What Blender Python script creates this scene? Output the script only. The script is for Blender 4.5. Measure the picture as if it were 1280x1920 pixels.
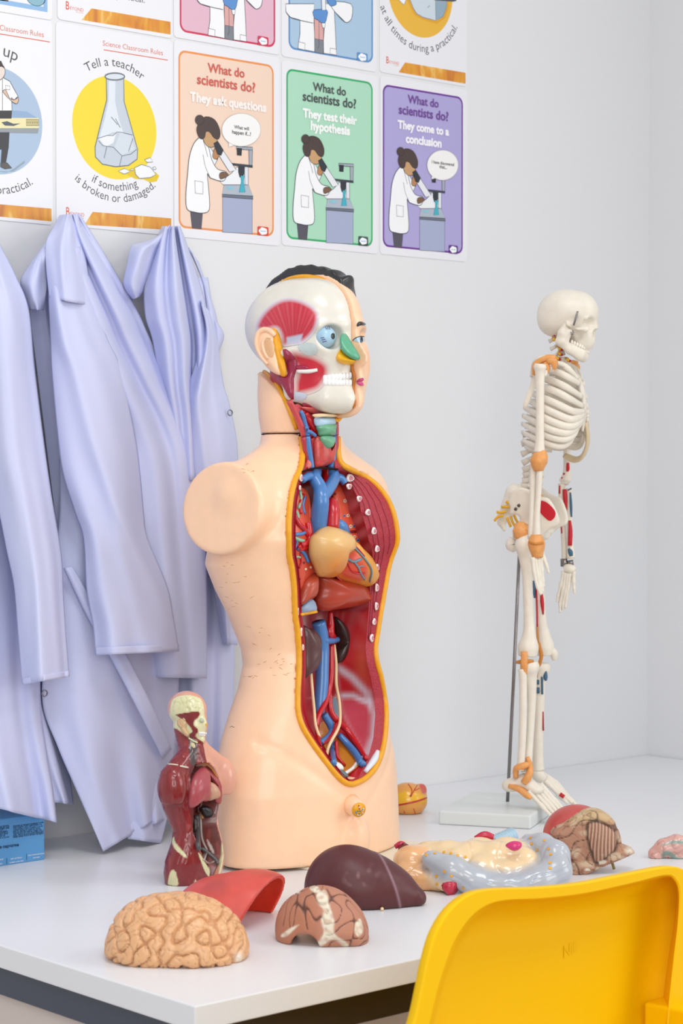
import bpy, bmesh, math, random
import numpy as np
from mathutils import Vector, Matrix, geometry
from mathutils.bvhtree import BVHTree

for _o in list(bpy.data.objects):
    bpy.data.objects.remove(_o)
S = bpy.context.scene
COL = S.collection
rnd = random.Random(7)

# ------------------------------------------------------------------ camera
TABLE = 0.74                                   # height of the table top
FOC, CX, CY = 3918.0, 640.0, 960.0             # focal length in pixels of the 1280x1920 frame
PITCH = math.atan(80 / FOC)
CAM = Vector((0.0, -2.55, TABLE + 0.537))
F0 = Vector((0.664, 0.748, 0)).normalized()
RT = Vector((0.748, -0.664, 0)).normalized()
ZU = Vector((0, 0, 1))
FW = F0 * math.cos(PITCH) - ZU * math.sin(PITCH)
UP = ZU * math.cos(PITCH) + F0 * math.sin(PITCH)
cam = bpy.data.cameras.new('camera')
cam.sensor_fit = 'VERTICAL'
cam.sensor_height = 36.0
cam.lens = FOC / 1920 * 36.0
cam.clip_start = 0.05
camo = bpy.data.objects.new('camera', cam)
COL.objects.link(camo)
camo.matrix_world = Matrix(((RT.x, UP.x, -FW.x, CAM.x), (RT.y, UP.y, -FW.y, CAM.y), (RT.z, UP.z, -FW.z, CAM.z), (0, 0, 0, 1)))
S.camera = camo
cam.dof.use_dof = True
cam.dof.focus_distance = 2.75
cam.dof.aperture_fstop = 11.0

# ------------------------------------------------------------------ light and exposure
S.view_settings.view_transform = 'Standard'
S.view_settings.look = 'None'
S.view_settings.exposure = -0.17
S.view_settings.gamma = 1.0
S.view_settings.use_curve_mapping = False
W = bpy.data.worlds.new('daylight')
S.world = W
W.use_nodes = True
bg = W.node_tree.nodes['Background']
bg.inputs[0].default_value = (0.97, 0.98, 1.0, 1)
bg.inputs[1].default_value = 0.62


def area(name, loc, target, sx, sy, power, col=(1, 1, 1)):
    d = bpy.data.lights.new(name, 'AREA')
    d.shape = 'RECTANGLE'
    d.size, d.size_y = sx, sy
    d.energy = power
    d.color = col
    o = bpy.data.objects.new(name, d)
    COL.objects.link(o)
    o.location = loc
    o.rotation_euler = (Vector(target) - Vector(loc)).to_track_quat('-Z', 'Y').to_euler()
    return o


area('ceiling_panel_light', (1.2, -1.6, 3.0), (1.4, -1.6, 0), 1.2, 0.6, 20)
area('ceiling_panel_light', (3.2, -2.4, 3.0), (3.0, -2.2, 0), 1.2, 0.6, 22)
area('ceiling_panel_light', (-0.6, -2.6, 3.0), (-0.4, -2.2, 0), 1.2, 0.6, 20)
area('window_light', (3.9, -4.0, 1.9), (1.5, 0, 1.1), 2.2, 1.6, 40, (1.0, 0.985, 0.96))
area('window_light', (-1.0, -4.2, 1.9), (1.6, 0, 1.1), 2.0, 1.6, 52, (1.0, 0.99, 0.98))


# ------------------------------------------------------------------ pixel <-> place
def ray(px, py):
    return (FW + RT * ((px - CX) / FOC) + UP * ((CY - py) / FOC))


def at_depth(px, py, d):
    r = ray(px, py)
    return CAM + r * (d / r.dot(F0))


def on_plane(px, py, p0, n):
    r = ray(px, py)
    return CAM + r * ((Vector(p0) - CAM).dot(n) / r.dot(n))


def on_z(px, py, z):
    return on_plane(px, py, (0, 0, z), ZU)


def on_y(px, py, y):
    return on_plane(px, py, (0, y, 0), Vector((0, 1, 0)))


def to_px(p):
    v = Vector(p) - CAM
    d = v.dot(FW)
    return (CX + FOC * v.dot(RT) / d, CY - FOC * v.dot(UP) / d)


class Frame:
    """local frame of a thing: origin on its base, x = its left, -y = its front"""

    def __init__(self, origin, rz):
        self.o = Vector(origin)
        self.rz = rz
        self.m = Matrix.Translation(self.o) @ Matrix.Rotation(rz, 4, 'Z')
        self.i = self.m.inverted()
        self.c = self.i @ CAM

    def ray(self, px, py):
        return (self.i.to_3x3() @ ray(px, py)).normalized()

    def px(self, px, py, axis, val):
        r = self.ray(px, py)
        return self.c + r * ((val - self.c[axis]) / r[axis])

    def y(self, px, py, v):
        return self.px(px, py, 1, v)

    def x(self, px, py, v):
        return self.px(px, py, 0, v)

    def cam_arrays(self, V):
        """pixel coordinates of an (n,3) array of local points"""
        M = np.array(self.m)
        w = V @ M[:3, :3].T + M[:3, 3] - np.array(CAM)
        d = w @ np.array(FW)
        return CX + FOC * (w @ np.array(RT)) / d, CY - FOC * (w @ np.array(UP)) / d


# ------------------------------------------------------------------ materials
def lin(c):
    if isinstance(c, str):
        c = c.lstrip('#')
        c = [int(c[i:i + 2], 16) / 255 for i in (0, 2, 4)]
    return tuple((x / 12.92 if x <= 0.04045 else ((x + 0.055) / 1.055) ** 2.4) for x in c[:3])


MATS = {}


def mat(name, col='#808080', rough=0.45, spec=0.5, metal=0.0, vcol=False, noise=0.0, nscale=40.0, bump=0.0, bscale=60.0, coat=0.0, sub=0.0, trans=0.0, alpha=1.0):
    if name in MATS:
        return MATS[name]
    m = bpy.data.materials.new(name)
    m.use_nodes = True
    nt = m.node_tree
    b = nt.nodes['Principled BSDF']
    b.inputs['Roughness'].default_value = rough
    b.inputs['Specular IOR Level'].default_value = spec
    b.inputs['Metallic'].default_value = metal
    b.inputs['Coat Weight'].default_value = coat
    b.inputs['Coat Roughness'].default_value = 0.12
    b.inputs['Transmission Weight'].default_value = trans
    if sub:
        b.inputs['Subsurface Weight'].default_value = sub
        b.inputs['Subsurface Scale'].default_value = 0.004
    src = None
    if vcol:
        a = nt.nodes.new('ShaderNodeAttribute')
        a.attribute_name = 'Col'
        src = a.outputs['Color']
    else:
        r = nt.nodes.new('ShaderNodeRGB')
        r.outputs[0].default_value = (*lin(col), 1)
        src = r.outputs[0]
    tc = nt.nodes.new('ShaderNodeTexCoord')
    if noise:
        n = nt.nodes.new('ShaderNodeTexNoise')
        n.inputs['Scale'].default_value = nscale
        n.inputs['Detail'].default_value = 6
        nt.links.new(tc.outputs['Object'], n.inputs['Vector'])
        mr = nt.nodes.new('ShaderNodeMapRange')
        mr.inputs[1].default_value, mr.inputs[2].default_value = 0.3, 0.7
        mr.inputs[3].default_value, mr.inputs[4].default_value = 1 - noise, 1 + noise * 0.4
        nt.links.new(n.outputs['Fac'], mr.inputs[0])
        mx = nt.nodes.new('ShaderNodeVectorMath')
        mx.operation = 'SCALE'
        nt.links.new(src, mx.inputs[0])
        nt.links.new(mr.outputs[0], mx.inputs['Scale'])
        src = mx.outputs[0]
    nt.links.new(src, b.inputs['Base Color'])
    if bump:
        n2 = nt.nodes.new('ShaderNodeTexNoise')
        n2.inputs['Scale'].default_value = bscale
        n2.inputs['Detail'].default_value = 4
        nt.links.new(tc.outputs['Object'], n2.inputs['Vector'])
        bp = nt.nodes.new('ShaderNodeBump')
        bp.inputs['Strength'].default_value = bump
        bp.inputs['Distance'].default_value = 0.002
        nt.links.new(n2.outputs['Fac'], bp.inputs['Height'])
        nt.links.new(bp.outputs[0], b.inputs['Normal'])
    MATS[name] = m
    return m


# ------------------------------------------------------------------ objects
def tag(o, label=None, cat=None, group=None, kind=None):
    if label:
        o['label'] = label
    if cat:
        o['category'] = cat
    if group:
        o['group'] = group
    if kind:
        o['kind'] = kind
    return o


def empty(name, loc=(0, 0, 0), rz=0.0, label=None, cat=None, group=None):
    o = bpy.data.objects.new(name, None)
    o.empty_display_size = 0.05
    COL.objects.link(o)
    o.location = loc
    o.rotation_euler = (0, 0, rz)
    return tag(o, label, cat, group)


def obj(name, verts, faces, mats, parent=None, smooth=True, cols=None, mi=None):
    me = bpy.data.meshes.new(name)
    me.from_pydata([tuple(v) for v in verts], [], [tuple(f) for f in faces])
    if not isinstance(mats, (list, tuple)):
        mats = [mats]
    for m in mats:
        me.materials.append(m)
    if mi is not None:
        me.polygons.foreach_set('material_index', np.asarray(mi, dtype=np.int32))
    if cols is not None:
        a = me.color_attributes.new('Col', 'FLOAT_COLOR', 'POINT')
        c = np.ones((len(verts), 4), dtype=np.float32)
        c[:, :3] = cols
        a.data.foreach_set('color', c.ravel())
    if smooth:
        me.polygons.foreach_set('use_smooth', np.ones(len(me.polygons), dtype=bool))
    me.update()
    o = bpy.data.objects.new(name, me)
    COL.objects.link(o)
    if parent:
        o.parent = parent
    return o


def bevel(o, w, seg=2, angle=40):
    m = o.modifiers.new('bevel', 'BEVEL')
    m.width = w
    m.segments = seg
    m.limit_method = 'ANGLE'
    m.angle_limit = math.radians(angle)
    return o


def solidify(o, t, offset=0.0):
    m = o.modifiers.new('thickness', 'SOLIDIFY')
    m.thickness = t
    m.offset = offset
    return o


def subsurf(o, n=1):
    m = o.modifiers.new('smooth', 'SUBSURF')
    m.levels = m.render_levels = n
    return o


class MB:
    """collects vertices and faces of one mesh"""

    def __init__(self):
        self.v, self.f, self.mi, self.mats = [], [], [], []

    def slot(self, m):
        if m not in self.mats:
            self.mats.append(m)
        return self.mats.index(m)

    def add(self, v, f, m=None):
        k = len(self.v)
        self.v.extend([tuple(p) for p in v])
        s = self.slot(m) if m is not None else 0
        for q in f:
            self.f.append([k + i for i in q])
            self.mi.append(s)

    def box(self, lo, hi, m=None):
        x0, y0, z0 = lo
        x1, y1, z1 = hi
        v = [(x0, y0, z0), (x1, y0, z0), (x1, y1, z0), (x0, y1, z0), (x0, y0, z1), (x1, y0, z1), (x1, y1, z1), (x0, y1, z1)]
        self.add(v, [(0, 3, 2, 1), (4, 5, 6, 7), (0, 1, 5, 4), (1, 2, 6, 5), (2, 3, 7, 6), (3, 0, 4, 7)], m)

    def tube(self, pts, rad, seg=10, m=None, flat=None, up=None, cap=True):
        v, f = tube_mesh(pts, rad, seg, flat, up, cap)
        self.add(v, f, m)

    def build(self, name, m=None, parent=None, smooth=True):
        return obj(name, self.v, self.f, self.mats if self.mats else m, parent, smooth, mi=self.mi if len(self.mats) > 1 else None)


def catmull(pts, n=6, closed=False):
    pts = [np.array(p, dtype=float) for p in pts]
    L = len(pts)
    out = []
    rng = range(L if closed else L - 1)
    for i in rng:
        if closed:
            p0, p1, p2, p3 = pts[(i - 1) % L], pts[i], pts[(i + 1) % L], pts[(i + 2) % L]
        else:
            p1, p2 = pts[i], pts[i + 1]
            p0 = pts[i - 1] if i > 0 else 2 * p1 - p2
            p3 = pts[i + 2] if i + 2 < L else 2 * p2 - p1
        for k in range(n):
            t = k / n
            out.append(0.5 * (2 * p1 + (p2 - p0) * t + (2 * p0 - 5 * p1 + 4 * p2 - p3) * t * t + (3 * p1 - p0 - 3 * p2 + p3) * t ** 3))
    if not closed:
        out.append(pts[-1])
    return out


def tube_mesh(pts, rad, seg=10, flat=None, up=None, cap=True):
    """rings of `seg` points along pts; rad a number or a list; flat=(ku,kv) stretches the ring on (side, up)"""
    P = [Vector(p) for p in pts]
    n = len(P)
    if not isinstance(rad, (list, tuple, np.ndarray)):
        rad = [rad] * n
    if len(rad) != n:
        xs = np.linspace(0, 1, len(rad))
        rad = np.interp(np.linspace(0, 1, n), xs, rad)
    ku, kv = flat or (1, 1)
    v, f = [], []
    T0 = (P[1] - P[0]).normalized()
    ref = Vector(up) if up is not None else (Vector((0, 0, 1)) if abs(T0.z) < 0.9 else Vector((1, 0, 0)))
    side = T0.cross(ref).normalized()
    for i in range(n):
        T = (P[min(i + 1, n - 1)] - P[max(i - 1, 0)]).normalized()
        if up is not None:
            s2 = T.cross(Vector(up))
            side = s2.normalized() if s2.length > 1e-6 else side
        else:
            side = (side - T * side.dot(T)).normalized()
        nv = side.cross(T).normalized()
        for k in range(seg):
            a = 2 * math.pi * k / seg
            v.append(P[i] + side * (math.cos(a) * rad[i] * ku) + nv * (math.sin(a) * rad[i] * kv))
    for i in range(n - 1):
        for k in range(seg):
            a, b = i * seg + k, i * seg + (k + 1) % seg
            f.append((a, b, b + seg, a + seg))
    if cap:
        for e, c in ((0, P[0]), (n - 1, P[-1])):
            v.append(c)
            m = len(v) - 1
            for k in range(seg):
                a, b = e * seg + k, e * seg + (k + 1) % seg
                f.append((b, a, m) if e == 0 else (a, b, m))
    return v, f


def tube(name, pts, rad, m, parent=None, seg=10, n=5, flat=None, up=None):
    if n > 1 and len(pts) > 2:
        if isinstance(rad, (list, tuple)) and len(rad) == len(pts):
            rad = [float(x[0]) for x in catmull([(r, 0) for r in rad], n)]
        pts = [tuple(p) for p in catmull(pts, n)]
    v, f = tube_mesh(pts, rad, seg, flat, up)
    return obj(name, v, f, m, parent)


# ------------------------------------------------------------------ implicit surfaces
def smin(a, b, k):
    h = np.clip(0.5 + 0.5 * (b - a) / k, 0, 1)
    return b * (1 - h) + a * h - k * h * (1 - h)


def smax(a, b, k):
    return -smin(-a, -b, k)


def ell(P, c, r, rot=None):
    x, y, z = P[0] - c[0], P[1] - c[1], P[2] - c[2]
    if rot is not None:
        R = np.array(rot.to_3x3() if hasattr(rot, 'to_3x3') else rot)
        x, y, z = R[0, 0] * x + R[1, 0] * y + R[2, 0] * z, R[0, 1] * x + R[1, 1] * y + R[2, 1] * z, R[0, 2] * x + R[1, 2] * y + R[2, 2] * z
    k0 = np.sqrt((x / r[0]) ** 2 + (y / r[1]) ** 2 + (z / r[2]) ** 2) + 1e-9
    k1 = np.sqrt((x / r[0] ** 2) ** 2 + (y / r[1] ** 2) ** 2 + (z / r[2] ** 2) ** 2) + 1e-9
    return k0 * (k0 - 1) / k1


def cap(P, a, b, r0, r1=None):
    r1 = r0 if r1 is None else r1
    a, b = np.array(a, float), np.array(b, float)
    d = b - a
    L = d @ d
    t = np.clip(((P[0] - a[0]) * d[0] + (P[1] - a[1]) * d[1] + (P[2] - a[2]) * d[2]) / L, 0, 1)
    return np.sqrt((P[0] - a[0] - t * d[0]) ** 2 + (P[1] - a[1] - t * d[1]) ** 2 + (P[2] - a[2] - t * d[2]) ** 2) - (r0 + (r1 - r0) * t)


def chain(P, pts, rads, k=0.004):
    d = None
    for i in range(len(pts) - 1):
        e = cap(P, pts[i], pts[i + 1], rads[i], rads[i + 1])
        d = e if d is None else smin(d, e, k)
    return d


def poly_sdf(u, v, poly):
    """signed distance (negative inside) from points (u,v) to a closed polygon"""
    poly = np.asarray(poly, float)
    d = np.full(u.shape, 1e9)
    s = np.zeros(u.shape, dtype=bool)
    n = len(poly)
    for i in range(n):
        ax, ay = poly[i]
        bx, by = poly[(i + 1) % n]
        ex, ey = bx - ax, by - ay
        wx, wy = u - ax, v - ay
        t = np.clip((wx * ex + wy * ey) / (ex * ex + ey * ey + 1e-12), 0, 1)
        d = np.minimum(d, (wx - ex * t) ** 2 + (wy - ey * t) ** 2)
        c = ((ay > v) != (by > v)) & (u < (bx - ax) * (v - ay) / (by - ay + 1e-12) + ax)
        s ^= c
    d = np.sqrt(d)
    return np.where(s, -d, d)


def surfnet(fn, lo, hi, h, smooth=2):
    """mesh the zero set of fn((X,Y,Z)) inside a box: naive surface nets"""
    lo, hi = np.array(lo, float), np.array(hi, float)
    n = np.ceil((hi - lo) / h).astype(int) + 1
    ax = [lo[i] + h * np.arange(n[i]) for i in range(3)]
    V = fn(np.meshgrid(*ax, indexing='ij')).astype(np.float32)
    V[0], V[-1] = np.maximum(V[0], h), np.maximum(V[-1], h)
    V[:, 0], V[:, -1] = np.maximum(V[:, 0], h), np.maximum(V[:, -1], h)
    V[:, :, 0], V[:, :, -1] = np.maximum(V[:, :, 0], h), np.maximum(V[:, :, -1], h)
    ins = V < 0
    c = [ins[i:n[0] - 1 + i, j:n[1] - 1 + j, k:n[2] - 1 + k] for i in (0, 1) for j in (0, 1) for k in (0, 1)]
    cnt = sum(x.astype(np.int8) for x in c)
    act = (cnt > 0) & (cnt < 8)
    I = np.argwhere(act)
    idx = -np.ones(act.shape, dtype=np.int64)
    idx[act] = np.arange(len(I))
    acc = np.zeros((len(I), 3))
    num = np.zeros(len(I))
    corners = [(i, j, k) for i in (0, 1) for j in (0, 1) for k in (0, 1)]
    for a in corners:
        for d in range(3):
            if a[d]:
                continue
            b = list(a)
            b[d] = 1
            va = V[I[:, 0] + a[0], I[:, 1] + a[1], I[:, 2] + a[2]]
            vb = V[I[:, 0] + b[0], I[:, 1] + b[1], I[:, 2] + b[2]]
            m = (va < 0) != (vb < 0)
            t = np.where(m, va / np.where(np.abs(va - vb) < 1e-12, 1, va - vb), 0)
            p = np.tile(np.array(a, float), (len(I), 1))
            p[:, d] = t
            acc += p * m[:, None]
            num += m
    verts = lo + h * (I + acc / num[:, None])
    faces = []
    for d in range(3):
        e1, e2 = (d + 1) % 3, (d + 2) % 3
        sl0 = [slice(1, n[0] - 1), slice(1, n[1] - 1), slice(1, n[2] - 1)]
        sl0[d] = slice(0, n[d] - 1)
        sl1 = list(sl0)
        sl1[d] = slice(1, n[d])
        A, B = ins[tuple(sl0)], ins[tuple(sl1)]
        K = np.argwhere(A != B)
        if not len(K):
            continue
        off = np.array([1, 1, 1])
        off[d] = 0
        K = K + off
        flip = ins[K[:, 0], K[:, 1], K[:, 2]]
        q = []
        for s1, s2 in ((1, 1), (0, 1), (0, 0), (1, 0)):
            J = K.copy()
            J[:, e1] -= s1
            J[:, e2] -= s2
            q.append(idx[J[:, 0], J[:, 1], J[:, 2]])
        q = np.stack(q, 1)
        q[~flip] = q[~flip][:, ::-1]
        faces.append(q)
    faces = np.concatenate(faces)
    for _ in range(smooth):
        for lam in (0.5, -0.52):
            s = np.zeros_like(verts)
            w = np.zeros(len(verts))
            for i in range(4):
                a, b = faces[:, i], faces[:, (i + 1) % 4]
                np.add.at(s, a, verts[b])
                np.add.at(s, b, verts[a])
                np.add.at(w, a, 1)
                np.add.at(w, b, 1)
            verts = verts + lam * (s / w[:, None] - verts)
    return verts, faces


def vnormals(V, Fc):
    N = np.zeros_like(V)
    a = V[Fc[:, 2]] - V[Fc[:, 0]]
    b = V[Fc[:, 3]] - V[Fc[:, 1]]
    c = np.cross(a, b)
    for i in range(4):
        np.add.at(N, Fc[:, i], c)
    return N / (np.linalg.norm(N, axis=1)[:, None] + 1e-12)


def vobj(name, V, Fc, m, parent=None, cols=None):
    me = bpy.data.meshes.new(name)
    me.vertices.add(len(V))
    me.vertices.foreach_set('co', np.asarray(V, dtype=np.float32).ravel())
    me.loops.add(Fc.size)
    me.loops.foreach_set('vertex_index', Fc.ravel().astype(np.int32))
    k = Fc.shape[1]
    me.polygons.add(len(Fc))
    me.polygons.foreach_set('loop_start', np.arange(0, Fc.size, k, dtype=np.int32))
    me.polygons.foreach_set('use_smooth', np.ones(len(Fc), dtype=bool))
    me.materials.append(m)
    if cols is not None:
        a = me.color_attributes.new('Col', 'FLOAT_COLOR', 'POINT')
        c = np.ones((len(V), 4), dtype=np.float32)
        c[:, :3] = cols
        a.data.foreach_set('color', c.ravel())
    me.update(calc_edges=True)
    me.validate()
    o = bpy.data.objects.new(name, me)
    COL.objects.link(o)
    if parent:
        o.parent = parent
    return o


def bvh_of(V, Fc):
    return BVHTree.FromPolygons([tuple(map(float, p)) for p in V], [tuple(map(int, q)) for q in Fc])


def hit(bvh, fr, px, py):
    r = fr.ray(px, py)
    loc, nor, i, d = bvh.ray_cast(fr.c, r)
    return loc, nor


def fill2d(poly, step):
    """triangulate a 2D polygon with inner points"""
    P = [tuple(p) for p in poly]
    pts = []
    n = len(P)
    for i in range(n):
        a, b = np.array(P[i]), np.array(P[(i + 1) % n])
        k = max(1, int(np.linalg.norm(b - a) / step))
        for j in range(k):
            pts.append(tuple(a + (b - a) * j / k))
    nb = len(pts)
    arr = np.array(pts)
    lo, hi = arr.min(0), arr.max(0)
    gx, gy = np.meshgrid(np.arange(lo[0], hi[0], step), np.arange(lo[1], hi[1], step))
    g = np.stack([gx.ravel() + (np.round(gy.ravel() / step) % 2) * step * 0.5, gy.ravel()], 1)
    d = poly_sdf(g[:, 0], g[:, 1], arr)
    g = g[d < -step * 0.45]
    allp = [Vector(p) for p in pts] + [Vector(p) for p in g]
    edges = [(i, (i + 1) % nb) for i in range(nb)]
    vs, es, fs, *_ = geometry.delaunay_2d_cdt(allp, edges, [], 1, 1e-6)
    return np.array([tuple(v) for v in vs]), fs


def decal(name, fr, bvh, poly, m, parent, step=3.0, eps=0.0006, curve=4, colfn=None, bulge=0.0):
    """paint or a thin piece lying on a modelled surface, outlined in photo pixels"""
    if curve > 1:
        poly = catmull(poly, curve, True)
    uv, fs = fill2d(poly, step)
    if bulge:
        dd = -poly_sdf(uv[:, 0], uv[:, 1], np.array([tuple(p) for p in poly]))
        dmax = dd.max()
    v, ok = [], []
    for i, (x, y) in enumerate(uv):
        l, nrm = hit(bvh, fr, x, y)
        if l is None:
            v.append((0, 0, 0))
            ok.append(False)
        else:
            if nrm.dot(fr.ray(x, y)) > 0:
                nrm = -nrm
            e = eps + (bulge * math.sqrt(max(0.0, 1 - (1 - min(1, dd[i] / dmax)) ** 2)) if bulge else 0)
            v.append(l + nrm * e)
            ok.append(True)
    f2 = [f for f in fs if all(ok[i] for i in f)]
    # keep triangles that do not bridge a step in depth
    out = []
    for f in f2:
        p = [Vector(v[i]) for i in f]
        if max((p[0] - p[1]).length, (p[1] - p[2]).length, (p[2] - p[0]).length) < 0.03:
            out.append(f)
    root = list(range(len(v)))

    def find(i):
        while root[i] != i:
            root[i] = root[root[i]]
            i = root[i]
        return i
    for f in out:
        for i in f[1:]:
            root[find(i)] = find(f[0])
    cnt = {}
    for f in out:
        cnt[find(f[0])] = cnt.get(find(f[0]), 0) + 1
    if cnt:
        big = max(cnt, key=cnt.get)
        out = [f for f in out if find(f[0]) == big]
    cols = colfn(uv) if colfn else None
    used = sorted({i for f in out for i in f})
    new = {j: i for i, j in enumerate(used)}
    v = [v[j] for j in used]
    out = [[new[j] for j in f] for f in out]
    if cols is not None:
        cols = cols[used]
    return obj(name, v, out, m, parent, cols=cols)


def puff(name, fr, poly, y0, height, m, parent, curve=5, rings=7, tilt=None, back=0.3, colfn=None):
    """a rounded organ: outline in photo pixels on the plane y=y0 of the frame, domed toward the front"""
    pts = catmull(poly, curve, True) if curve > 1 else [np.array(p, float) for p in poly]
    Y = (lambda p: y0(p) if callable(y0) else y0)
    loc = [fr.y(p[0], p[1], Y(p)) for p in pts]
    c = sum(loc, Vector()) / len(loc)
    n = len(loc)
    v, f = [], []
    for k in range(rings):
        a = (k / rings) * math.pi / 2
        s, hgt = math.cos(a), math.sin(a) * height
        for p in loc:
            q = c + (p - c) * s
            v.append((q.x, q.y - hgt, q.z))
    for k in range(rings - 1):
        for i in range(n):
            f.append((k * n + i, k * n + (i + 1) % n, (k + 1) * n + (i + 1) % n, (k + 1) * n + i))
    v.append((c.x, c.y - height, c.z))
    for i in range(n):
        f.append(((rings - 1) * n + i, (rings - 1) * n + (i + 1) % n, len(v) - 1))
    v.append((c.x, c.y + height * back, c.z))
    for i in range(n):
        f.append(((i + 1) % n, i, len(v) - 1))
    cols = None
    if colfn:
        A = np.array([tuple(p) for p in v])
        ux, uy = fr.cam_arrays(A)
        cols = colfn(np.stack([ux, uy], 1))
    o = obj(name, v, f, m, parent, cols=cols)
    return o
# ================================================================== room
M_wall = mat('wall_paint', '#e3e4e6', 0.75, 0.2, bump=0.08, bscale=220)
M_top = mat('table_laminate', '#e6e7ea', 0.32, 0.4, noise=0.015, nscale=300)
M_steel_dark = mat('dark_painted_steel', '#3a4152', 0.35, 0.5, noise=0.12, nscale=500)
M_panel = mat('beige_board', '#d3c6bf', 0.6, 0.3)
M_floor = mat('floor_vinyl', '#b9b2ac', 0.5, 0.4, noise=0.05, nscale=30)
XC = on_y(1213, 1408, 0)                     # the corner of the two walls, seen where the table ends
XR = XC.x


def slab(name, lo, hi, m, parent=None):
    b = MB()
    b.box(lo, hi)
    return b.build(name, m, parent, smooth=False)


tag(slab('floor', (-1.6, -4.6, -0.1), (XR + 0.1, 0.1, 0), M_floor), kind='structure')
tag(slab('wall_back', (-1.6, 0, 0), (XR + 0.1, 0.1, 2.9), M_wall), kind='structure')
tag(slab('wall_right', (XR, -1.6, 0), (XR + 0.1, 0.0, 2.9), M_wall), kind='structure')

# table: its near corner at px (365,1890)
TC = on_z(365, 1887, TABLE)
TX0, TY0 = TC.x, TC.y
THK = 0.026
table = empty('table', (TX0 + 0.9, TY0 / 2, 0), 0, 'white laminate table against the wall carrying the anatomy models', 'table')


def tb(name, lo, hi, m, bev=0.0015):
    o = slab(name, lo, hi, m, table)
    o.matrix_parent_inverse = Matrix.Translation(table.location).inverted()
    if bev:
        bevel(o, bev, 2)
    return o


tb('table_top', (TX0, TY0, TABLE - THK), (XR - 0.002, -0.001, TABLE), M_top)
tb('frame_rail', (TX0 + 0.012, TY0 + 0.014, TABLE - THK - 0.036), (XR - 0.01, TY0 + 0.044, TABLE - THK), mat('brown_steel', '#33291f', 0.25, 0.6, metal=0.3))
tb('frame_rail', (TX0 + 0.012, TY0 + 0.0445, TABLE - THK - 0.036), (TX0 + 0.042, -0.02, TABLE - THK), M_steel_dark)
tb('end_panel', (TX0 + 0.022, TY0 + 0.03, 0.05), (TX0 + 0.04, -0.03, TABLE - THK - 0.036), M_panel)
tb('modesty_panel', (TX0 + 0.0405, TY0 + 0.12, 0.05), (XR - 0.02, TY0 + 0.133, TABLE - THK - 0.036), M_panel)
for x, y in ((TX0 + 0.06, TY0 + 0.07), (XR - 0.1, TY0 + 0.07), (TX0 + 0.06, -0.1), (XR - 0.1, -0.1)):
    tb('leg', (x - 0.02, y - 0.02, 0), (x + 0.02, y + 0.02, TABLE - THK - .036), M_steel_dark)
# ================================================================== posters
def ink(c, rough=0.3):
    return mat('print_' + c.lstrip('#'), c, rough, 0.4)


M_sheet = mat('laminated_paper', '#e9e9ee', 0.28, 0.45)
_txt = {}


def text_mesh(s, off=0.0):
    """flat letters of the built-in font: points, faces, width (size 1)"""
    if (s, off) in _txt:
        return _txt[(s, off)]
    cu = bpy.data.curves.new('lettering', 'FONT')
    cu.body = s
    cu.offset = off
    cu.resolution_u = 3
    cu.fill_mode = 'FRONT'
    o = bpy.data.objects.new('lettering', cu)
    COL.objects.link(o)
    bpy.context.view_layer.update()
    me = o.evaluated_get(bpy.context.evaluated_depsgraph_get()).to_mesh()
    v = np.array([tuple(x.co)[:2] for x in me.vertices]) if len(me.vertices) else np.zeros((0, 2))
    f = [list(p.vertices) for p in me.polygons]
    o.evaluated_get(bpy.context.evaluated_depsgraph_get()).to_mesh_clear()
    bpy.data.objects.remove(o)
    bpy.data.curves.remove(cu)
    if len(v):
        v[:, 0] -= v[:, 0].min()
    _txt[(s, off)] = (v, f, v[:, 0].max() if len(v) else 1)
    return _txt[(s, off)]


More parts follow.
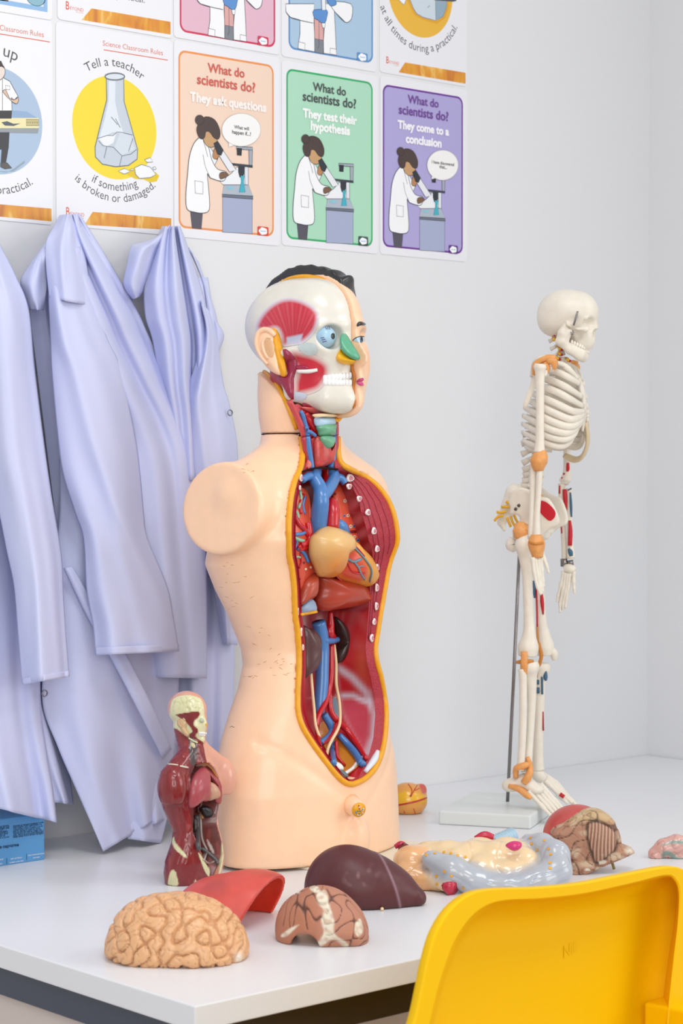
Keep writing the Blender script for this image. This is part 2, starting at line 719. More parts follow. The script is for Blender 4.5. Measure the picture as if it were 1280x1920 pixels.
class Art:
    """flat print on the wall plane; every shape is (X, Z) on the wall at a small printed layer"""

    def __init__(self, base=0.0012):
        self.b = MB()
        self.base = base
        self.k = 0

    def y(self):
        self.k += 1
        return -(self.base + 0.00002 * self.k)

    def poly(self, pts, col, smooth=0):
        if smooth:
            pts = [tuple(p) for p in catmull(pts, smooth, True)]
        y = self.y()
        vs, es, fs, *_ = geometry.delaunay_2d_cdt([Vector(p) for p in pts], [(i, (i + 1) % len(pts)) for i in range(len(pts))], [], 1, 1e-7)
        out = []
        for f in fs:
            a, b, c = (vs[f[0]], vs[f[1]], vs[f[2]])
            ccw = (b - a).cross(c - a) > 0
            out.append(f if ccw else f[::-1])
        self.b.add([(p[0], y, p[1]) for p in vs], out, ink(col))

    def line(self, pts, w, col, closed=False, smooth=0):
        if smooth:
            pts = catmull(pts, smooth, closed)
        P = [Vector(tuple(p)) for p in pts]
        n = len(P)
        y = self.y()
        v = []
        for i in range(n):
            a = P[(i - 1) % n] if (closed or i > 0) else P[i]
            c = P[(i + 1) % n] if (closed or i < n - 1) else P[i]
            t = (c - a)
            t = t.normalized() if t.length > 1e-9 else Vector((1, 0))
            nn = Vector((-t.y, t.x)) * w / 2
            v += [P[i] + nn, P[i] - nn]
        f = []
        for i in range(n if closed else n - 1):
            j = (i + 1) % n
            f.append((2 * i, 2 * i + 1, 2 * j + 1, 2 * j))
        self.b.add([(p.x, y, p.y) for p in v], f, ink(col))

    def shape(self, pts, col, edge='#3d424e', w=0.0009, smooth=0):
        self.poly(pts, col, smooth)
        if edge:
            self.line(pts, w, edge, True, smooth)

    def ellipse(self, c, rx, ry, col, n=40, edge=None, w=0.0009):
        p = [(c[0] + rx * math.cos(2 * math.pi * i / n), c[1] + ry * math.sin(2 * math.pi * i / n)) for i in range(n)]
        self.poly(p, col)
        if edge:
            self.line(p, w, edge, True)

    def text(self, s, x0, x1, z, col, off=0.0, stretch=1.0):
        v, f, w = text_mesh(s, off)
        k = (x1 - x0) / w
        y = self.y()
        self.b.add([(x0 + p[0] * k, y, z + p[1] * k * stretch) for p in v], f, ink(col))

    def arc(self, s, c, r, a0, a1, col, off=0.0, under=False, size=1.0):
        """letters on a circle; angles in degrees from the vertical, left to right"""
        v, f, w = text_mesh(s, off)
        a0, a1 = math.radians(a0), math.radians(a1)
        k = r * (a1 - a0) / w
        y = self.y()
        out = []
        for p in v:
            a = a0 + (a1 - a0) * p[0] / w
            if under:
                rr = r - p[1] * k * size
                out.append((c[0] + rr * math.sin(a), y, c[1] - rr * math.cos(a)))
            else:
                rr = r + p[1] * k * size
                out.append((c[0] + rr * math.sin(a), y, c[1] + rr * math.cos(a)))
        self.b.add(out, f, ink(col))

    def build(self, name, parent):
        return self.b.build(name, None, parent, smooth=False)


def wp(px, py):
    p = on_y(px, py, 0)
    return (p.x, p.z)


def rect_from(q):
    """wall rectangle nearest to four pixel corners TL TR BR BL"""
    w = [wp(*p) for p in q]
    return ((w[0][0] + w[3][0]) / 2, (w[1][0] + w[2][0]) / 2, (w[2][1] + w[3][1]) / 2, (w[0][1] + w[1][1]) / 2)


def rrect(r, rad, n=6):
    x0, x1, z0, z1 = r
    out = []
    for cx, cz, a in ((x1 - rad, z1 - rad, 0), (x0 + rad, z1 - rad, 90), (x0 + rad, z0 + rad, 180), (x1 - rad, z0 + rad, 270)):
        for i in range(n + 1):
            t = math.radians(a + 90 * i / n)
            out.append((cx + rad * math.cos(t), cz + rad * math.sin(t)))
    return out


def sheet(r, label, cat='poster', tilt=0.0):
    """the laminated paper: rounded corners, half a millimetre thick, stuck to the wall"""
    p = rrect(r, 0.006, 4)
    n = len(p)
    v = [(x, -0.0012, z) for x, z in p] + [(x, -0.0002, z) for x, z in p]
    f = [list(range(n))[::-1], list(range(n, 2 * n))] + [(i, (i + 1) % n, n + (i + 1) % n, n + i) for i in range(n)]
    f[0] = f[0][::-1]
    f[1] = f[1][::-1]
    o = obj('poster', v, f, M_sheet, None, smooth=False)
    tag(o, label, cat, 'classroom posters on the back wall')
    return o


def z1(x, y):                                # the first close-up of the posters
    return wp(x / 2.4615, y / 2.4615)


def z2(x, y):                                # the second close-up
    return wp(320 + x / 2.207, y / 2.207)


def inner_frame(a, r, fill, edge):
    a.poly(rrect(r, 0.013), edge)
    x0, x1, q0, q1 = r
    w = 0.0032
    a.poly(rrect((x0 + w, x1 - w, q0 + w, q1 - w), 0.0105), fill)


def cloud_badge(parent, x0, x1, q0, q1, col):
    a = Art(0.0020)
    a.poly(rrect((x0, x1, q0, q1), 0.002, 3), col)
    cx, cz, w = (x0 + x1) / 2, (q0 + q1) / 2, (x1 - x0)
    pts = []
    for i in range(60):
        t = 2 * math.pi * i / 60
        rr = 0.30 + 0.05 * abs(math.sin(t * 2.5))
        pts.append((cx + w * rr * 1.15 * math.cos(t), cz + w * rr * 0.78 * math.sin(t)))
    a.poly(pts, '#f7f8fa')
    a.text('twinkl', cx - w * 0.24, cx + w * 0.24, cz - w * 0.06, '#4d9fd0', 0.01)
    a.build('badge', parent)


def orange_band(parent, pts):
    m = mat('amber_band_print', '#dc9433', 0.3, 0.4)
    if not m.get('done'):
        m['done'] = 1
        nt = m.node_tree
        tc = nt.nodes.new('ShaderNodeTexCoord')
        mp = nt.nodes.new('ShaderNodeMapping')
        mp.inputs['Scale'].default_value = (26, 1, 6)
        mp.inputs['Rotation'].default_value = (0, 0.6, 0)
        n = nt.nodes.new('ShaderNodeTexNoise')
        n.inputs['Scale'].default_value = 1.3
        n.inputs['Detail'].default_value = 3
        n.inputs['Distortion'].default_value = 1.4
        r = nt.nodes.new('ShaderNodeValToRGB')
        for i, (p, c) in enumerate(((0.30, '#b5652f'), (0.45, '#d98a2c'), (0.6, '#e0a035'), (0.66, '#edbf6a'), (0.72, '#d98428'))):
            e = r.color_ramp.elements[i] if i < 2 else r.color_ramp.elements.new(p)
            e.position = p
            e.color = (*lin(c), 1)
        nt.links.new(tc.outputs['Object'], mp.inputs[0])
        nt.links.new(mp.outputs[0], n.inputs['Vector'])
        nt.links.new(n.outputs['Fac'], r.inputs[0])
        nt.links.new(r.outputs[0], nt.nodes['Principled BSDF'].inputs['Base Color'])
    a = Art()
    y = a.y()
    a.b.add([(p[0], y, p[1]) for p in pts], [(3, 2, 1, 0)], m)
    a.build('amber_band', parent)


def beyond_logo(parent, xl, xr, z):
    a = Art()
    w = xr - xl
    a.text('B', xl, xl + w * 0.2, z - w * 0.02, '#d8532f', 0.01, 1.35)
    a.text('EYOND', xl + w * 0.24, xr, z, '#d8532f', 0.0)
    a.text('SECONDARY', xl + w * 0.58, xr, z - w * 0.09, '#e08a6c', 0.0)
    a.build('logo', parent)


# ---- the three "What do scientists do?" posters of the lower row
def scientist(parent, T, bubble, bubble_lines):
    """woman in a lab coat at a microscope; T maps the traced points to the wall"""
    a = Art(0.0014)
    K = '#3c414d'

    def q(*p):
        return [T(x, y) for x, y in p]
    a.shape(q((78, 870), (130, 876), (124, 948), (86, 944)), '#55525f', K)
    a.shape(q((212, 812), (335, 822), (335, 968), (212, 961)), '#a5aecb', K)
    a.shape(q((218, 765), (318, 765), (338, 812), (210, 804)), '#aeb8c6', K)
    a.shape(q((210, 804), (338, 812), (338, 825), (210, 815)), '#6a7280', K)
    a.shape(q((202, 752), (250, 716), (272, 690), (300, 720), (318, 765), (214, 765)), '#eceef2', K)
    a.shape(q((302, 690), (318, 692), (318, 765), (304, 763)), '#dfe3e9', K)
    a.shape(q((320, 612), (336, 613), (334, 690), (322, 688)), '#a3abb6', K)
    a.shape(q((268, 606), (336, 610), (336, 622), (268, 617)), '#a3abb6', K)
    a.shape(q((270, 612), (292, 614), (290, 645), (271, 643)), '#2c2f36', None)
    a.shape(q((242, 674), (336, 684), (336, 695), (242, 684)), '#3a3f49', None)
    a.shape(q((276, 688), (304, 690), (302, 712), (296, 735), (282, 735), (276, 712)), '#30343c', None)
    a.shape(q((286, 728), (301, 728), (298, 752), (305, 795), (280, 796), (289, 752)), '#43b0c2', '#2d8797')
    e = [T(243 + 15 * math.cos(t / 3), 778 + 6 * math.sin(t / 3)) for t in range(19)]
    a.poly(e, '#86c6d8')
    a.shape(q((194, 640), (214, 624), (268, 704), (240, 712)), '#e6e9ee', K)
    a.shape(q((150, 600), (168, 622), (190, 664), (198, 636), (190, 660), (176, 690), (160, 680)), '#eceef2', K)
    a.shape(q((170, 650), (176, 620), (192, 606), (204, 626), (196, 648), (184, 660)), '#b9865a', K, smooth=3)
    a.shape(q((118, 568), (136, 570), (152, 604), (166, 660), (190, 700), (226, 712), (222, 742), (204, 750), (160, 736), (148, 720), (155, 800), (156, 868), (130, 882), (95, 878), (64, 864), (60, 800), (67, 720), (74, 650), (92, 596)), '#f3f4f6', K, 0.0011, smooth=3)
    a.line(q((130, 640), (140, 690), (160, 736)), 0.0008, K, smooth=4)
    a.line(q((128, 572), (140, 612), (150, 650)), 0.0008, K)
    a.shape(q((96, 748), (130, 754), (130, 804), (98, 800)), '#f3f4f6', K)
    a.shape(q((198, 720), (214, 712), (234, 720), (228, 732), (202, 742)), '#7a5a44', K, smooth=3)
    a.shape(q((134, 540), (160, 544), (182, 566), (190, 592), (178, 606), (158, 610), (140, 598), (130, 570)), '#c79d70', K, smooth=3)
    a.shape(q((104, 540), (114, 508), (140, 484), (178, 496), (200, 540), (196, 574), (176, 572), (158, 548), (142, 546), (136, 570), (118, 574)), '#4a3c38', '#2f2726', smooth=3)
    bun = [T(116 + 18 * math.cos(t / 3), 497 + 20 * math.sin(t / 3)) for t in range(19)]
    a.shape(bun, '#4a3c38', '#2f2726')
    a.shape(q((174, 594), (190, 584), (214, 622), (204, 644), (190, 638)), '#2f333b', '#1d2026')
    a.build('scientist_picture', parent)
    if bubble:
        (cx, cy), (rx, ry), tail = bubble
        b = Art(0.0022)
        pts = [(cx + rx * math.cos(2 * math.pi * i / 44), cy + ry * math.sin(2 * math.pi * i / 44)) for i in range(44)]
        b.poly([z2(*p) for p in tail], '#f3f2f0')
        b.line([z2(*p) for p in tail], 0.0007, '#b9b4ae')
        b.shape([z2(*p) for p in pts], '#f3f2f0', '#b9b4ae', 0.0007)
        for s, xl, xr, y in bubble_lines:
            p0, p1 = z2(xl, y), z2(xr, y)
            b.text(s, p0[0], p1[0], p0[1], '#3a3a3e', 0.025)
        b.build('speech_bubble', parent)


C_fr = rect_from([(320 + x / 2.207, y / 2.207) for x, y in ((25, 210), (420, 265), (428, 978), (35, 945))])
D_fr = rect_from([(320 + x / 2.207, y / 2.207) for x, y in ((470, 287), (828, 335), (838, 1020), (482, 990))])
E_fr = rect_from([(320 + x / 2.207, y / 2.207) for x, y in ((870, 350), (1205, 400), (1207, 1053), (880, 1020))])


def mapper(fr, dv):
    def T(x, y):
        X, Z = z2(x, y)
        u, v = (X - C_fr[0]) / (C_fr[1] - C_fr[0]), (Z - C_fr[2]) / (C_fr[3] - C_fr[2])
        return (fr[0] + u * (fr[1] - fr[0]), fr[2] + v * dv * (fr[3] - fr[2]))
    return T


def heading(parent, lines):
    a = Art(0.0020)
    for s, xl, xr, y, col, off in lines:
        p0, p1 = wp(xl, y), wp(xr, y)
        a.text(s, p0[0], p1[0], p0[1], col, off)
    a.build('heading', parent)


specs = [
    (C_fr, 1.0, [(322, 77), (522, 106), (524, 460), (329, 445)], '#efd3bf', '#e8924e', 'peach poster asking what scientists do, with the line They ask questions', '#cf5a4e', '#f8efe9',
     [('What do', 388, 457, 135), ('scientists do?', 368, 477, 157)], [('They ask questions', 354, 497.6, 189)],
     ((288, 538), (80, 68), [(236, 572), (237, 610), (266, 598)]), [('What will', 258, 320, 532), ('happen if...?', 250, 328, 553)], '#d8452f', (356, 401, 936, 975)),
    (D_fr, 0.965, [(526, 113), (707, 143), (707, 476), (529, 460)], '#aadabf', '#2fa866', 'mint green poster with the line They test their hypothesis', '#47484c', '#f3f8f5',
     [('What do', 585, 647, 170), ('scientists do?', 566, 666, 188.5)], [('They test their', 565.6, 667.5, 219), ('hypothesis', 580.5, 654.4, 243)],
     None, [], '#35504a', (773, 813, 977, 1017)),
    (E_fr, 0.965, [(710.6, 141), (875, 170), (874, 491.5), (713, 476)], '#ada5d6', '#6b2f92', 'purple poster with the line They come to a conclusion', '#6e3f94', '#f4f2f9',
     [('What do', 763, 820.7, 193), ('scientists do?', 746, 839, 213)], [('They come to a', 743.7, 840, 240), ('conclusion', 758.6, 826, 267)],
     ((1121, 684), (64, 62), [(1078, 712), (1075, 742), (1100, 736)]), [('I have discovered', 1076, 1168, 676), ('that...', 1107, 1138, 696)], '#5a2a80', (1147, 1184, 1014, 1052)),
]
for fr, dv, cs, fill, edge, label, hc, lc, head, lines, bub, bl, bc, badge in specs:
    po = sheet(rect_from(cs), label)
    a = Art()
    inner_frame(a, fr, fill, edge)
    a.build('coloured_panel', po)
    heading(po, [(s, xl, xr, y, hc, 0.018) for s, xl, xr, y in head] + [(s, xl, xr, y, lc, 0.05) for s, xl, xr, y in lines])
    scientist(po, mapper(fr, dv), bub, bl)
    w0, w1 = z2(badge[0], badge[2]), z2(badge[1], badge[3])
    cloud_badge(po, w0[0], w1[0], min(w1[1], fr[2] + 0.0), w0[1], bc)

# ---- the two coloured posters above them
SH = 0.301
for k, (bl, br, fr, fill, edge, label, dx, dy, bc) in enumerate((
        ((325, 71), (523, 102), ((35, 135), (430, 195)), '#e0b6c8', '#cc3158', 'pink poster of a gloved scientist, cut off at the top', 0, 0, (357, 401, 148, 191)),
        ((527, 107), (705, 134), ((485, 203), (834, 262)), '#a9c5de', '#5a8fc4', 'light blue poster of a gloved scientist, cut off at the top', 568, 85, (768, 811, 216, 258)))):
    p0, p1 = wp(*bl), wp(*br)
    zb = (p0[1] + p1[1]) / 2
    po = sheet((p0[0], p1[0], zb, zb + SH), label)
    f0, f1 = z2(*fr[0]), z2(*fr[1])
    fz = (f0[1] + f1[1]) / 2
    a = Art()
    inner_frame(a, (f0[0], f1[0], fz, fz + 0.27), fill, edge)
    a.build('coloured_panel', po)

    def z5(x, y):
        return wp(330 + (x + dx) / 3.368, (y + dy) / 3.368)

    def q(*p):
        return [z5(x, y) for x, y in p]
    b = Art(0.0014)
    K = '#3c414d'
    b.shape(q((300, 20), (362, 28), (358, 172), (303, 162)), '#dba7a4', K)
    b.line(q((330, 30), (331, 165)), 0.0008, K)
    b.shape(q((303, 160), (358, 170), (358, 256), (303, 244)), '#80838b', K)
    b.line(q((330, 165), (331, 205), (322, 222)), 0.0008, K)
    b.shape(q((120, -60), (122, -8), (150, 25), (210, 42), (210, 130), (198, 222), (302, 243), (302, 130), (298, 62), (300, -60)), '#f2f3f5', K, 0.0011)
    b.shape(q((360, -60), (366, 60), (358, 170), (360, 252), (440, 264), (434, 120), (424, -60)), '#f2f3f5', K, 0.0011)
    b.shape(q((400, -70), (440, 2), (492, 54), (520, 52), (538, 20), (530, -60)), '#f2f3f5', K, 0.0011, smooth=3)
    b.line(q((440, 2), (492, 54)), 0.0018, '#55585f')
    b.shape(q((202, 180), (242, 190), (240, 232), (198, 222)), '#f2f3f5', K)
    b.shape(q((400, 220), (438, 226), (440, 264), (400, 257)), '#f2f3f5', K)
    b.line(q((122, -8), (150, 25), (210, 44), (292, 62)), 0.0011, K, smooth=4)
    b.shape(q((296, -20), (300, 28), (322, 42), (345, 60), (368, 58), (380, 20), (378, -20)), '#5c90cf', '#3e4d6b', smooth=3)
    b.shape(q((346, 62), (370, 62), (366, 92), (352, 92)), '#eaf1f7', K)
    if k:
        b.shape(q((345, -90), (370, -90), (372, -20), (348, -20)), '#e7ecf2', K)
        b.shape(q((380, -95), (420, -95), (440, -60), (410, -45), (390, -60)), '#5c90cf', '#3e4d6b', smooth=3)
    b.build('scientist_picture', po)
    w0, w1 = z2(bc[0], bc[2]), z2(bc[1], bc[3])
    cloud_badge(po, w0[0], w1[0], fz, w0[1], edge)

# ---- white classroom rule posters
R_ = abs(z1(527, 352)[1] - z1(527, 828)[1]) / 2
GR = '#4a4a4e'


def rule_head(parent, xr, yr, ux, uy):
    a = Art()
    p1 = wp(xr, yr)
    w = wp(304.3, 102)[0] - wp(191.7, 90)[0]
    a.text('Science Classroom Rules', p1[0] - w, p1[0], p1[1], '#d4603f', 0.0)
    u = wp(ux, uy)
    a.line([(u[0] - w * 1.07, u[1]), u], 0.0014, '#d96a4b')
    a.build('heading', parent)


# "Tell a teacher"
B = sheet(rect_from([(102, 42), (323, 76), (322, 440), (107, 424)]), 'white poster of a cracked flask on a yellow circle, above the middle coat')
rule_head(B, 304.3, 104, 313.6, 113)
cB = z1(528, 590)
a = Art()
a.ellipse(cB, R_, R_, '#efd62c', 64)
a.build('yellow_circle', B)
a = Art(0.0014)
K = '#6b7480'


def q1(*p):
    return [z1(x, y) for x, y in p]


a.poly(q1((560, 790), (620, 775), (640, 800), (715, 795), (732, 812), (720, 838), (690, 842), (660, 828), (620, 826)), '#e2c31d')
a.shape(q1((488, 358), (490, 462), (470, 540), (436, 680), (438, 725), (470, 758), (530, 770), (590, 764), (630, 735), (632, 690), (600, 575), (570, 470), (568, 360)), '#c2ccd8', K, 0.0016)
a.poly(q1((500, 372), (530, 374), (528, 470), (548, 560), (570, 620), (520, 610), (455, 640), (478, 560), (498, 470)), '#dde4ec')
a.poly(q1((452, 640), (490, 626), (532, 620), (520, 660), (484, 678)), '#e8ebef')
a.poly(q1((550, 615), (600, 625), (620, 690), (560, 718), (525, 682)), '#cfd8e2')
e = [z1(527 + 45 * math.cos(t / 4), 354 + 16 * math.sin(t / 4)) for t in range(26)]
a.shape(e, '#d6dde5', K, 0.0022)
for ln in (((448, 640), (490, 626), (520, 626), (536, 610), (560, 612), (610, 624)), ((452, 650), (470, 672), (490, 676), (520, 680), (560, 720), (600, 712), (628, 690)), ((490, 676), (478, 730)), ((560, 720), (548, 768)), ((610, 640), (590, 700)), ((510, 540), (540, 576)), ((530, 548), (552, 590))):
    a.line(q1(*ln), 0.0010, K)
for sh in (((542, 790), (572, 778), (598, 792), (570, 804)), ((618, 775), (650, 760), (690, 772), (716, 806), (690, 820), (640, 824), (622, 805)), ((664, 738), (690, 728), (702, 748), (676, 750)), ((700, 775), (712, 770), (718, 780), (706, 784)), ((596, 786), (606, 778), (612, 788))):
    a.shape(q1(*sh), '#eceff3', K, 0.0010)
a.build('flask_picture', B)
a = Art()
a.arc('Tell a teacher', cB, R_ * 1.19, -33, 33, GR)
a.build('caption', B)
a = Art()
a.arc('if something', cB, R_ * 1.22, -27, 27, GR, under=True)
a.build('caption', B)
a = Art()
a.arc('is broken or damaged.', cB, R_ * 1.44, -41, 43, GR, under=True)
a.build('caption', B)
orange_band(B, q1((425, 978), (788, 1008), (788, 1062), (388, 1038)))
p0, p1 = wp(123, 398), wp(157, 401)
beyond_logo(B, p0[0], p1[0], p0[1] - 0.004)

# the one at the left edge of the photo
p0, p1 = wp(98, 40), wp(97, 422)
A = sheet((p0[0] - 0.218, (p0[0] + p1[0]) / 2, p1[1], p0[1]), 'white poster of a man behind a lab bench, cut off at the left')
rule_head(A, 81, 70, 92.6, 79)
cA = z1(-16, 556)
a = Art()
a.ellipse(cA, R_, R_, '#a6bdd6', 64)
a.build('blue_circle', A)
a = Art(0.0014)
K = '#3c414d'
a.poly(q1((48, 510), (120, 515), (176, 548), (176, 560), (48, 560)), '#8ba9cc')
a.poly(q1((-40, 790), (30, 796), (60, 780), (110, 742), (112, 752), (60, 792)), '#8ea0b0')
a.poly(q1((-120, 545), (176, 545), (177, 592), (-120, 592)), '#e9dfab')
a.poly(q1((-120, 592), (177, 592), (172, 616), (-120, 612)), '#90989e')
a.shape(q1((118, 552), (176, 552), (176, 580), (118, 580)), '#c3b984', '#6d6550', 0.0008)
for i in range(7):
    a.line(q1((122 + 8 * i, 570), (124 + 8 * i, 562)), 0.0008, '#6d6550')
a.shape(q1((4, 565), (30, 560), (60, 572), (92, 570), (60, 582), (20, 580)), '#4d5868', None)
a.shape(q1((-30, 510), (52, 512), (50, 548), (-30, 548)), '#2e2f36', None)
a.shape(q1((-30, 612), (40, 612), (36, 680), (24, 750), (2, 752), (6, 690), (-30, 690)), '#33323a', K)
a.shape(q1((0, 752), (30, 752), (52, 776), (20, 780), (0, 770)), '#55504f', K)
a.shape(q1((-40, 352), (8, 358), (42, 376), (66, 420), (80, 445), (62, 462), (50, 450), (52, 512), (-30, 512)), '#f2f3f5', K, 0.0011)
a.shape(q1((40, 452), (62, 462), (82, 450), (80, 472), (70, 480), (48, 466), (18, 436), (10, 420), (24, 416)), '#d7b79c', K, smooth=2)
a.shape(q1((22, 395), (42, 398), (42, 415), (24, 414)), '#f2f3f5', K, 0.0008)
a.shape(q1((-20, 310), (6, 300), (18, 316), (20, 340), (10, 360), (-6, 372), (-20, 366)), '#e3d6cc', K, smooth=2)
a.shape(q1((-20, 280), (2, 282), (10, 300), (18, 318), (4, 308), (-14, 312)), '#3a3634', None)
a.line(q1((8, 365), (8, 510)), 0.0008, K)
a.build('bench_picture', A)
a = Art()
a.arc('up', cA, R_ * 1.22, 6.5, 20.5, GR)
a.build('caption', A)
a = Art()
a.arc('practical.', cA, R_ * 1.36, 0, 35.5, GR, under=True)
a.build('caption', A)
orange_band(A, q1((-100, 935), (235, 963), (236, 1022), (-140, 988)))

# upper row, left to right: only their lower ends are in the photo
p1 = wp(97, 38.5)
U = sheet((p1[0] - 0.218, p1[0], p1[1], p1[1] + SH), 'white poster with a blue border, at the top left corner of the photo')
r = rect_from([(-60, -100), (88, -90), (88, 23), (-60, -2)])
a = Art()
w = 0.007
a.poly([(r[0], r[2]), (r[1], r[2]), (r[1], r[2] + w), (r[0], r[2] + w)], '#8db6df')
a.poly([(r[1] - w, r[2] + w), (r[1], r[2] + w), (r[1], r[2] + 0.27), (r[1] - w, r[2] + 0.27)], '#8db6df')
a.build('blue_border', U)
a = Art()
a.ellipse(wp(66, -4), 0.016, 0.0115, '#86b3c3', 30, '#4c7a8c', 0.0012)
a.build('picture', U)
a = Art()
a.poly([wp(-10, -12), wp(15, -9), (wp(15, 3)), wp(-10, 0)], '#d9a3a0')
a.build('picture', U)

p0, p1 = wp(107, 36.7), wp(321.4, 71.7)
zb = (p0[1] + p1[1]) / 2
U = sheet((p0[0], p1[0], zb, zb + SH), 'white rules poster above the cracked flask poster, only its lower end visible')
orange_band(U, [wp(x / 3.765, y / 3.765) for x, y in ((642, 60), (1200, 155), (1200, 245), (573, 142))])
p0, p1 = wp(122.5, 18), wp(155.4, 21)
beyond_logo(U, p0[0], p1[0], p0[1] + 0.001)
a = Art()
p0 = wp(217, 0)
a.text('practical.', p0[0], p0[0] + 0.052, p0[1] + .003, GR)
a.build('caption', U)

p0, p1 = wp(711, 138), wp(874, 160)
zb = (p0[1] + p1[1]) / 2
U = sheet((p0[0], p1[0], zb, zb + SH), 'white poster of safety goggles on an amber circle, rightmost in the upper row')
cE = wp(787, -14)
a = Art()
a.ellipse(cE, R_ * 0.985, R_ * 0.985, '#e9b53d', 64)
a.build('amber_circle', U)


def z4(x, y):
    return wp(680 + x / 5.818, y / 5.818)


def q4(*p):
    return [z4(x, y) for x, y in p]


a = Art(0.0014)
a.poly(q4((480, 0), (520, 90), (560, 165), (650, 215), (800, 260), (890, 200), (930, 90), (940, -60), (480, -60)), '#e2a42a')
a.shape(q4((495, -60), (512, 10), (545, 92), (580, 150), (650, 190), (790, 226), (785, -60)), '#cbd7e0', '#7d8b98', 0.0014)
a.shape(q4((785, -60), (790, 226), (868, 182), (905, 80), (915, -60)), '#93aabb', '#7d8b98', 0.0014)
a.shape(q4((760, -50), (1010, -40), (1015, 10), (980, 20), (770, 4)), '#4c5156', None)
a.shape(q4((380, -60), (385, 0), (440, 56), (462, 5), (462, -60)), '#eef1f4', '#8b95a0', 0.001)
a.line(q4((700, 85), (722, 62)), 0.0016, '#93a3b0')
a.build('goggles_picture', U)
a = Art()
a.arc('at all times during a practical.', cE, R_ * 1.30, -68, 62, GR, under=True)
a.build('caption', U)
orange_band(U, q4((455, 682), (1115, 795), (1115, 915), (385, 790)))
p0, p1 = z4(250, 685), z4(390, 700)
beyond_logo(U, p0[0], p1[0], p0[1])
# ================================================================== lab coats on the wall
M_coat = mat('lab_coat_cotton', '#cdd2f1', 0.85, 0.15, bump=0.12, bscale=900)


def panel(name, parent, rows, folds=(), n=9, cols=44, wob=0.0, seed=1, thick=0.0022):
    """cloth panel between two edges; rows = (Lx,Ly,Rx,Ry,dl,dm,dr): photo outline and distance from the wall"""
    R = catmull(rows, n)
    r = random.Random(seed)
    ph = [r.uniform(0, 6.28) for _ in range(6)]
    H = len(R)
    v, f = [], []
    for i, q in enumerate(R):
        t = i / (H - 1)
        for j in range(cols + 1):
            s = j / cols
            dl, dm, dr = q[4:7]
            if s < 0.5:
                e = s * 2
                d = dl + (dm - dl) * math.sin(e * math.pi / 2)
            else:
                e = (1 - s) * 2
                d = dr + (dm - dr) * math.sin(e * math.pi / 2)
            for (s0, s1, w, a0, a1) in folds:
                c = s0 + (s1 - s0) * t
                a = a0 + (a1 - a0) * t
                d += a * math.exp(-((s - c) / w) ** 2)
            d += wob * (math.sin(7 * s + 5 * t + ph[0]) * math.sin(4 * t + 2 * s + ph[1]) + 0.5 * math.sin(15 * s + 3 * t + ph[2]) * math.sin(9 * t - 4 * s + ph[3]))
            p = on_y(q[0] + (q[2] - q[0]) * s, q[1] + (q[3] - q[1]) * s, -max(d, 0.004))
            v.append(p)
    for i in range(H - 1):
        for j in range(cols):
            a = i * (cols + 1) + j
            f.append((a, a + cols + 1, a + cols + 2, a + 1))
    o = obj(name, v, f, M_coat, None)
    if parent:
        o.parent = parent
        o.matrix_parent_inverse = Matrix.Translation(parent.location).inverted()
    solidify(o, thick, -1)
    return o


def coat_root(px, py, label):
    p = on_y(px, py, 0)
    return empty('lab_coat', (p.x, -0.01, p.z), 0, label, 'lab coat', 'lab coats hanging on the wall')


def snap(parent, px, py, d):
    c = on_y(px, py, -d)
    pts = [(c.x + 0.0042 * math.cos(t * math.pi / 8), c.y - 0.001, c.z + 0.0042 * math.sin(t * math.pi / 8)) for t in range(17)]
    o = tube('snap_button', pts, 0.0011, mat('snap_metal', '#8d9099', 0.25, 0.5, metal=1.0), None, 8, 1)
    o.parent = parent
    o.matrix_parent_inverse = Matrix.Translation(parent.location).inverted()
    o['label'] = 'grey metal snap ring'


# -- left coat, cut off by the photo's edge
c = coat_root(-60, 420, 'pale lavender lab coat at the left edge of the photo, hanging over the blue box')
panel('back', c, [(-60, 640, 60, 640, .03, .04, .02), (-60, 900, 70, 900, .05, .06, .03), (-50, 1200, 100, 1200, .07, .08, .05), (-40, 1320, 118, 1330, .09, .1, .06), (20, 1440, 130, 1440, .11, .12, .08), (60, 1500, 138, 1508, .12, .125, .10)], [(.6, .8, .1, 0, .02)], seed=3)
panel('body', c, [(-72, 396, -48, 396, .03, .05, .03), (-112, 470, -14, 460, .04, .07, .04), (-150, 600, 30, 600, .05, .09, .05), (-150, 900, 80, 900, .06, .10, .06), (-150, 1100, 76, 1100, .09, .12, .08), (-150, 1290, 76, 1305, .12, .14, .11), (-140, 1400, 88, 1410, .14, .16, .13), (-130, 1455, 99, 1474, .15, .17, .14), (-120, 1488, 107, 1542, .16, .175, .15)],
      [(.5, .62, .08, .0, .02), (.75, .86, .06, 0, -.018), (.9, .97, .05, 0, .012)], wob=.003, seed=5)
panel('sleeve', c, [(-66, 398, -46, 398, .05, .07, .05), (-68, 430, -16, 430, .06, .09, .06), (-66, 470, 6, 470, .07, .11, .07), (-60, 520, 30, 518, .09, .14, .09), (-50, 580, 54, 580, .10, .155, .10), (-40, 695, 66, 695, .11, .165, .10), (-30, 839, 84, 839, .12, .17, .11), (-6, 940, 98, 935, .13, .175, .12), (12, 1030, 115, 1038, .14, .18, .13), (26, 1098, 119, 1110, .145, .185, .14), (33, 1180, 123, 1177, .15, .19, .15), (41, 1282, 130, 1267, .155, .195, .155)],
      [(.80, .40, .13, .010, .012), (.55, .72, .10, -.014, -.002), (.25, .3, .14, .0, .008), (.88, .9, .06, .0, -.008)], wob=.0045, seed=8)
panel('cuff', c, [(41.5, 1272, 130, 1257, .157, .197, .157), (42, 1283.5, 130.5, 1268.5, .158, .198, .158)], [(.45, .45, .10, .012, .012), (.9, .9, .05, -.01, -.01)], n=3, seed=8)
snap(c, 83, 1300, .135)

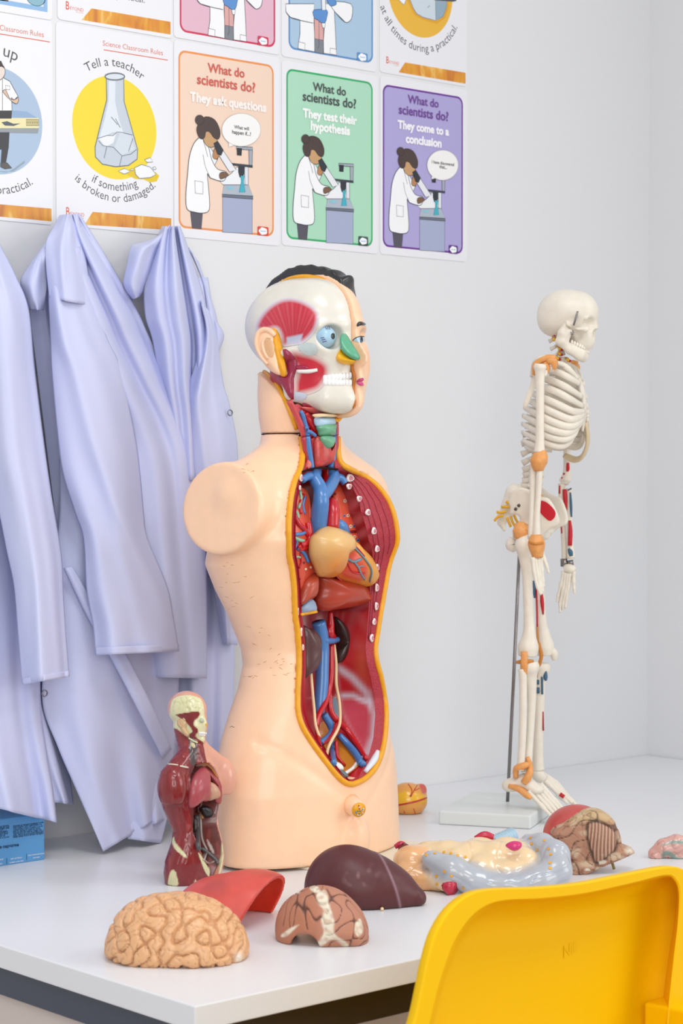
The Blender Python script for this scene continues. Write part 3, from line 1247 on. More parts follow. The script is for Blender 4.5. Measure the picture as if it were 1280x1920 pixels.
# -- middle coat
c = coat_root(130, 410, 'lab coat in the middle of the row, its peak over the cracked flask poster')
panel('back', c, [(70, 500, 130, 480, .02, .03, .02), (58, 585, 150, 580, .03, .04, .03), (70, 700, 180, 700, .035, .05, .03), (95, 900, 220, 900, .05, .065, .04), (110, 1030, 260, 1030, .06, .075, .05), (130, 1300, 325, 1300, .08, .095, .07), (180, 1480, 330, 1470, .12, .125, .09), (225, 1568, 318, 1534, .142, .145, .125)], [(.3, .3, .08, .01, 0), (.7, .75, .1, 0, .015), (.5, .52, .06, 0, -.012)], seed=4)
panel('hem_layer', c, [(200, 1440, 330, 1440, .11, .12, .10), (225, 1540, 322, 1500, .13, .142, .12), (240, 1573, 302, 1581, .139, .150, .142)], [(.5, .5, .2, 0, .006)], seed=2)
panel('far_sleeve', c, [(118, 402, 150, 402, .03, .055, .03), (110, 450, 178, 446, .04, .080, .035), (120, 520, 220, 515, .05, .095, .04), (140, 600, 262, 590, .055, .10, .045), (150, 650, 280, 630, .055, .10, .05), (170, 720, 318, 706, .06, .105, .06), (200, 810, 364, 800, .07, .115, .07), (220, 900, 380, 880, .08, .125, .08), (240, 1080, 388, 1086, .085, .13, .08), (262, 1180, 388, 1180, .085, .13, .08), (275, 1270, 388, 1272, .085, .13, .08)],
      [(.26, .55, .10, .012, .0), (.46, .72, .07, -.026, -.006), (.66, .95, .12, .010, .006), (.82, 1.1, .05, -.012, -.0)], wob=.004, seed=6)
panel('body', c, [(110, 860, 262, 860, .07, .10, .07), (112, 960, 310, 960, .08, .11, .07), (100, 1080, 335, 1080, .09, .12, .08), (88, 1200, 337, 1200, .095, .125, .085), (80, 1316, 335, 1296, .10, .13, .09), (108, 1400, 330, 1390, .115, .14, .10), (138, 1470, 322, 1455, .13, .145, .10), (170, 1542, 316, 1492, .145, .148, .105), (195, 1596, 310, 1526, .158, .15, .115)],
      [(.2, .25, .10, .0, .012), (.45, .5, .09, .012, -.010), (.62, .72, .12, -.012, .016), (.85, .88, .06, .01, 0)], wob=.0055, seed=12)
panel('placket', c, [(119, 1066, 136, 1062, .118, .124, .124), (160, 1150, 182, 1140, .128, .135, .136), (204, 1228, 232, 1218, .137, .145, .146), (258, 1330, 282, 1316, .150, .155, .154), (306, 1424, 322, 1404, .130, .132, .13)], seed=12, cols=8)
panel('near_sleeve', c, [(100, 470, 150, 462, .085, .105, .08), (91, 545, 168, 545, .10, .13, .09), (94, 640, 202, 636, .105, .145, .10), (97, 700, 226, 690, .11, .15, .10), (108, 821, 254, 820, .115, .16, .11), (118, 890, 264, 896, .12, .165, .115), (140, 960, 270, 965, .13, .175, .12), (156, 1010, 277, 1010, .14, .18, .13), (162, 1106, 314, 1100, .145, .185, .135), (174, 1173, 326, 1160, .15, .19, .14), (178, 1227, 336, 1220, .155, .195, .145)],
      [(.02, 1.10, .13, .010, .012), (.55, 1.5, .12, -.008, .0), (.30, .50, .12, .0, -.010), (.12, .2, .12, .0, .008)], wob=.0045, seed=9)
panel('cuff', c, [(178, 1214, 335, 1207, .157, .198, .147), (178.5, 1228.5, 336.5, 1221.5, .158, .199, .148)], [(1.10, 1.10, .13, .012, .012), (.50, .50, .12, -.010, -.010), (.2, .2, .12, .008, .008)], n=3, seed=9)
panel('collar', c, [(112, 403, 146, 401, .05, .075, .05), (100, 425, 152, 425, .06, .09, .06), (86, 455, 160, 465, .08, .11, .07), (86, 500, 166, 515, .10, .13, .08), (92, 558, 174, 573, .108, .14, .088)], [(.45, .35, .1, .006, .006), (.75, .8, .1, -.014, -.004)], wob=.003, seed=10)
panel('lapel', c, [(96, 440, 106, 436, .04, .05, .06), (70, 475, 88, 468, .06, .08, .085), (50, 504, 86, 500, .07, .095, .09), (38, 528, 88, 536, .075, .10, .09), (46, 560, 85, 562, .075, .10, .09), (54, 580, 82, 582, .075, .095, .085)], [(.55, .6, .15, 0, .006)], wob=.002, seed=11)

# -- right coat
c = coat_root(320, 430, 'lab coat nearest the large torso, hanging below the peach poster')
panel('back', c, [(300, 520, 390, 520, .02, .035, .02), (310, 700, 416, 700, .03, .045, .03), (310, 900, 446, 880, .03, .05, .03), (312, 1100, 442, 1100, .03, .06, .04), (314, 1300, 438, 1300, .04, .075, .05), (318, 1420, 432, 1420, .05, .085, .06), (322, 1530, 424, 1500, .055, .095, .07)], [(.35, .42, .10, .0, .018), (.66, .68, .08, .0, -.018), (.85, .86, .07, 0, .010)], seed=21)
panel('flap', c, [(400, 600, 408, 605, .03, .035, .02), (402, 622, 420, 629, .03, .035, .02), (404, 650, 411, 659, .03, .035, .02)], seed=3, cols=8)
panel('far_edge', c, [(352, 465, 372, 490, .02, .03, .012), (376, 520, 392, 548, .025, .03, .015), (386, 560, 406, 595, .03, .035, .02), (388, 620, 409, 640, .03, .04, .02)], seed=4, cols=10)
panel('body', c, [(303, 424, 338, 424, .03, .055, .03), (287, 467, 352, 462, .04, .08, .035), (270, 534, 376, 535, .05, .095, .04), (272, 592, 392, 600, .055, .10, .05), (286, 640, 396, 650, .06, .105, .055), (298, 720, 392, 720, .065, .11, .06), (310, 790, 396, 790, .07, .11, .06), (320, 900, 400, 900, .07, .11, .06)],
      [(.20, .22, .09, .012, .006), (.42, .34, .06, -.014, -.002), (.60, .50, .08, .012, .008), (.74, .66, .06, -.040, -.050), (.9, .86, .08, .010, .012)], wob=.003, seed=22)
panel('sleeve', c, [(372, 560, 394, 585, .05, .075, .035), (380, 625, 408, 640, .06, .09, .04), (352, 725, 418, 716, .075, .11, .05), (341, 760, 430, 757, .08, .115, .055), (345, 830, 444, 824, .085, .12, .06), (358, 920, 447, 900, .085, .12, .06), (384, 1010, 449, 1010, .08, .115, .06), (400, 1100, 447, 1100, .075, .105, .06), (416, 1206, 445, 1210, .07, .095, .06)],
      [(.3, .4, .12, .010, .004), (.62, .6, .1, -.012, .006)], wob=.003, seed=24)
panel('lapel', c, [(299, 443, 318, 421, .045, .05, .06), (268, 454, 306, 452, .05, .07, .06), (246, 462, 292, 474, .055, .085, .06), (237, 498, 280, 510, .055, .085, .06), (231, 528, 270, 536, .05, .08, .06), (236, 545, 267, 548, .05, .075, .055), (248, 562, 262, 556, .045, .065, .05)], [(.4, .5, .2, .004, .004)], wob=.002, seed=25)
snap(c, 430.5, 774, .083)

# ================================================================== blue box of gloves under the left coat
p = on_z(85, 1612, TABLE)
BX1, BY0 = p.x, -0.136
M_box = mat('blue_printed_card', '#5b9bd0', 0.4, 0.4)
bxo = empty('glove_box', (BX1 - 0.11, BY0 + 0.06, TABLE), 0, 'blue cardboard glove box on the table under the left coat', 'box')
o = slab('carton', (-0.11, -0.06, 0), (0.11, 0.06, 0.064), M_box, bxo)
bevel(o, 0.0012, 2)
a = Art(0.0003)


def bp(px, py):
    q = on_y(px, py, BY0)
    return (q.x - bxo.location.x, q.z - TABLE)


def bz(x, y):
    return bp(x / 11.636, 1510 + y / 11.636)


NAVY, WHITE = '#1d3a5e', '#e6eef6'
lines = ['Изделия из нитрила защищают руки', 'без пудры, для смотровых и', 'лабораторных работ. Хранить в сухом', 'месте, вдали от света и тепла.', 'Gloves are not sterile, single use', 'only. Store in a dry cool place and', 'keep away from direct sunlight.']
for i, s in enumerate(lines):
    p0, p1 = bz(285, 470 + i * 40), bz((940, 900, 925, 880, 900, 940, 945)[i], 0)
    a.text(s, p0[0], p1[0], p0[1], NAVY, 0.012, 1.15)
    p0 = bz(-560, 580 + i * 40)
    p1 = bz((200, 195, 35, 170, 165, 95, 190)[i], 0)
    a.text(lines[(i + 3) % 7], p0[0], p1[0], p0[1] + .001, NAVY, 0.012, 1.15)
p0, p1 = bz(-480, 1010), bz(400, 0)
a.text('медицинские перчатки', p0[0], p1[0], p0[1], NAVY, 0.025)
for s, xl, xr, y in (('БЕЗ ЛАТЕКСА', 232, 475, 1185), ('RUBBER LATEX FREE', 205, 505, 1265), ('ТЕКСТУРИРОВАННЫЕ', 595, 962, 1112), ('TEXTURED', 710, 865, 1160), ('НЕСТЕРИЛЬНЫЕ', -260, 65, 1235), ('NON STERILE', -200, 45, 1320)):
    p0, p1 = bz(xl, y), bz(xr, y)
    a.text(s, p0[0], p1[0], p0[1], WHITE, 0.012)
for x, y0, y1 in ((142, 1150, 1280), (575, 1050, 1190)):
    q0, q1 = bz(x, y0), bz(x, y1)
    a.line([q0, (q0[0], q1[1])], 0.0006, NAVY)
o = a.build('print', bxo)
o.location.y = -0.06
# ================================================================== large anatomical torso
SA, CA = math.sin(math.radians(52)), math.cos(math.radians(52))
PXM = 2.92 / FOC
TB = on_z(582, 1600, TABLE)
T = Frame((TB.x, TB.y, TABLE + 0.004), math.radians(10.4))


def tz(y):
    return (T.i @ at_depth(582, y, 2.92)).z


M_skin = mat('painted_skin_vinyl', '#ffd3ae', 0.38, 0.4, noise=0.03, nscale=60, bump=0.05, bscale=120, coat=.25)
M_yel = mat('yellow_rim_paint', '#f0a818', 0.35, 0.5, noise=0.12, nscale=90)
M_bone = mat('bone_white_paint', '#e4e0d4', 0.28, 0.5, noise=0.05, nscale=60, coat=0.3)
M_paint = mat('painted_vinyl', vcol=True, rough=0.33, spec=0.5, coat=0.25)
M_section = mat('muscle_section_paint', '#b02a3a', 0.4, 0.5, noise=0.25, nscale=420, bump=0.6, bscale=420)
M_blue = mat('vein_blue_paint', '#4a80c0', 0.3, 0.5, noise=0.06, nscale=120, coat=0.4)
M_red = mat('artery_red_paint', '#c3141e', 0.28, 0.5, noise=0.06, nscale=120, coat=0.4)
M_cream = mat('cream_paint', '#efd2a6', 0.4, 0.4)
M_white = mat('white_paint', '#f2f0ec', 0.35, 0.5)
M_seam = mat('dark_seam', '#2a1a16', 0.8, 0.1)

torso = empty('anatomical_torso', T.o, T.rz, 'large half skinned torso model with open chest standing in the middle of the table', 'anatomy model')

# ---- outer body: elliptical sections read off the two outlines
lev = [(1640, 414, 753, .55), (1600, 412, 753, .55), (1550, 410, 750.5, .56), (1468, 407, 747, .58), (1420, 411, 741, .60), (1376, 418.6, 733, .62), (1330, 432, 726, .66), (1285, 448, 718, .70), (1240, 457, 709, .74), (1210, 453, 705.5, .74), (1193, 446, 707, .74), (1147, 428, 715, .74), (1101, 405, 724, .74), (1055, 387, 732, .74), (1009, 395, 746, .76), (960, 398, 740, .76), (931, 405, 728, .74), (900, 425, 704, .74), (875, 455, 672, .78), (850, 478, 645, .9)]
LZ, La, Lb, Ls = [], [], [], []
for y, l, r, q in lev:
    Wd = (r - l) / 2 * PXM
    aa = Wd / math.sqrt(CA * CA + SA * SA * q * q)
    LZ.append(tz(y))
    La.append(aa)
    Lb.append(aa * q)
    Ls.append(((l + r) / 2 - 582) * PXM / SA)
LZ, La, Lb, Ls = map(np.array, (LZ, La, Lb, Ls))


def prof(z):
    return np.interp(z, LZ, La), np.interp(z, LZ, Lb), np.interp(z, LZ, Ls)


ZS = tz(952)
stump_c = T.x(420, 953, -0.155)
NECK_R = 0.0535
ZN0, ZN1 = tz(900), tz(812)


def body(P):
    x, y, z = P
    a, b, s = prof(z)
    k = np.sqrt((x / a) ** 2 + ((y + s) / b) ** 2)
    d = (k - 1) * np.minimum(a, b) * 0.85
    d = smax(d, z - tz(868), 0.02)
    # neck and trapezius
    d = smin(d, cap(P, (0, .014, tz(900)), (0, .019, tz(800)), .056, .0535), 0.02)
    ax = np.abs(x)
    Q = (ax, y, z)
    d = smin(d, cap(Q, (.03, .012, tz(868)), (.118, .014, tz(925)), .040, .046), 0.03)
    # deltoid ending in a flat cut
    fs_ = np.where(x > 0, 1.0, 0.0)
    e = np.sqrt(((y - stump_c.y - .010 * fs_) / (1.12 - .28 * fs_)) ** 2 + ((z - stump_c.z) / 1.0) ** 2) - (0.0625 - .004 * fs_)
    e = smax(e, ax - 0.163 + .022 * fs_ + 0.10 * (z - stump_c.z), 0.006 + .02 * fs_)
    e = smax(e, 0.06 - ax, 0.01)
    d = smin(d, e, 0.005)
    # pectoral and belly softness
    d = smin(d, ell(Q, (.056, -.068, tz(990)), (.048, .026, .045)), 0.03)
    # genitals
    d = smin(d, ell(P, (-.012, -.092, tz(1556)), (.018, .014, .028)), 0.014)
    # groin creases and the middle line of the back
    g = np.abs((z - tz(1490)) - (ax - .02) * 0.75) + np.maximum(0, 0.0 - (z - tz(1560))) + np.maximum(0, y + .02) * 2
    d = d + 0.0012 * np.exp(-(g / 0.010) ** 2)
    return d


def closed_body(P):
    d = body(P)
    d = smax(d, 0.0 - P[2], 0.003)
    return smax(d, P[2] - tz(815), 0.0012)


lo, hi = (-.205, -.145, -.006), (.205, .135, tz(800))
Vb, Fb = surfnet(closed_body, lo, hi, 0.0042, 1)
full = bvh_of(Vb, Fb)

# ---- the opening: near and far rim as seen, laid on the body
near_px = [(565, 820), (567, 850), (563, 878), (552, 903), (545, 935), (541.5, 970), (541, 1000), (542, 1040), (547, 1065), (551, 1100), (553, 1150), (557, 1180), (560, 1220), (560, 1260), (558, 1300), (559, 1335), (567, 1362), (582, 1388), (603, 1418), (626, 1448), (642, 1464), (655, 1470)]
far_px = [(633, 820), (634, 852), (640, 869), (655, 879), (678, 890), (706, 910), (728, 940), (739, 970), (744, 1000), (743, 1020), (733, 1047), (727, 1070), (720, 1110), (713, 1150), (707, 1190), (703.5, 1215), (706, 1240), (714, 1270), (721, 1310), (723.5, 1340), (721, 1380), (715, 1410), (705, 1436), (688, 1457), (668, 1468), (655, 1470)]


def on_body(px, py):
    for dx in range(0, 26, 1):
        l, n = hit(full, T, px - dx, py)
        if l is not None:
            return l
    return T.y(px, py, -.06)


Nr = [on_body(*p) for p in near_px]
Fr_ = [on_body(*p) for p in far_px]
for i, p in enumerate(Fr_):                     # the far rim follows the outline: keep it where the body turns away
    if far_px[i][1] < 1330 and i > 3:
        a_, b_, s_ = prof(p.z)
        Wp = math.sqrt((a_ * CA) ** 2 + (b_ * SA) ** 2)
        ty = -s_ - b_ * b_ * SA / Wp
        Fr_[i] = T.y(far_px[i][0], far_px[i][1], float(ty))


def by_z(L, k):
    L = sorted(L, key=lambda p: p.z)
    zs = np.array([p.z for p in L])
    return zs, np.array([p[k] for p in L])


nzx, nx_ = by_z(Nr, 0)
_, ny_ = by_z(Nr, 1)
fzx, fx_ = by_z(Fr_, 0)
_, fy_ = by_z(Fr_, 1)
ZB = min(nzx[0], fzx[0])


def rim(z):
    return np.interp(z, nzx, nx_), np.interp(z, nzx, ny_), np.interp(z, fzx, fx_), np.interp(z, fzx, fy_)


pit_z = np.array([tz(y) for y in (1475, 1450, 1400, 1330, 1240, 1150, 1060, 980, 910, 880, 850, 815)])
pit_d = np.array([.004, .045, .075, .085, .085, .095, .10, .095, .07, .045, .03, .03])
mf_z = np.array([tz(y) for y in (1475, 1430, 1380, 1300, 1220, 1150, 1080, 1045, 1010, 960, 920, 890, 870, 815)])
mf_w = np.array([.004, .022, .020, .018, .017, .022, .030, .036, .056, .062, .052, .038, .010, .006])


def cut_y(x, z):
    xn, yn, xf, yf = rim(z)
    t = np.clip((x - xn) / np.maximum(xf - xn, 1e-4), 0, 1)
    return yn + (yf - yn) * t


def shell(P):
    d = closed_body(P)
    x, y, z = P
    xn, yn, xf, yf = rim(z)
    cy = cut_y(x, z)
    ext = .035 * np.clip((z - tz(1350)) / .02, 0, 1)
    c = np.maximum(np.maximum(xn - x, x - xf - ext), np.maximum(y - cy - np.clip(.0012 + .35 * (xf - x), -.0005, .010), ZB - z))
    D = np.interp(z, pit_z, pit_d)
    m = np.interp(z, mf_z, mf_w)
    nm = np.minimum(.014, .3 * (xf - xn))
    xm = (xn + nm + xf - m) / 2
    hw = np.maximum((xf - m - xn - nm) / 2, 0.002)
    w = np.clip(1 - (np.abs(x - xm) / (hw + .004)) ** 2.857, 0, 1)
    p = np.maximum(np.maximum(np.abs(x - xm) - hw - .004, y - (cy + (D + .008) * w ** .375)), ZB + .003 - z)
    d = np.maximum(d, -c)
    return np.maximum(d, -p)


Vs, Fs = surfnet(shell, lo, hi, 0.0030, 1)
vobj('torso_shell', Vs, Fs, M_skin, torso)

# yellow rim
rimpts = Nr + Fr_[::-1][1:]
c_ = catmull([tuple(p) for p in rimpts], 5)
tube('yellow_rim', c_, 0.0042, M_yel, torso, 8, 1)

# cut face and lining as ruled strips
zr = np.concatenate([np.linspace(ZB + .001, ZB + .03, 14), np.linspace(ZB + .034, ZN1 - .002, 110)])


def strip(name, fn, m, ncol, colfn=None):
    v, f = [], []
    for z in zr:
        for j in range(ncol + 1):
            v.append(fn(z, j / ncol))
    n = ncol + 1
    for i in range(len(zr) - 1):
        for j in range(ncol):
            f.append((i * n + j, i * n + j + 1, (i + 1) * n + j + 1, (i + 1) * n + j))
    cols = colfn(np.array(v)) if colfn else None
    return obj(name, v, f, m, torso, cols=cols), v, f


def far_face(z, s):
    xn, yn, xf, yf = rim(z)
    m = np.interp(z, mf_z, mf_w)
    x = xf - .001 - s * m
    return (x, cut_y(x, z) - .0004 + .006 * s * s * min(1, m / .03), z)


def near_face(z, s):
    xn, yn, xf, yf = rim(z)
    x = xn + .0012 + s * min(.0135, .29 * (xf - xn))
    return (x, cut_y(x, z) + .0008 + .002 * s, z)


def lining(z, s):
    xn, yn, xf, yf = rim(z)
    m = np.interp(z, mf_z, mf_w)
    D = np.interp(z, pit_z, pit_d)
    x0, x1 = xn + min(.014, .3 * (xf - xn)), xf - m
    th = math.pi * s
    xm, hw = (x0 + x1) / 2, max((x1 - x0) / 2, .001)
    x = xm - hw * math.copysign(abs(math.cos(th)) ** 0.7, math.cos(th))
    base = cut_y(x, z) + (0.006 * min(1, m / .03) * max(0, (s - .5) * 2))
    return (x, base + D * abs(math.sin(th)) ** 0.75, z)


strip('muscle_section', far_face, M_section, 16)
strip('muscle_section', near_face, M_section, 4)


for s_, y0_, y1_ in ((.30, 905, 1040), (.52, 893, 1150), (.72, 890, 1190), (.88, 892, 1200)):
    tube('muscle_groove', [Vector(far_face(tz(y), s_ + .03 * math.sin(y * .03))) + Vector((0, -.0002, 0)) for y in np.linspace(y0_, y1_, 24)], .0007, mat('groove_red', '#93283a', .6), torso, 6, 1)


def o4(x, y):
    return (520 + x / 4.923, 850 + y / 4.923)


def o5(x, y):
    return (520 + x / 4.923, 1120 + y / 4.923)


def seg_dist(U, pts):
    d = np.full(len(U), 1e9)
    for (ax, ay), (bx, by) in zip(pts[:-1], pts[1:]):
        ex, ey = bx - ax, by - ay
        t = np.clip(((U[:, 0] - ax) * ex + (U[:, 1] - ay) * ey) / (ex * ex + ey * ey + 1e-9), 0, 1)
        d = np.minimum(d, np.hypot(U[:, 0] - ax - t * ex, U[:, 1] - ay - t * ey))
    return d


def mixc(c, k, w):
    return c * (1 - w[:, None]) + np.array(lin(k)) * w[:, None]


def lining_paint(V):
    ux, uy = T.cam_arrays(V)
    U = np.stack([ux, uy], 1)
    c = np.tile(np.array(lin('#9c2028')), (len(V), 1))
    c = mixc(c, '#c4626a', np.clip((ux - 640) / 30, 0, 1) * np.clip(.45 + .5 * np.sin(uy * .19 + ux * .12), 0, 1) * .8)
    up = np.clip((1150 - uy) / 6, 0, 1)
    lowr = 1 - up
    # abdominal wall
    c = mixc(c, '#c4262f', lowr)
    w = np.clip(1 - (uy - 1130) / 110, 0, 1) * lowr * (0.35 + 0.35 * np.sin(ux * 1.9))
    c = mixc(c, '#cf6a6c', np.clip(w, 0, 1))
    w = np.exp(-((ux - 678) / 14) ** 2 - ((uy - 1245) / 45) ** 2) * 0.8
    c = mixc(c, '#cc5a44', w)
    pk = poly_sdf(ux, uy, [o5(600, 950), o5(760, 960), o5(840, 1080), o5(840, 1280), o5(800, 1420), o5(700, 1250), o5(620, 1100)])
    c = mixc(c, '#cc4f63', np.clip(0.5 - pk / 10, 0, 1) * 0.9)
    d1 = seg_dist(U, [o5(545, 640), o5(690, 740), o5(820, 880), o5(895, 1080), o5(885, 1280), o5(830, 1440)])
    c = mixc(c, '#d9d5e4', np.exp(-(d1 / 6.5) ** 2) * lowr)
    d2 = seg_dist(U, [o5(560, 905), o5(700, 905), o5(810, 960)])
    c = mixc(c, '#dcd8e6', np.exp(-(d2 / 5.0) ** 2) * lowr)
    d3 = seg_dist(U, [o5(545, 640), o5(570, 900), o5(610, 1080), o5(780, 1410)])
    c = mixc(c, '#d98a94', np.exp(-(d3 / 3.5) ** 2) * 0.7 * lowr)
    w = np.clip((1330 - uy) / 60, 0, 1) * np.clip((572 - ux) / 8 + 1, 0, 1) * lowr * 0.7
    c = mixc(c, '#d4666a', w)
    return c


_, lv, lf = strip('cavity_lining', lining, M_paint, 60, lining_paint)
lin_bvh = bvh_of(lv, lf)
sec_bvh = None


# ---- organs in the opening
def P4(pts):
    return [o4(*p) for p in pts]


def P5(pts):
    return [o5(*p) for p in pts]


def pc(extra):
    """depth of the cut face at a photo point plus `extra`"""
    def f(p):
        z = tz(p[1])
        q = T.y(p[0], p[1], -.06)
        return float(cut_y(q.x, q.z)) + extra
    return f


def flat_paint(c):
    m = mat('paint_' + c.lstrip('#'), c, 0.35, 0.5, noise=0.06, nscale=150, coat=0.25)
    return m


def mesh_bvh(o):
    return BVHTree.FromPolygons([v.co.copy() for v in o.data.vertices], [tuple(p.vertices) for p in o.data.polygons])


def surf_tube(name, fr, bvh, pts, r, m, parent, n=5, lift=0.3, seg=8):
    out = []
    for p in catmull(pts, n):
        l, nr = hit(bvh, fr, p[0], p[1])
        if l is not None:
            if nr.dot(fr.ray(p[0], p[1])) > 0:
                nr = -nr
            out.append(l + nr * (r if not isinstance(r, (list, tuple)) else r[0]) * lift)
    if len(out) > 1:
        v, f = tube_mesh(out, r, seg)
        return obj(name, v, f, m, parent)


def vessel(name, pts, y, r, m, seg=12, parent=None, n=6):
    """tube through photo points; y depth (number or list) behind the cut face"""
    ys = y if isinstance(y, (list, tuple)) else [y] * len(pts)
    loc = [T.y(p[0], p[1], pc(d)(p)) for p, d in zip(pts, ys)]
    rm = max(r) if isinstance(r, (list, tuple)) else r
    for i, p in enumerate(pts):                  # never sink below the wall of the opening
        l, _n = hit(lin_bvh, T, *p)
        if l is not None and p[1] > 1150:
            b_ = l - T.ray(*p) * (rm * 1.25)
            if (b_ - T.c).length < (loc[i] - T.c).length:
                loc[i] = b_
    return tube(name, loc, r, m, parent or torso, seg, n)


# lungs
def lung_paint(U):
    c = np.tile(np.array(lin('#dd553a')), (len(U), 1))
    return mixc(c, '#c4442e', np.clip((U[:, 1] - 1000) / 150, 0, 1) * 0.5)


lungL = puff('left_lung', T, P4([(545, 262), (620, 312), (705, 425), (775, 565), (828, 725), (858, 900), (866, 1100), (862, 1375), (780, 1330), (680, 1150), (560, 820), (500, 480)]), pc(.030), .014, M_paint, torso, colfn=lung_paint, back=.4)
lb = mesh_bvh(lungL)
for kind, col, col2, spots in (('dark', '#7a1420', None, ((533, 377, 9), (545, 470, 10), (718, 825, 11), (845, 1268, 12), (848, 1003, 8))), ('vein', '#5b8cc4', '#23324e', ((648, 432, 14), (712, 542, 14), (615, 577, 11), (555, 570, 11), (706, 672, 13), (740, 802, 14), (815, 873, 15))), ('bronchus', '#e6dcc0', '#c5705a', ((620, 440, 15), (648, 575, 14), (675, 675, 15), (710, 770, 13)))):
    for x, y, r in spots:
        circ = [o4(x + r * math.cos(t), y + r * 1.15 * math.sin(t)) for t in np.linspace(0, 6.28, 11)[:-1]]
        o = decal('%s_opening' % kind, T, lb, circ, flat_paint(col), lungL, 1.2, .0004, 1)
        if col2:
            circ = [o4(x + r * .5 * math.cos(t), y + r * .55 * math.sin(t)) for t in np.linspace(0, 6.28, 9)[:-1]]
            decal('%s_opening' % kind, T, lb, circ, flat_paint(col2), lungL, 1.2, .0007, 1)
decal('artery_opening', T, lb, P4([(668, 712), (732, 710), (734, 724), (722, 738), (672, 736)]), flat_paint('#7a1018'), lungL, 1.5, .0005, 1)
lungR = puff('right_lung', T, P4([(200, 320), (262, 330), (285, 430), (280, 560), (318, 690), (312, 860), (300, 920), (345, 1080), (350, 1140), (240, 1215), (185, 1335), (150, 1100), (128, 1000), (108, 850), (112, 640), (150, 450)]), pc(.018), .010, M_paint, torso, colfn=lung_paint, back=.4)
rb = mesh_bvh(lungR)
GRN = flat_paint('#8fbf9f')
for pts, r, m in ((((270, 640), (285, 740), (280, 810), (210, 850)), .0050, M_red), (((280, 770), (240, 700), (190, 650), (150, 570)), .0036, M_red), (((215, 560), (205, 470), (235, 380)), .0022, M_red), (((190, 510), (215, 430), (205, 350)), .0022, GRN), (((140, 500), (180, 560), (185, 600)), .0026, GRN),
                  (((150, 750), (230, 740), (290, 690)), .0026, M_blue), (((140, 770), (200, 800), (240, 810)), .0026, GRN), (((180, 870), (240, 920), (280, 1000)), .0028, M_blue), (((150, 900), (175, 830), (170, 790)), .0020, M_blue), (((130, 1040), (170, 960), (210, 960)), .0016, GRN), (((210, 920), (215, 1000), (200, 1060)), .0014, M_red), (((250, 560), (235, 480), (255, 400)), .0016, M_blue), (((130, 560), (150, 620)), .0024, M_blue), (((270, 860), (210, 880), (190, 850)), .0040, M_red)):
    surf_tube('bronchial_vessel', T, rb, P4(pts), r, m, lungR)
for x, y, c in ((185, 1080, '#35507c'), (170, 1185, '#35507c'), (203, 1160, '#7a1420'), (243, 1010, '#7a1420'), (260, 1068, '#e6dcc0'), (305, 1052, '#e6dcc0')):
    decal('vessel_opening', T, rb, [o4(x + 11 * math.cos(t), y + 12 * math.sin(t)) for t in np.linspace(0, 6.28, 11)[:-1]], flat_paint(c), lungR, 1.2, .0004, 1)
puff('lung_base', T, P4([(350, 1108), (352, 1250), (322, 1330), (250, 1372), (178, 1412), (190, 1330), (238, 1200), (295, 1132)]), pc(.014), .014, flat_paint('#b2452a'), torso)


# diaphragm dome over the abdomen
def dia_paint(U):
    c = np.tile(np.array(lin('#b23a20')), (len(U), 1))
    return mixc(c, '#8e2420', np.clip((600 - U[:, 0]) / 20 + .5, 0, 1) * .8)


puff('diaphragm', T, P4([(345, 1130), (430, 1120), (520, 1120), (640, 1150), (740, 1190), (800, 1250), (862, 1375), (800, 1395), (640, 1425), (500, 1445), (385, 1462), (335, 1410), (328, 1330), (350, 1240)]), pc(.028), .032, M_paint, torso, colfn=dia_paint)
puff('oesophagus_piece', T, P4([(215, 1415), (322, 1345), (358, 1460), (225, 1490)]), pc(.02), .006, flat_paint('#9fb6d4'), torso, curve=3)
vessel('yellow_edge', P4([(222, 1488), (300, 1474), (362, 1462)]), .012, .0020, M_yel)

# great vessels of the chest
vessel('vena_cava', P4([(350, 165), (345, 230), (390, 320), (402, 430), (385, 580), (368, 800)]), [.012, .004, .0, -.002, .008, .018], [.0088, .0092, .0100, .0112, .0122, .0120], M_blue, 16)
vessel('brachiocephalic_vein', P4([(512, 160), (520, 240), (470, 330), (415, 400)]), [.010, .002, -.002, -.002], [.0078, .0082, .0088, .009], M_blue, 14)
vessel('subclavian_vein', P4([(300, 210), (268, 218), (228, 248)]), [.004, .002, .002], [.0064, .0056, .0048], M_blue)
vessel('subclavian_vein', P4([(535, 215), (590, 232), (622, 278)]), [.004, .002, .002], [.0064, .0056, .0044], M_blue)
vessel('carotid_artery', P4([(468, 150), (462, 220), (450, 300)]), [.016, .014, .014], [.0070, .0066, .0060], M_red)
vessel('aorta', P4([(470, 480), (500, 455), (512, 540), (508, 690)]), [.010, .004, .000, .000], [.0060, .0080, .0096, .0092], M_red, 16)
vessel('pulmonary_artery', P4([(540, 660), (590, 680), (640, 750)]), [.008, .006, .012], [.0090, .0090, .0060], M_blue)
puff('neck_muscle_end', T, P4([(240, 170), (320, 155), (318, 190), (245, 200)]), pc(.006), .004, flat_paint('#b5374a'), torso, curve=2)


# heart
def atrium_paint(U):
    c = np.tile(np.array(lin('#e2b676')), (len(U), 1))
    return mixc(c, '#dd8426', np.clip((U[:, 1] - 1015) / 50, 0, 1) * np.clip(0.3 + (U[:, 0] - 600) / 40, 0, 1))


def vent_paint(U):
    c = np.tile(np.array(lin('#e39a34')), (len(U), 1))
    q = poly_sdf(U[:, 0], U[:, 1], P4([(690, 870), (790, 960), (840, 1060), (830, 1150), (740, 1190), (600, 1150), (560, 1090), (600, 980)]))
    return mixc(c, '#d9492a', np.clip(0.5 - q / 9, 0, 1))


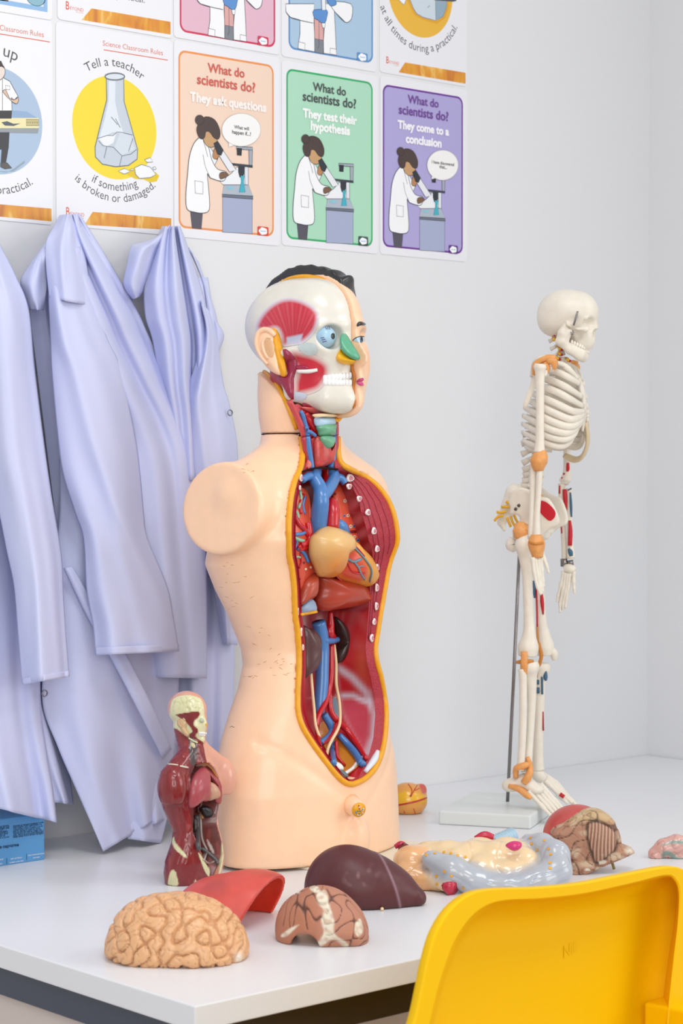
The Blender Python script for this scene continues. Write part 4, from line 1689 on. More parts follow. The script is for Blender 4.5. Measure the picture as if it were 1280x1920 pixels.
heart = empty('heart', (0, 0, 0))
heart.parent = torso
ven = puff('ventricle', T, P4([(640, 785), (700, 835), (790, 925), (850, 1030), (884, 1130), (864, 1192), (812, 1232), (740, 1218), (620, 1185), (530, 1140), (480, 1070), (500, 960), (560, 880)]), pc(.010), .030, M_paint, heart, colfn=vent_paint, rings=9)
atr = puff('atrium', T, P4([(460, 668), (530, 686), (610, 726), (645, 772), (652, 840), (630, 882), (565, 935), (524, 1000), (500, 1138), (420, 1142), (370, 1130), (330, 1040), (290, 930), (300, 790), (350, 728), (400, 688)]), pc(.004), .034, M_paint, heart, colfn=atrium_paint, rings=9)
vb_ = mesh_bvh(ven)
for pts, r, m in ((((655, 800), (640, 880), (570, 965), (525, 1070), (560, 1140), (600, 1170)), .0013, M_red), (((500, 1115), (535, 1030), (630, 978), (700, 1000), (770, 975)), .0016, mat('coronary_blue', '#6f8f9c', .35)), (((705, 1000), (745, 1055), (760, 1090), (800, 1160)), .0012, mat('coronary_blue')), (((650, 825), (740, 905), (830, 1010), (866, 1090), (850, 1180)), .0012, mat('coronary_blue')), (((625, 930), (655, 1030), (700, 1095), (800, 1105)), .0011, M_red), (((655, 800), (740, 880), (800, 950)), .0009, M_red), (((745, 1050), (770, 1040), (795, 1040)), .0009, mat('coronary_blue')), (((690, 862), (720, 876), (735, 905)), .0010, mat('coronary_blue'))):
    surf_tube('coronary_vessel', T, vb_, P4(pts), r * 1.1, m, heart, 5, .9, 7)

# cut rib ends down both edges
M_rib = mat('rib_end_paint', '#f3e6e2', 0.4, 0.4, noise=0.0)
M_ribin = mat('rib_marrow_paint', '#d98d9b', 0.5, 0.3, noise=0.5, nscale=900)
RIBS = [(o4(668, 228), 38, 38), (o4(658, 305), 25, 27), (o4(752, 418), 24, 28), (o4(832, 545), 25, 30), (o4(888, 717), 24, 34), (o4(917, 882), 21, 32), (o4(917, 1055), 19, 34), (o4(915, 1240), 18, 38), (o4(911, 1410), 17, 38), (o4(890, 1555), 18, 30), (o5(890, 226), 17, 32), (o5(867, 375), 18, 38)]
NEAR = [(o4(214, 228), 14, 34), (o4(205, 318), 9, 22), (o4(166, 1310), 6, 34), (o4(184, 1462), 6, 36), (o5(216, 320), 9, 40), (o5(233, 462), 8, 28)]
for L in (RIBS, NEAR):
    for (px, py), rx, ry in L:
        q = T.y(px, py, pc(0)((px, py)))
        q = T.y(px, py, float(cut_y(q.x, q.z)) - .0006)
        hx, hz = rx / 4.923 * PXM / CA * .9, ry / 4.923 * PXM
        v, f = [], []
        K_ = 14
        for ring, (s, dd) in enumerate(((1, .0), (.92, .0016), (.6, .0022))):
            for k in range(K_):
                t = 2 * math.pi * k / K_
                w = 1 + .1 * math.sin(3 * t + px)
                v.append((q.x + hx * s * w * math.cos(t), q.y - dd, q.z + hz * s * w * math.sin(t)))
        for r_ in range(2):
            for k in range(K_):
                f.append((r_ * K_ + k, r_ * K_ + (k + 1) % K_, (r_ + 1) * K_ + (k + 1) % K_, (r_ + 1) * K_ + k))
        f.append([2 * K_ + k for k in range(K_)])
        obj('rib_end', v, f, [M_rib, M_ribin], torso, mi=[0] * (2 * K_) + [1])

# abdomen
puff('right_kidney', T, P5([(215, 290), (280, 282), (330, 300), (362, 352), (352, 420), (362, 490), (356, 600), (330, 680), (285, 712), (215, 725)]), pc(.022), .016, flat_paint('#54302f'), torso)
puff('left_kidney', T, P5([(520, 178), (580, 220), (630, 300), (657, 400), (646, 500), (602, 580), (538, 608), (528, 510), (556, 420), (530, 300)]), pc(.046), .016, flat_paint('#33211f'), torso)
vessel('inferior_vena_cava', P5([(378, 228), (400, 340), (412, 470), (412, 640), (408, 800), (396, 960), (388, 1070)]), .036, [.0098, .0104, .0102, .0098, .0095, .0088, .0066], M_blue, 16)
vessel('renal_vein', P5([(430, 400), (500, 402), (555, 390)]), [.030, .032, .038], [.0052, .0045, .0040], M_blue)
vessel('coeliac_artery', P5([(488, 130), (490, 250), (485, 330), (520, 365)]), [.036, .034, .032, .034], [.0030, .0052, .0062, .0040], M_red)
vessel('abdominal_aorta', P5([(497, 440), (498, 580), (496, 720), (478, 850), (440, 975), (385, 1080), (362, 1190)]), [.036, .035, .034, .032, .028, .026, .026], [.0040, .0040, .0040, .0040, .0040, .0036, .0028], M_red)
vessel('iliac_artery', P5([(480, 880), (490, 1040), (550, 1140), (640, 1225), (740, 1365), (822, 1492)]), [.034, .034, .036, .038, .034, .028], [.0036, .0042, .0046, .0044, .0034, .0030], M_red)
vessel('iliac_artery', P5([(550, 1170), (520, 1250), (470, 1310), (420, 1352)]), .034, [.0040, .0034, .0030, .0024], M_red)
vessel('iliac_artery', P5([(362, 1190), (372, 1280), (400, 1395)]), .024, [.0028, .0028, .0022], M_red)
vessel('iliac_artery', P5([(540, 1330), (545, 1400), (560, 1480), (625, 1552)]), .034, [.0028, .0026, .0026, .0018], M_red)
vessel('iliac_vein', P5([(430, 1080), (490, 1180), (505, 1235), (470, 1290), (398, 1342)]), [.040, .042, .042, .038, .036], [.0052, .0056, .0054, .0048, .0042], M_blue)
vessel('iliac_vein', P5([(570, 1270), (660, 1370), (725, 1450), (775, 1535)]), [.044, .042, .038, .030], [.0042, .0052, .0054, .0048], M_blue)
vessel('iliac_vein', P5([(508, 1320), (506, 1420), (518, 1530)]), .040, [.0038, .0040, .0044], M_blue)
vessel('ureter', P5([(308, 690), (322, 860), (338, 1030), (352, 1180), (388, 1290)]), .022, .0021, M_cream)
vessel('ureter', P5([(522, 435), (540, 600), (542, 800), (570, 960), (578, 1130), (555, 1220), (500, 1320), (465, 1400), (452, 1475)]), [.040, .040, .040, .038, .030, .026, .024, .022, .018], .0022, M_cream)
decal('pelvic_floor', T, lin_bvh, P5([(385, 1180), (460, 1160), (560, 1320), (650, 1330), (765, 1455), (775, 1530), (650, 1648), (585, 1655), (500, 1540), (440, 1470), (392, 1390)]), flat_paint('#e09230'), torso, 3, .0012, 3)
decal('spine_disc', T, lin_bvh, P5([(505, 940), (540, 930), (565, 1010), (580, 1110), (545, 1130), (500, 1060)]), flat_paint('#93b4c4'), torso, 3, .0015, 3)
puff('bladder', T, P5([(488, 1525), (545, 1518), (582, 1560), (580, 1600), (520, 1602)]), pc(.018), .010, M_white, torso)
puff('bladder_section', T, P5([(532, 1595), (590, 1590), (636, 1640), (630, 1665), (588, 1668), (552, 1630)]), pc(.010), .008, flat_paint('#5f7d7f'), torso)
vessel('spermatic_cord', P5([(618, 1628), (690, 1580), (740, 1520), (780, 1478), (845, 1468)]), [.012, .018, .020, .016, .010], .0024, M_white)
vessel('tendon', P5([(925, 1420), (890, 1500), (810, 1610)]), .002, [.0030, .0050, .0030], mat('tendon_white', '#dfe3ec', .4))
vessel('cut_vessel_end', P5([(775, 1520), (792, 1545)]), [.022, .016], .0046, M_blue, n=1)
vessel('cut_vessel_end', P5([(812, 1480), (828, 1500)]), [.020, .014], .0040, M_red, n=1)

# penis stump with its section
q0 = T.y(655, 1507, -.085)
q1_ = T.y(672, 1518, -.112)
dv = (q1_ - q0).normalized()
tube('stump', [q0, q0.lerp(q1_, .5), q1_], [.0150, .0125, .0105], M_skin, torso, 18, 1)
tube('stump_section', [q1_ - dv * .001, q1_ + dv * .0012], .0100, M_yel, torso, 18, 1)
side = dv.cross(Vector((0, 0, 1))).normalized()
up_ = side.cross(dv)
mb = MB()
rr = random.Random(3)
for i in range(16):
    a_, r_ = rr.uniform(0, 6.28), .0078 * math.sqrt(rr.random())
    c0 = q1_ + dv * .0012 + side * r_ * math.cos(a_) + up_ * r_ * math.sin(a_)
    mb.tube([c0, c0 + dv * .0006], .0010, 8, flat_paint(rr.choice(['#5b8cc4', '#4f7f4f', '#c33a2e', '#d7e2ee'])))
mb.build('section_dots', None, torso)

# scuffs and old tape marks on the near flank
rs = random.Random(5)
sm_ = MB()
sbv = bvh_of(Vs, Fs)
for cx, cy, sx_, sy_, n_, colr in ((462, 885, 14, 10, 6, '#b5452f'), (520, 1245, 26, 14, 14, '#c99a74'), (455, 1190, 40, 60, 20, '#cfa07a'), (430, 1090, 18, 40, 12, '#cfa07a'), (470, 1268, 26, 3, 8, '#b98a66'), (430, 1364, 3, 3, 2, '#4a3020')):
    for k in range(n_):
        px, py = rs.gauss(cx, sx_ * .6), rs.gauss(cy, sy_ * .6)
        an, ln = rs.uniform(-.6, .6), rs.uniform(3, 9)
        a_, na = hit(sbv, T, px, py)
        b_, nb = hit(sbv, T, px + ln * math.cos(an), py + ln * math.sin(an))
        if a_ is not None and b_ is not None and (a_ - b_).length < .02:
            sm_.tube([a_, a_.lerp(b_, .5), b_], [.0002, .0004, .0002], 5, mat('scuff_' + colr.strip('#'), colr, .7))
sc_ = sm_.build('paint_scuffs', None, torso)
sc_['kind'] = 'stuff'
# ================================================================== head of the large torso
head = empty('head', (0, 0, 0))
head.parent = torso
HC = (0, .021, tz(611))


def skull(P, g=0.0):
    x, y, z = P
    Q = (np.abs(x), y, z)
    d = ell(Q, (0, .021, tz(611)), (.0625, .0835, .0665))
    d = smin(d, ell(Q, (0, -.020, tz(600)), (.050, .048, .052)), .02)
    d = smin(d, ell(Q, (0, -.040, tz(672)), (.041, .034, .046)), .022)
    d = smin(d, chain(Q, [(.046, .010, tz(690)), (.043, -.004, tz(738)), (.026, -.046, tz(752)), (0, -.064, tz(755))], [.010, .012, .014, .014]), .016)
    d = smin(d, ell(Q, (0, -.040, tz(735)), (.036, .034, .030)), .018)
    d = smin(d, cap(Q, (.036, -.050, tz(655)), (.060, .004, tz(668)), .0075, .006), .012)
    d = smin(d, cap(Q, (.008, -.066, tz(612)), (.040, -.050, tz(618)), .006, .006), .010)
    d = smin(d, ell(Q, (.036, -.012, tz(697)), (.013, .030, .030)), .012)
    return d - g


EYE = T.x(616, 632, -.029)


def skull_half(P):
    x, y, z = P
    d = skull(P)
    d = smax(d, -ell(P, (EYE.x - .002, EYE.y - .006, EYE.z), (.0185, .016, .0165)), .005)
    return np.maximum(d, x - .0015)


Vk, Fk = surfnet(skull_half, (-.08, -.11, tz(780)), (.01, .12, tz(510)), .0024, 1)
skl = vobj('skull_half', Vk, Fk, M_bone, head)
kb = bvh_of(Vk, Fk)


def face_half(P):
    x, y, z = P
    d = skull(P, .0052)
    d = smin(d, ell(P, (.032, -.046, tz(690)), (.026, .026, .034)), .02)            # cheek
    d = smin(d, cap(P, (.0, -.066, tz(628)), (.0, -.086, tz(676)), .0075, .0115), .008)  # nose
    d = smin(d, ell(P, (.011, -.078, tz(679)), (.010, .010, .008)), .005)
    d = smin(d, ell(P, (0, -.074, tz(708)), (.020, .012, .016)), .010)            # mouth
    d = smin(d, ell(P, (0, -.076, tz(713)), (.017, .0125, .0035)), .003)
    d = smin(d, ell(P, (0, -.076, tz(721)), (.015, .0125, .004)), .003)
    d = smin(d, ell(P, (0, -.066, tz(756)), (.020, .016, .015)), .010)            # chin
    d = smin(d, cap(P, (.010, -.073, tz(611)), (.045, -.056, tz(616)), .0065, .005), .007)
    d = smax(d, -ell(P, (.032, -.076, tz(633)), (.016, .012, .0095)), .006)
    d = smin(d, ell(P, (.030, -.057, tz(633)), (.0130, .0130, .0125)), .0015)
    # under-jaw and neck
    d = smin(d, cap(P, (0, .024, tz(735)), (0, .019, tz(830)), .0480, .0530), .016)
    d = np.maximum(d, tz(813) - z)
    e = np.maximum(d, .0015 - x)
    # the near side of the neck, behind the yellow edge
    n = smin(cap(P, (0, .024, tz(750)), (0, .019, tz(830)), .0500, .0535), cap(P, (0, .046, tz(680)), (0, .026, tz(765)), .040, .048), .02)
    yb = np.interp(z, [tz(812), tz(780), tz(750), tz(730), tz(712), tz(703), tz(694)], [-.018, -.006, .009, .022, .044, .060, .085])
    n = np.maximum(np.maximum(n, yb - y), np.maximum(tz(813) - z, z - tz(694)))
    n = np.maximum(n, x - .004)
    return np.minimum(e, n)


def face_paint(V):
    c = np.tile(np.array(lin('#ffd3ae')), (len(V), 1))
    w = np.exp(-((V[:, 0] - .034) / .016) ** 2 - ((V[:, 2] - tz(672)) / .016) ** 2) * (V[:, 1] < -.02) * .35
    c = mixc(c, '#e9a184', w)
    w = np.exp(-((V[:, 0] - .030) / .016) ** 2 - ((V[:, 2] - tz(622)) / .006) ** 2) * (V[:, 1] < -.03) * .5
    c = mixc(c, '#c08f6c', w)
    return c


Vf, Ff = surfnet(face_half, (-.08, -.12, tz(818)), (.08, .12, tz(505)), .0024, 1)
fac = vobj('face_half', Vf, Ff, mat('painted_face_vinyl', vcol=True, rough=.36, noise=.03, nscale=60), head, face_paint(Vf))
fb = bvh_of(Vf, Ff)


def hair_fn(P):
    x, y, z = P
    wv = .0024 * np.sin(95 * (z - .4 * y) + 30 * x + 2.0 * np.sin(60 * y)) * np.clip((-.02 - y) / .03, 0, 1) + .0008 * np.sin(300 * y + 120 * z)
    d = ell(P, (.002, .0155, tz(600)), (.070, .0885, .0775)) + wv
    d = smin(d, ell(P, (.018, -.030, tz(541)), (.030, .026, .024)) + wv * 1.8, .014)
    hl = (z - tz(572)) + np.clip(y + .055, 0, .2) * .75                       # hairline falls towards the nape
    d = smax(d, -hl, .004)
    return np.maximum(d, .0022 - x)


Vh, Fh = surfnet(hair_fn, (-.005, -.11, tz(720)), (.09, .13, tz(488)), .0024, 1)
vobj('hair', Vh, Fh, mat('black_hair_paint', '#2b2a2b', .32, .5, noise=.25, nscale=120, coat=.2), head)

# yellow cut edges
def mid(pts, x=-.001):
    return [T.x(p[0], p[1], x) for p in pts]


def z3(x, y):
    return (420 + x / 4, 470 + y / 4)


def P3(p):
    return [z3(*q) for q in p]


tube('yellow_cut_edge', mid(P3([(415, 238), (480, 212), (560, 198), (650, 198), (740, 222), (815, 282), (862, 360), (892, 440), (908, 520), (915, 605)])), [.0010, .0026, .0036, .0036, .0036, .0034, .0030, .0026, .0024, .0018], M_yel, head, 8, 5)
M_edge = mat('ochre_edge_paint', '#c9761a', .4, .5, noise=.2, nscale=100)
tube('ochre_cut_edge', mid(P3([(962, 850), (958, 880), (978, 950), (970, 1010), (968, 1080), (975, 1140), (960, 1170), (900, 1200), (850, 1222), (832, 1240)])), [.0018, .0020, .0022, .0018, .0022, .0024, .0028, .0026, .0026, .0030], M_edge, head, 8, 5)


def neck_edge(p):
    l, n = hit(fb, T, *p)
    return l + (n * .001) if l is not None else None


e = [neck_edge(p) for p in P3([(214, 888), (250, 895), (300, 915), (345, 950), (390, 1010), (430, 1080), (470, 1160), (510, 1250), (545, 1340), (560, 1385)])]
e = [p for p in e if p is not None]
tube('yellow_neck_edge', e, .0034, M_yel, head, 8, 4)

# painted muscles on the skull
M_mus = mat('airbrushed_muscle', vcol=True, rough=.34, spec=.5, coat=.25)


def muscle(name, poly, col, edge, soft, streak=None, sub=None):
    pp = [tuple(p) for p in catmull([z3(*q) for q in poly], 4, True)]

    def f(U):
        q = -poly_sdf(U[:, 0], U[:, 1], pp)
        c = np.tile(np.array(lin(edge)), (len(U), 1))
        c = mixc(c, col, np.clip(q / soft, 0, 1) ** 1.2)
        if streak:
            cx, cy = z3(*streak)
            an = np.arctan2(U[:, 1] - cy, U[:, 0] - cx)
            w = np.clip(np.sin(an * 62) * .45 + .25 * np.sin(an * 39), 0, 1) * np.clip(q / soft - .3, 0, 1) * .26
            c = mixc(c, '#f0b0b4', w)
        if sub:
            c = sub(U, c)
        return c
    return decal(name, T, kb, [z3(*q) for q in poly], M_mus, head, 1.8, .0007, 4, f)


def temporal_sub(U, c):
    q = poly_sdf(U[:, 0], U[:, 1], P3([(470, 650), (590, 625), (575, 690), (470, 705)]))
    return mixc(c, '#c6cde2', np.clip(.5 - q / 4, 0, 1))


muscle('temporal_muscle', [(238, 590), (258, 510), (320, 430), (400, 375), (480, 355), (560, 365), (640, 400), (700, 450), (712, 520), (680, 610), (600, 690), (520, 712), (440, 715), (420, 640), (390, 590), (320, 600)], '#c92c40', '#dcd8e2', 9, (520, 760), temporal_sub)
muscle('cheek_muscle', [(500, 745), (600, 760), (700, 790), (780, 850), (790, 930), (740, 1020), (690, 1060), (600, 1085), (530, 1090), (520, 1000), (540, 900), (505, 830)], '#c92034', '#e2d2cc', 12)
decal('cheek_patch', T, kb, P3([(555, 720), (600, 695), (660, 695), (700, 725), (690, 770), (640, 785), (590, 765)]), flat_paint('#c3cfcf'), head, 2, .0011, 4)
decal('jaw_patch', T, kb, P3([(528, 1062), (615, 1075), (610, 1110), (560, 1125), (528, 1115)]), flat_paint('#c9d2e4'), head, 2, .0011, 3)
decal('neck_muscle', T, kb, P3([(440, 745), (500, 762), (552, 832), (545, 900), (524, 960), (524, 1112), (480, 1085), (430, 990), (360, 920), (470, 938), (468, 880)]), flat_paint('#9a1f42'), head, 2.2, .0012, 2, None, .004)
decal('cheek_gland', T, kb, P3([(545, 862), (600, 860), (640, 880), (600, 892), (548, 890)]), flat_paint('#a82348'), head, 1.6, .0016, 3, None, .002)
surf_tube('duct', T, kb, [z3(552, 905), z3(640, 905), z3(700, 893)], [.0028, .0030, .0022], M_white, head, 4, .6)
# striations at the front of the cheek muscle
mb = MB()
for i in range(11):
    y = 900 + i * 11
    a_, b_ = hit(kb, T, *z3(690 - i * 2, y))[0], hit(kb, T, *z3(716 - i * 2.5, y + 1))[0]
    if a_ and b_:
        mb.tube([a_, b_], .0006, 5, flat_paint('#b81f2c'))
mb.build('muscle_striations', None, head)

# eye of the skull half
def ball(name, c, r, m, parent, n=16, sx=1, sy=1, sz=1):
    v, f = [], []
    for i in range(n + 1):
        th = math.pi * i / n
        for j in range(2 * n):
            ph = math.pi * j / n
            v.append((c[0] + sx * r * math.sin(th) * math.cos(ph), c[1] + sy * r * math.sin(th) * math.sin(ph), c[2] + sz * r * math.cos(th)))
    for i in range(n):
        for j in range(2 * n):
            f.append((i * 2 * n + j, (i + 1) * 2 * n + j, (i + 1) * 2 * n + (j + 1) % (2 * n), i * 2 * n + (j + 1) % (2 * n)))
    return obj(name, v, f, m, parent)


eye = ball('eyeball', (EYE.x - .002, EYE.y + .004, EYE.z), .0146, flat_paint('#a9cde4'), head, 16, 1.0, 1.0, 1.02)
ebv = mesh_bvh(eye)


def zf(x, y):                                   # close-up of the face
    return (560 + x / 8.727, 580 + y / 8.727)


decal('pupil', T, ebv, [zf(*p) for p in ((555, 390), (580, 400), (587, 440), (575, 480), (552, 488), (528, 460), (524, 425), (535, 400))], flat_paint('#232326'), eye, 1, .0004, 3)
decal('eye_gland', T, kb, [zf(*p) for p in ((385, 318), (412, 330), (408, 400), (370, 416), (335, 398), (335, 350))], flat_paint('#a82a3c'), eye, 1.4, .0012, 3, None, .003)
for k in range(3):
    surf_tube('eye_vessel', T, ebv, [zf(358 + 14 * k, 468 + 34 * k), zf(416 + 20 * k, 462 + 28 * k)], .0005, flat_paint('#4a4a8c'), eye, 3)
    surf_tube('eye_vessel', T, ebv, [zf(440 + 26 * k, 300 - 6 * k), zf(456 + 26 * k, 330)], .0005, flat_paint('#6a3f6c'), eye, 3)

# nose cartilage and nostril wing on the middle plane
def puffx(name, fr, poly, x0, height, m, parent, curve=4, rings=6, sign=-1):
    pts = catmull(poly, curve, True) if curve > 1 else poly
    loc = [fr.x(p[0], p[1], x0) for p in pts]
    c = sum(loc, Vector()) / len(loc)
    n = len(loc)
    v, f = [], []
    for k in range(rings):
        a = (k / rings) * math.pi / 2
        for p in loc:
            q = c + (p - c) * math.cos(a)
            v.append((q.x + sign * math.sin(a) * height, q.y, q.z))
    for k in range(rings - 1):
        for i in range(n):
            f.append((k * n + i, k * n + (i + 1) % n, (k + 1) * n + (i + 1) % n, (k + 1) * n + i))
    v.append((c.x + sign * height, c.y, c.z))
    for i in range(n):
        f.append(((rings - 1) * n + i, (rings - 1) * n + (i + 1) % n, len(v) - 1))
    v.append((c.x - sign * .003, c.y, c.z))
    for i in range(n):
        f.append(((i + 1) % n, i, len(v) - 1))
    return obj(name, v, f, m, parent)


puffx('nose_cartilage', T, [zf(*p) for p in ((740, 390), (790, 420), (880, 570), (960, 690), (1000, 780), (985, 825), (940, 835), (870, 800), (800, 745), (770, 690), (735, 640), (750, 560), (728, 470))], -.011, .017, flat_paint('#5fae88'), head)
puffx('nostril_wing', T, [zf(*p) for p in ((735, 640), (775, 690), (830, 755), (900, 815), (940, 845), (900, 885), (840, 912), (750, 905), (690, 880), (660, 820), (670, 740))], -.012, .018, flat_paint('#f2b51a'), head)

# teeth
mb = MB()
for row, y0, y1, ys in ((0, 1128, 1082, 1), (1, 1200, 1205, -1)):
    for i in range(8):
        px, py = zf(435 + i * 60 - (i > 4) * (i - 4) * 6, y0 + (y1 - y0) * i / 7)
        l, n = hit(kb, T, px, py)
        if l is None:
            continue
        c = l + n * .0006
        w = .0036 if i < 5 else .0026
        t = Vector((n.y, -n.x, 0)).normalized()
        for a_ in range(6):
            pass
        vv, ff = [], []
        for ii in range(7):
            th = math.pi * ii / 6
            for jj in range(10):
                ph = 2 * math.pi * jj / 10
                e1 = math.copysign(abs(math.sin(th) * math.cos(ph)) ** .7, math.cos(ph)) if abs(math.cos(ph)) > 1e-6 else 0
                e2 = math.copysign(abs(math.cos(th)) ** .7, math.cos(th))
                e3 = math.sin(th) * math.sin(ph)
                vv.append(c + t * (w * e1) + n * (.0024 * e3) + Vector((0, 0, 1)) * (.0046 * e2))
        for ii in range(6):
            for jj in range(10):
                ff.append((ii * 10 + jj, (ii + 1) * 10 + jj, (ii + 1) * 10 + (jj + 1) % 10, ii * 10 + (jj + 1) % 10))
        mb.add(vv, ff)
mb.build('teeth', mat('tooth_white', '#f7f6f6', .22, .5, coat=.4), head)

# face half: brow, eye, lips
decal('eyebrow', T, fb, [zf(*p) for p in ((945, 240), (980, 205), (1030, 205), (1092, 238), (1070, 262), (1010, 262), (955, 280))], flat_paint('#2b2726'), head, 1.2, .0006, 3, None, .001)
decal('eye_white', T, fb, [zf(*p) for p in ((890, 505), (930, 475), (1000, 452), (1062, 450), (1068, 500), (1050, 535), (1000, 545), (940, 525))], flat_paint('#b9d4e8'), head, 1.2, .0005, 3)
decal('iris', T, fb, [zf(*p) for p in ((1005, 455), (1035, 455), (1040, 500), (1032, 540), (1005, 540), (998, 500))], flat_paint('#1f1a1c'), head, 1, .0009, 3)
surf_tube('eyelid', T, fb, [zf(885, 510), zf(930, 470), zf(1000, 445), zf(1062, 445)], .0008, flat_paint('#4a3028'), head, 4)
decal('upper_lip', T, fb, [zf(*p) for p in ((945, 1180), (985, 1140), (1040, 1122), (1058, 1150), (1035, 1178), (1000, 1185))], flat_paint('#b8366e'), head, 1.2, .0006, 3, None, .001)
decal('lower_lip', T, fb, [zf(*p) for p in ((945, 1188), (1000, 1192), (1035, 1185), (1058, 1245), (1010, 1250), (965, 1225))], flat_paint('#dc4f86'), head, 1.2, .0006, 3, None, .001)

# ear
EX = -.062
ear = puffx('ear', T, P3([(232, 650), (262, 595), (310, 580), (352, 590), (385, 615), (405, 690), (425, 790), (432, 880), (425, 935), (370, 915), (320, 870), (275, 800), (240, 730)]), EX, .012, M_skin, head)
evb = mesh_bvh(ear)
surf_tube('ear_helix', T, evb, P3([(380, 640), (345, 605), (300, 598), (262, 625), (248, 680), (258, 740), (290, 800), (330, 850)]), [.0034, .0040, .0040, .0040, .0036, .0032, .0028, .0022], M_skin, ear, 5, .3)
decal('ear_hollow', T, evb, P3([(305, 690), (340, 665), (370, 690), (378, 750), (360, 800), (325, 775)]), flat_paint('#e2b183'), ear, 2, .0006, 3)
surf_tube('ear_antihelix', T, evb, P3([(350, 655), (318, 650), (292, 690), (300, 750), (330, 810)]), [.0016, .0024, .0026, .0024, .0016], M_skin, ear, 5, .3)
ec = puffx('ear_cut_edge', T, P3([(345, 580), (385, 575), (412, 625), (440, 740), (470, 925), (428, 942), (430, 880), (405, 745), (375, 620)]), EX + .002, .009, M_yel, ear, 3)

v_, f_ = surfnet(lambda P: np.maximum(smax(cap(P, (-.004, .022, tz(690)), (-.004, .020, tz(830)), .037, .040), -ell(P, (0, -.02, tz(760)), (.05, .03, .05)), .01), np.maximum(tz(813) - P[2], P[0] - .001)), (-.06, -.04, tz(818)), (.005, .08, tz(660)), .004, 2)
vobj('neck_core', v_, f_, flat_paint('#b5363f'), head)

# ---- throat: half on the head piece, half on the body piece
def zh(x, y):
    return (540 + x / 9.143, 750 + y / 9.143)


def throat(fn_pts, y, r, m, name, parent, seg=10):
    loc = [T.y(*zh(*p), y if not isinstance(y, (list, tuple)) else y[i]) for i, p in enumerate(fn_pts)]
    return tube(name, loc, r, m, parent, seg, 5)


def throat_puff(name, pts, y, h, m, parent, curve=4):
    return puff(name, T, [zh(*p) for p in pts], y, h, m, parent, curve)


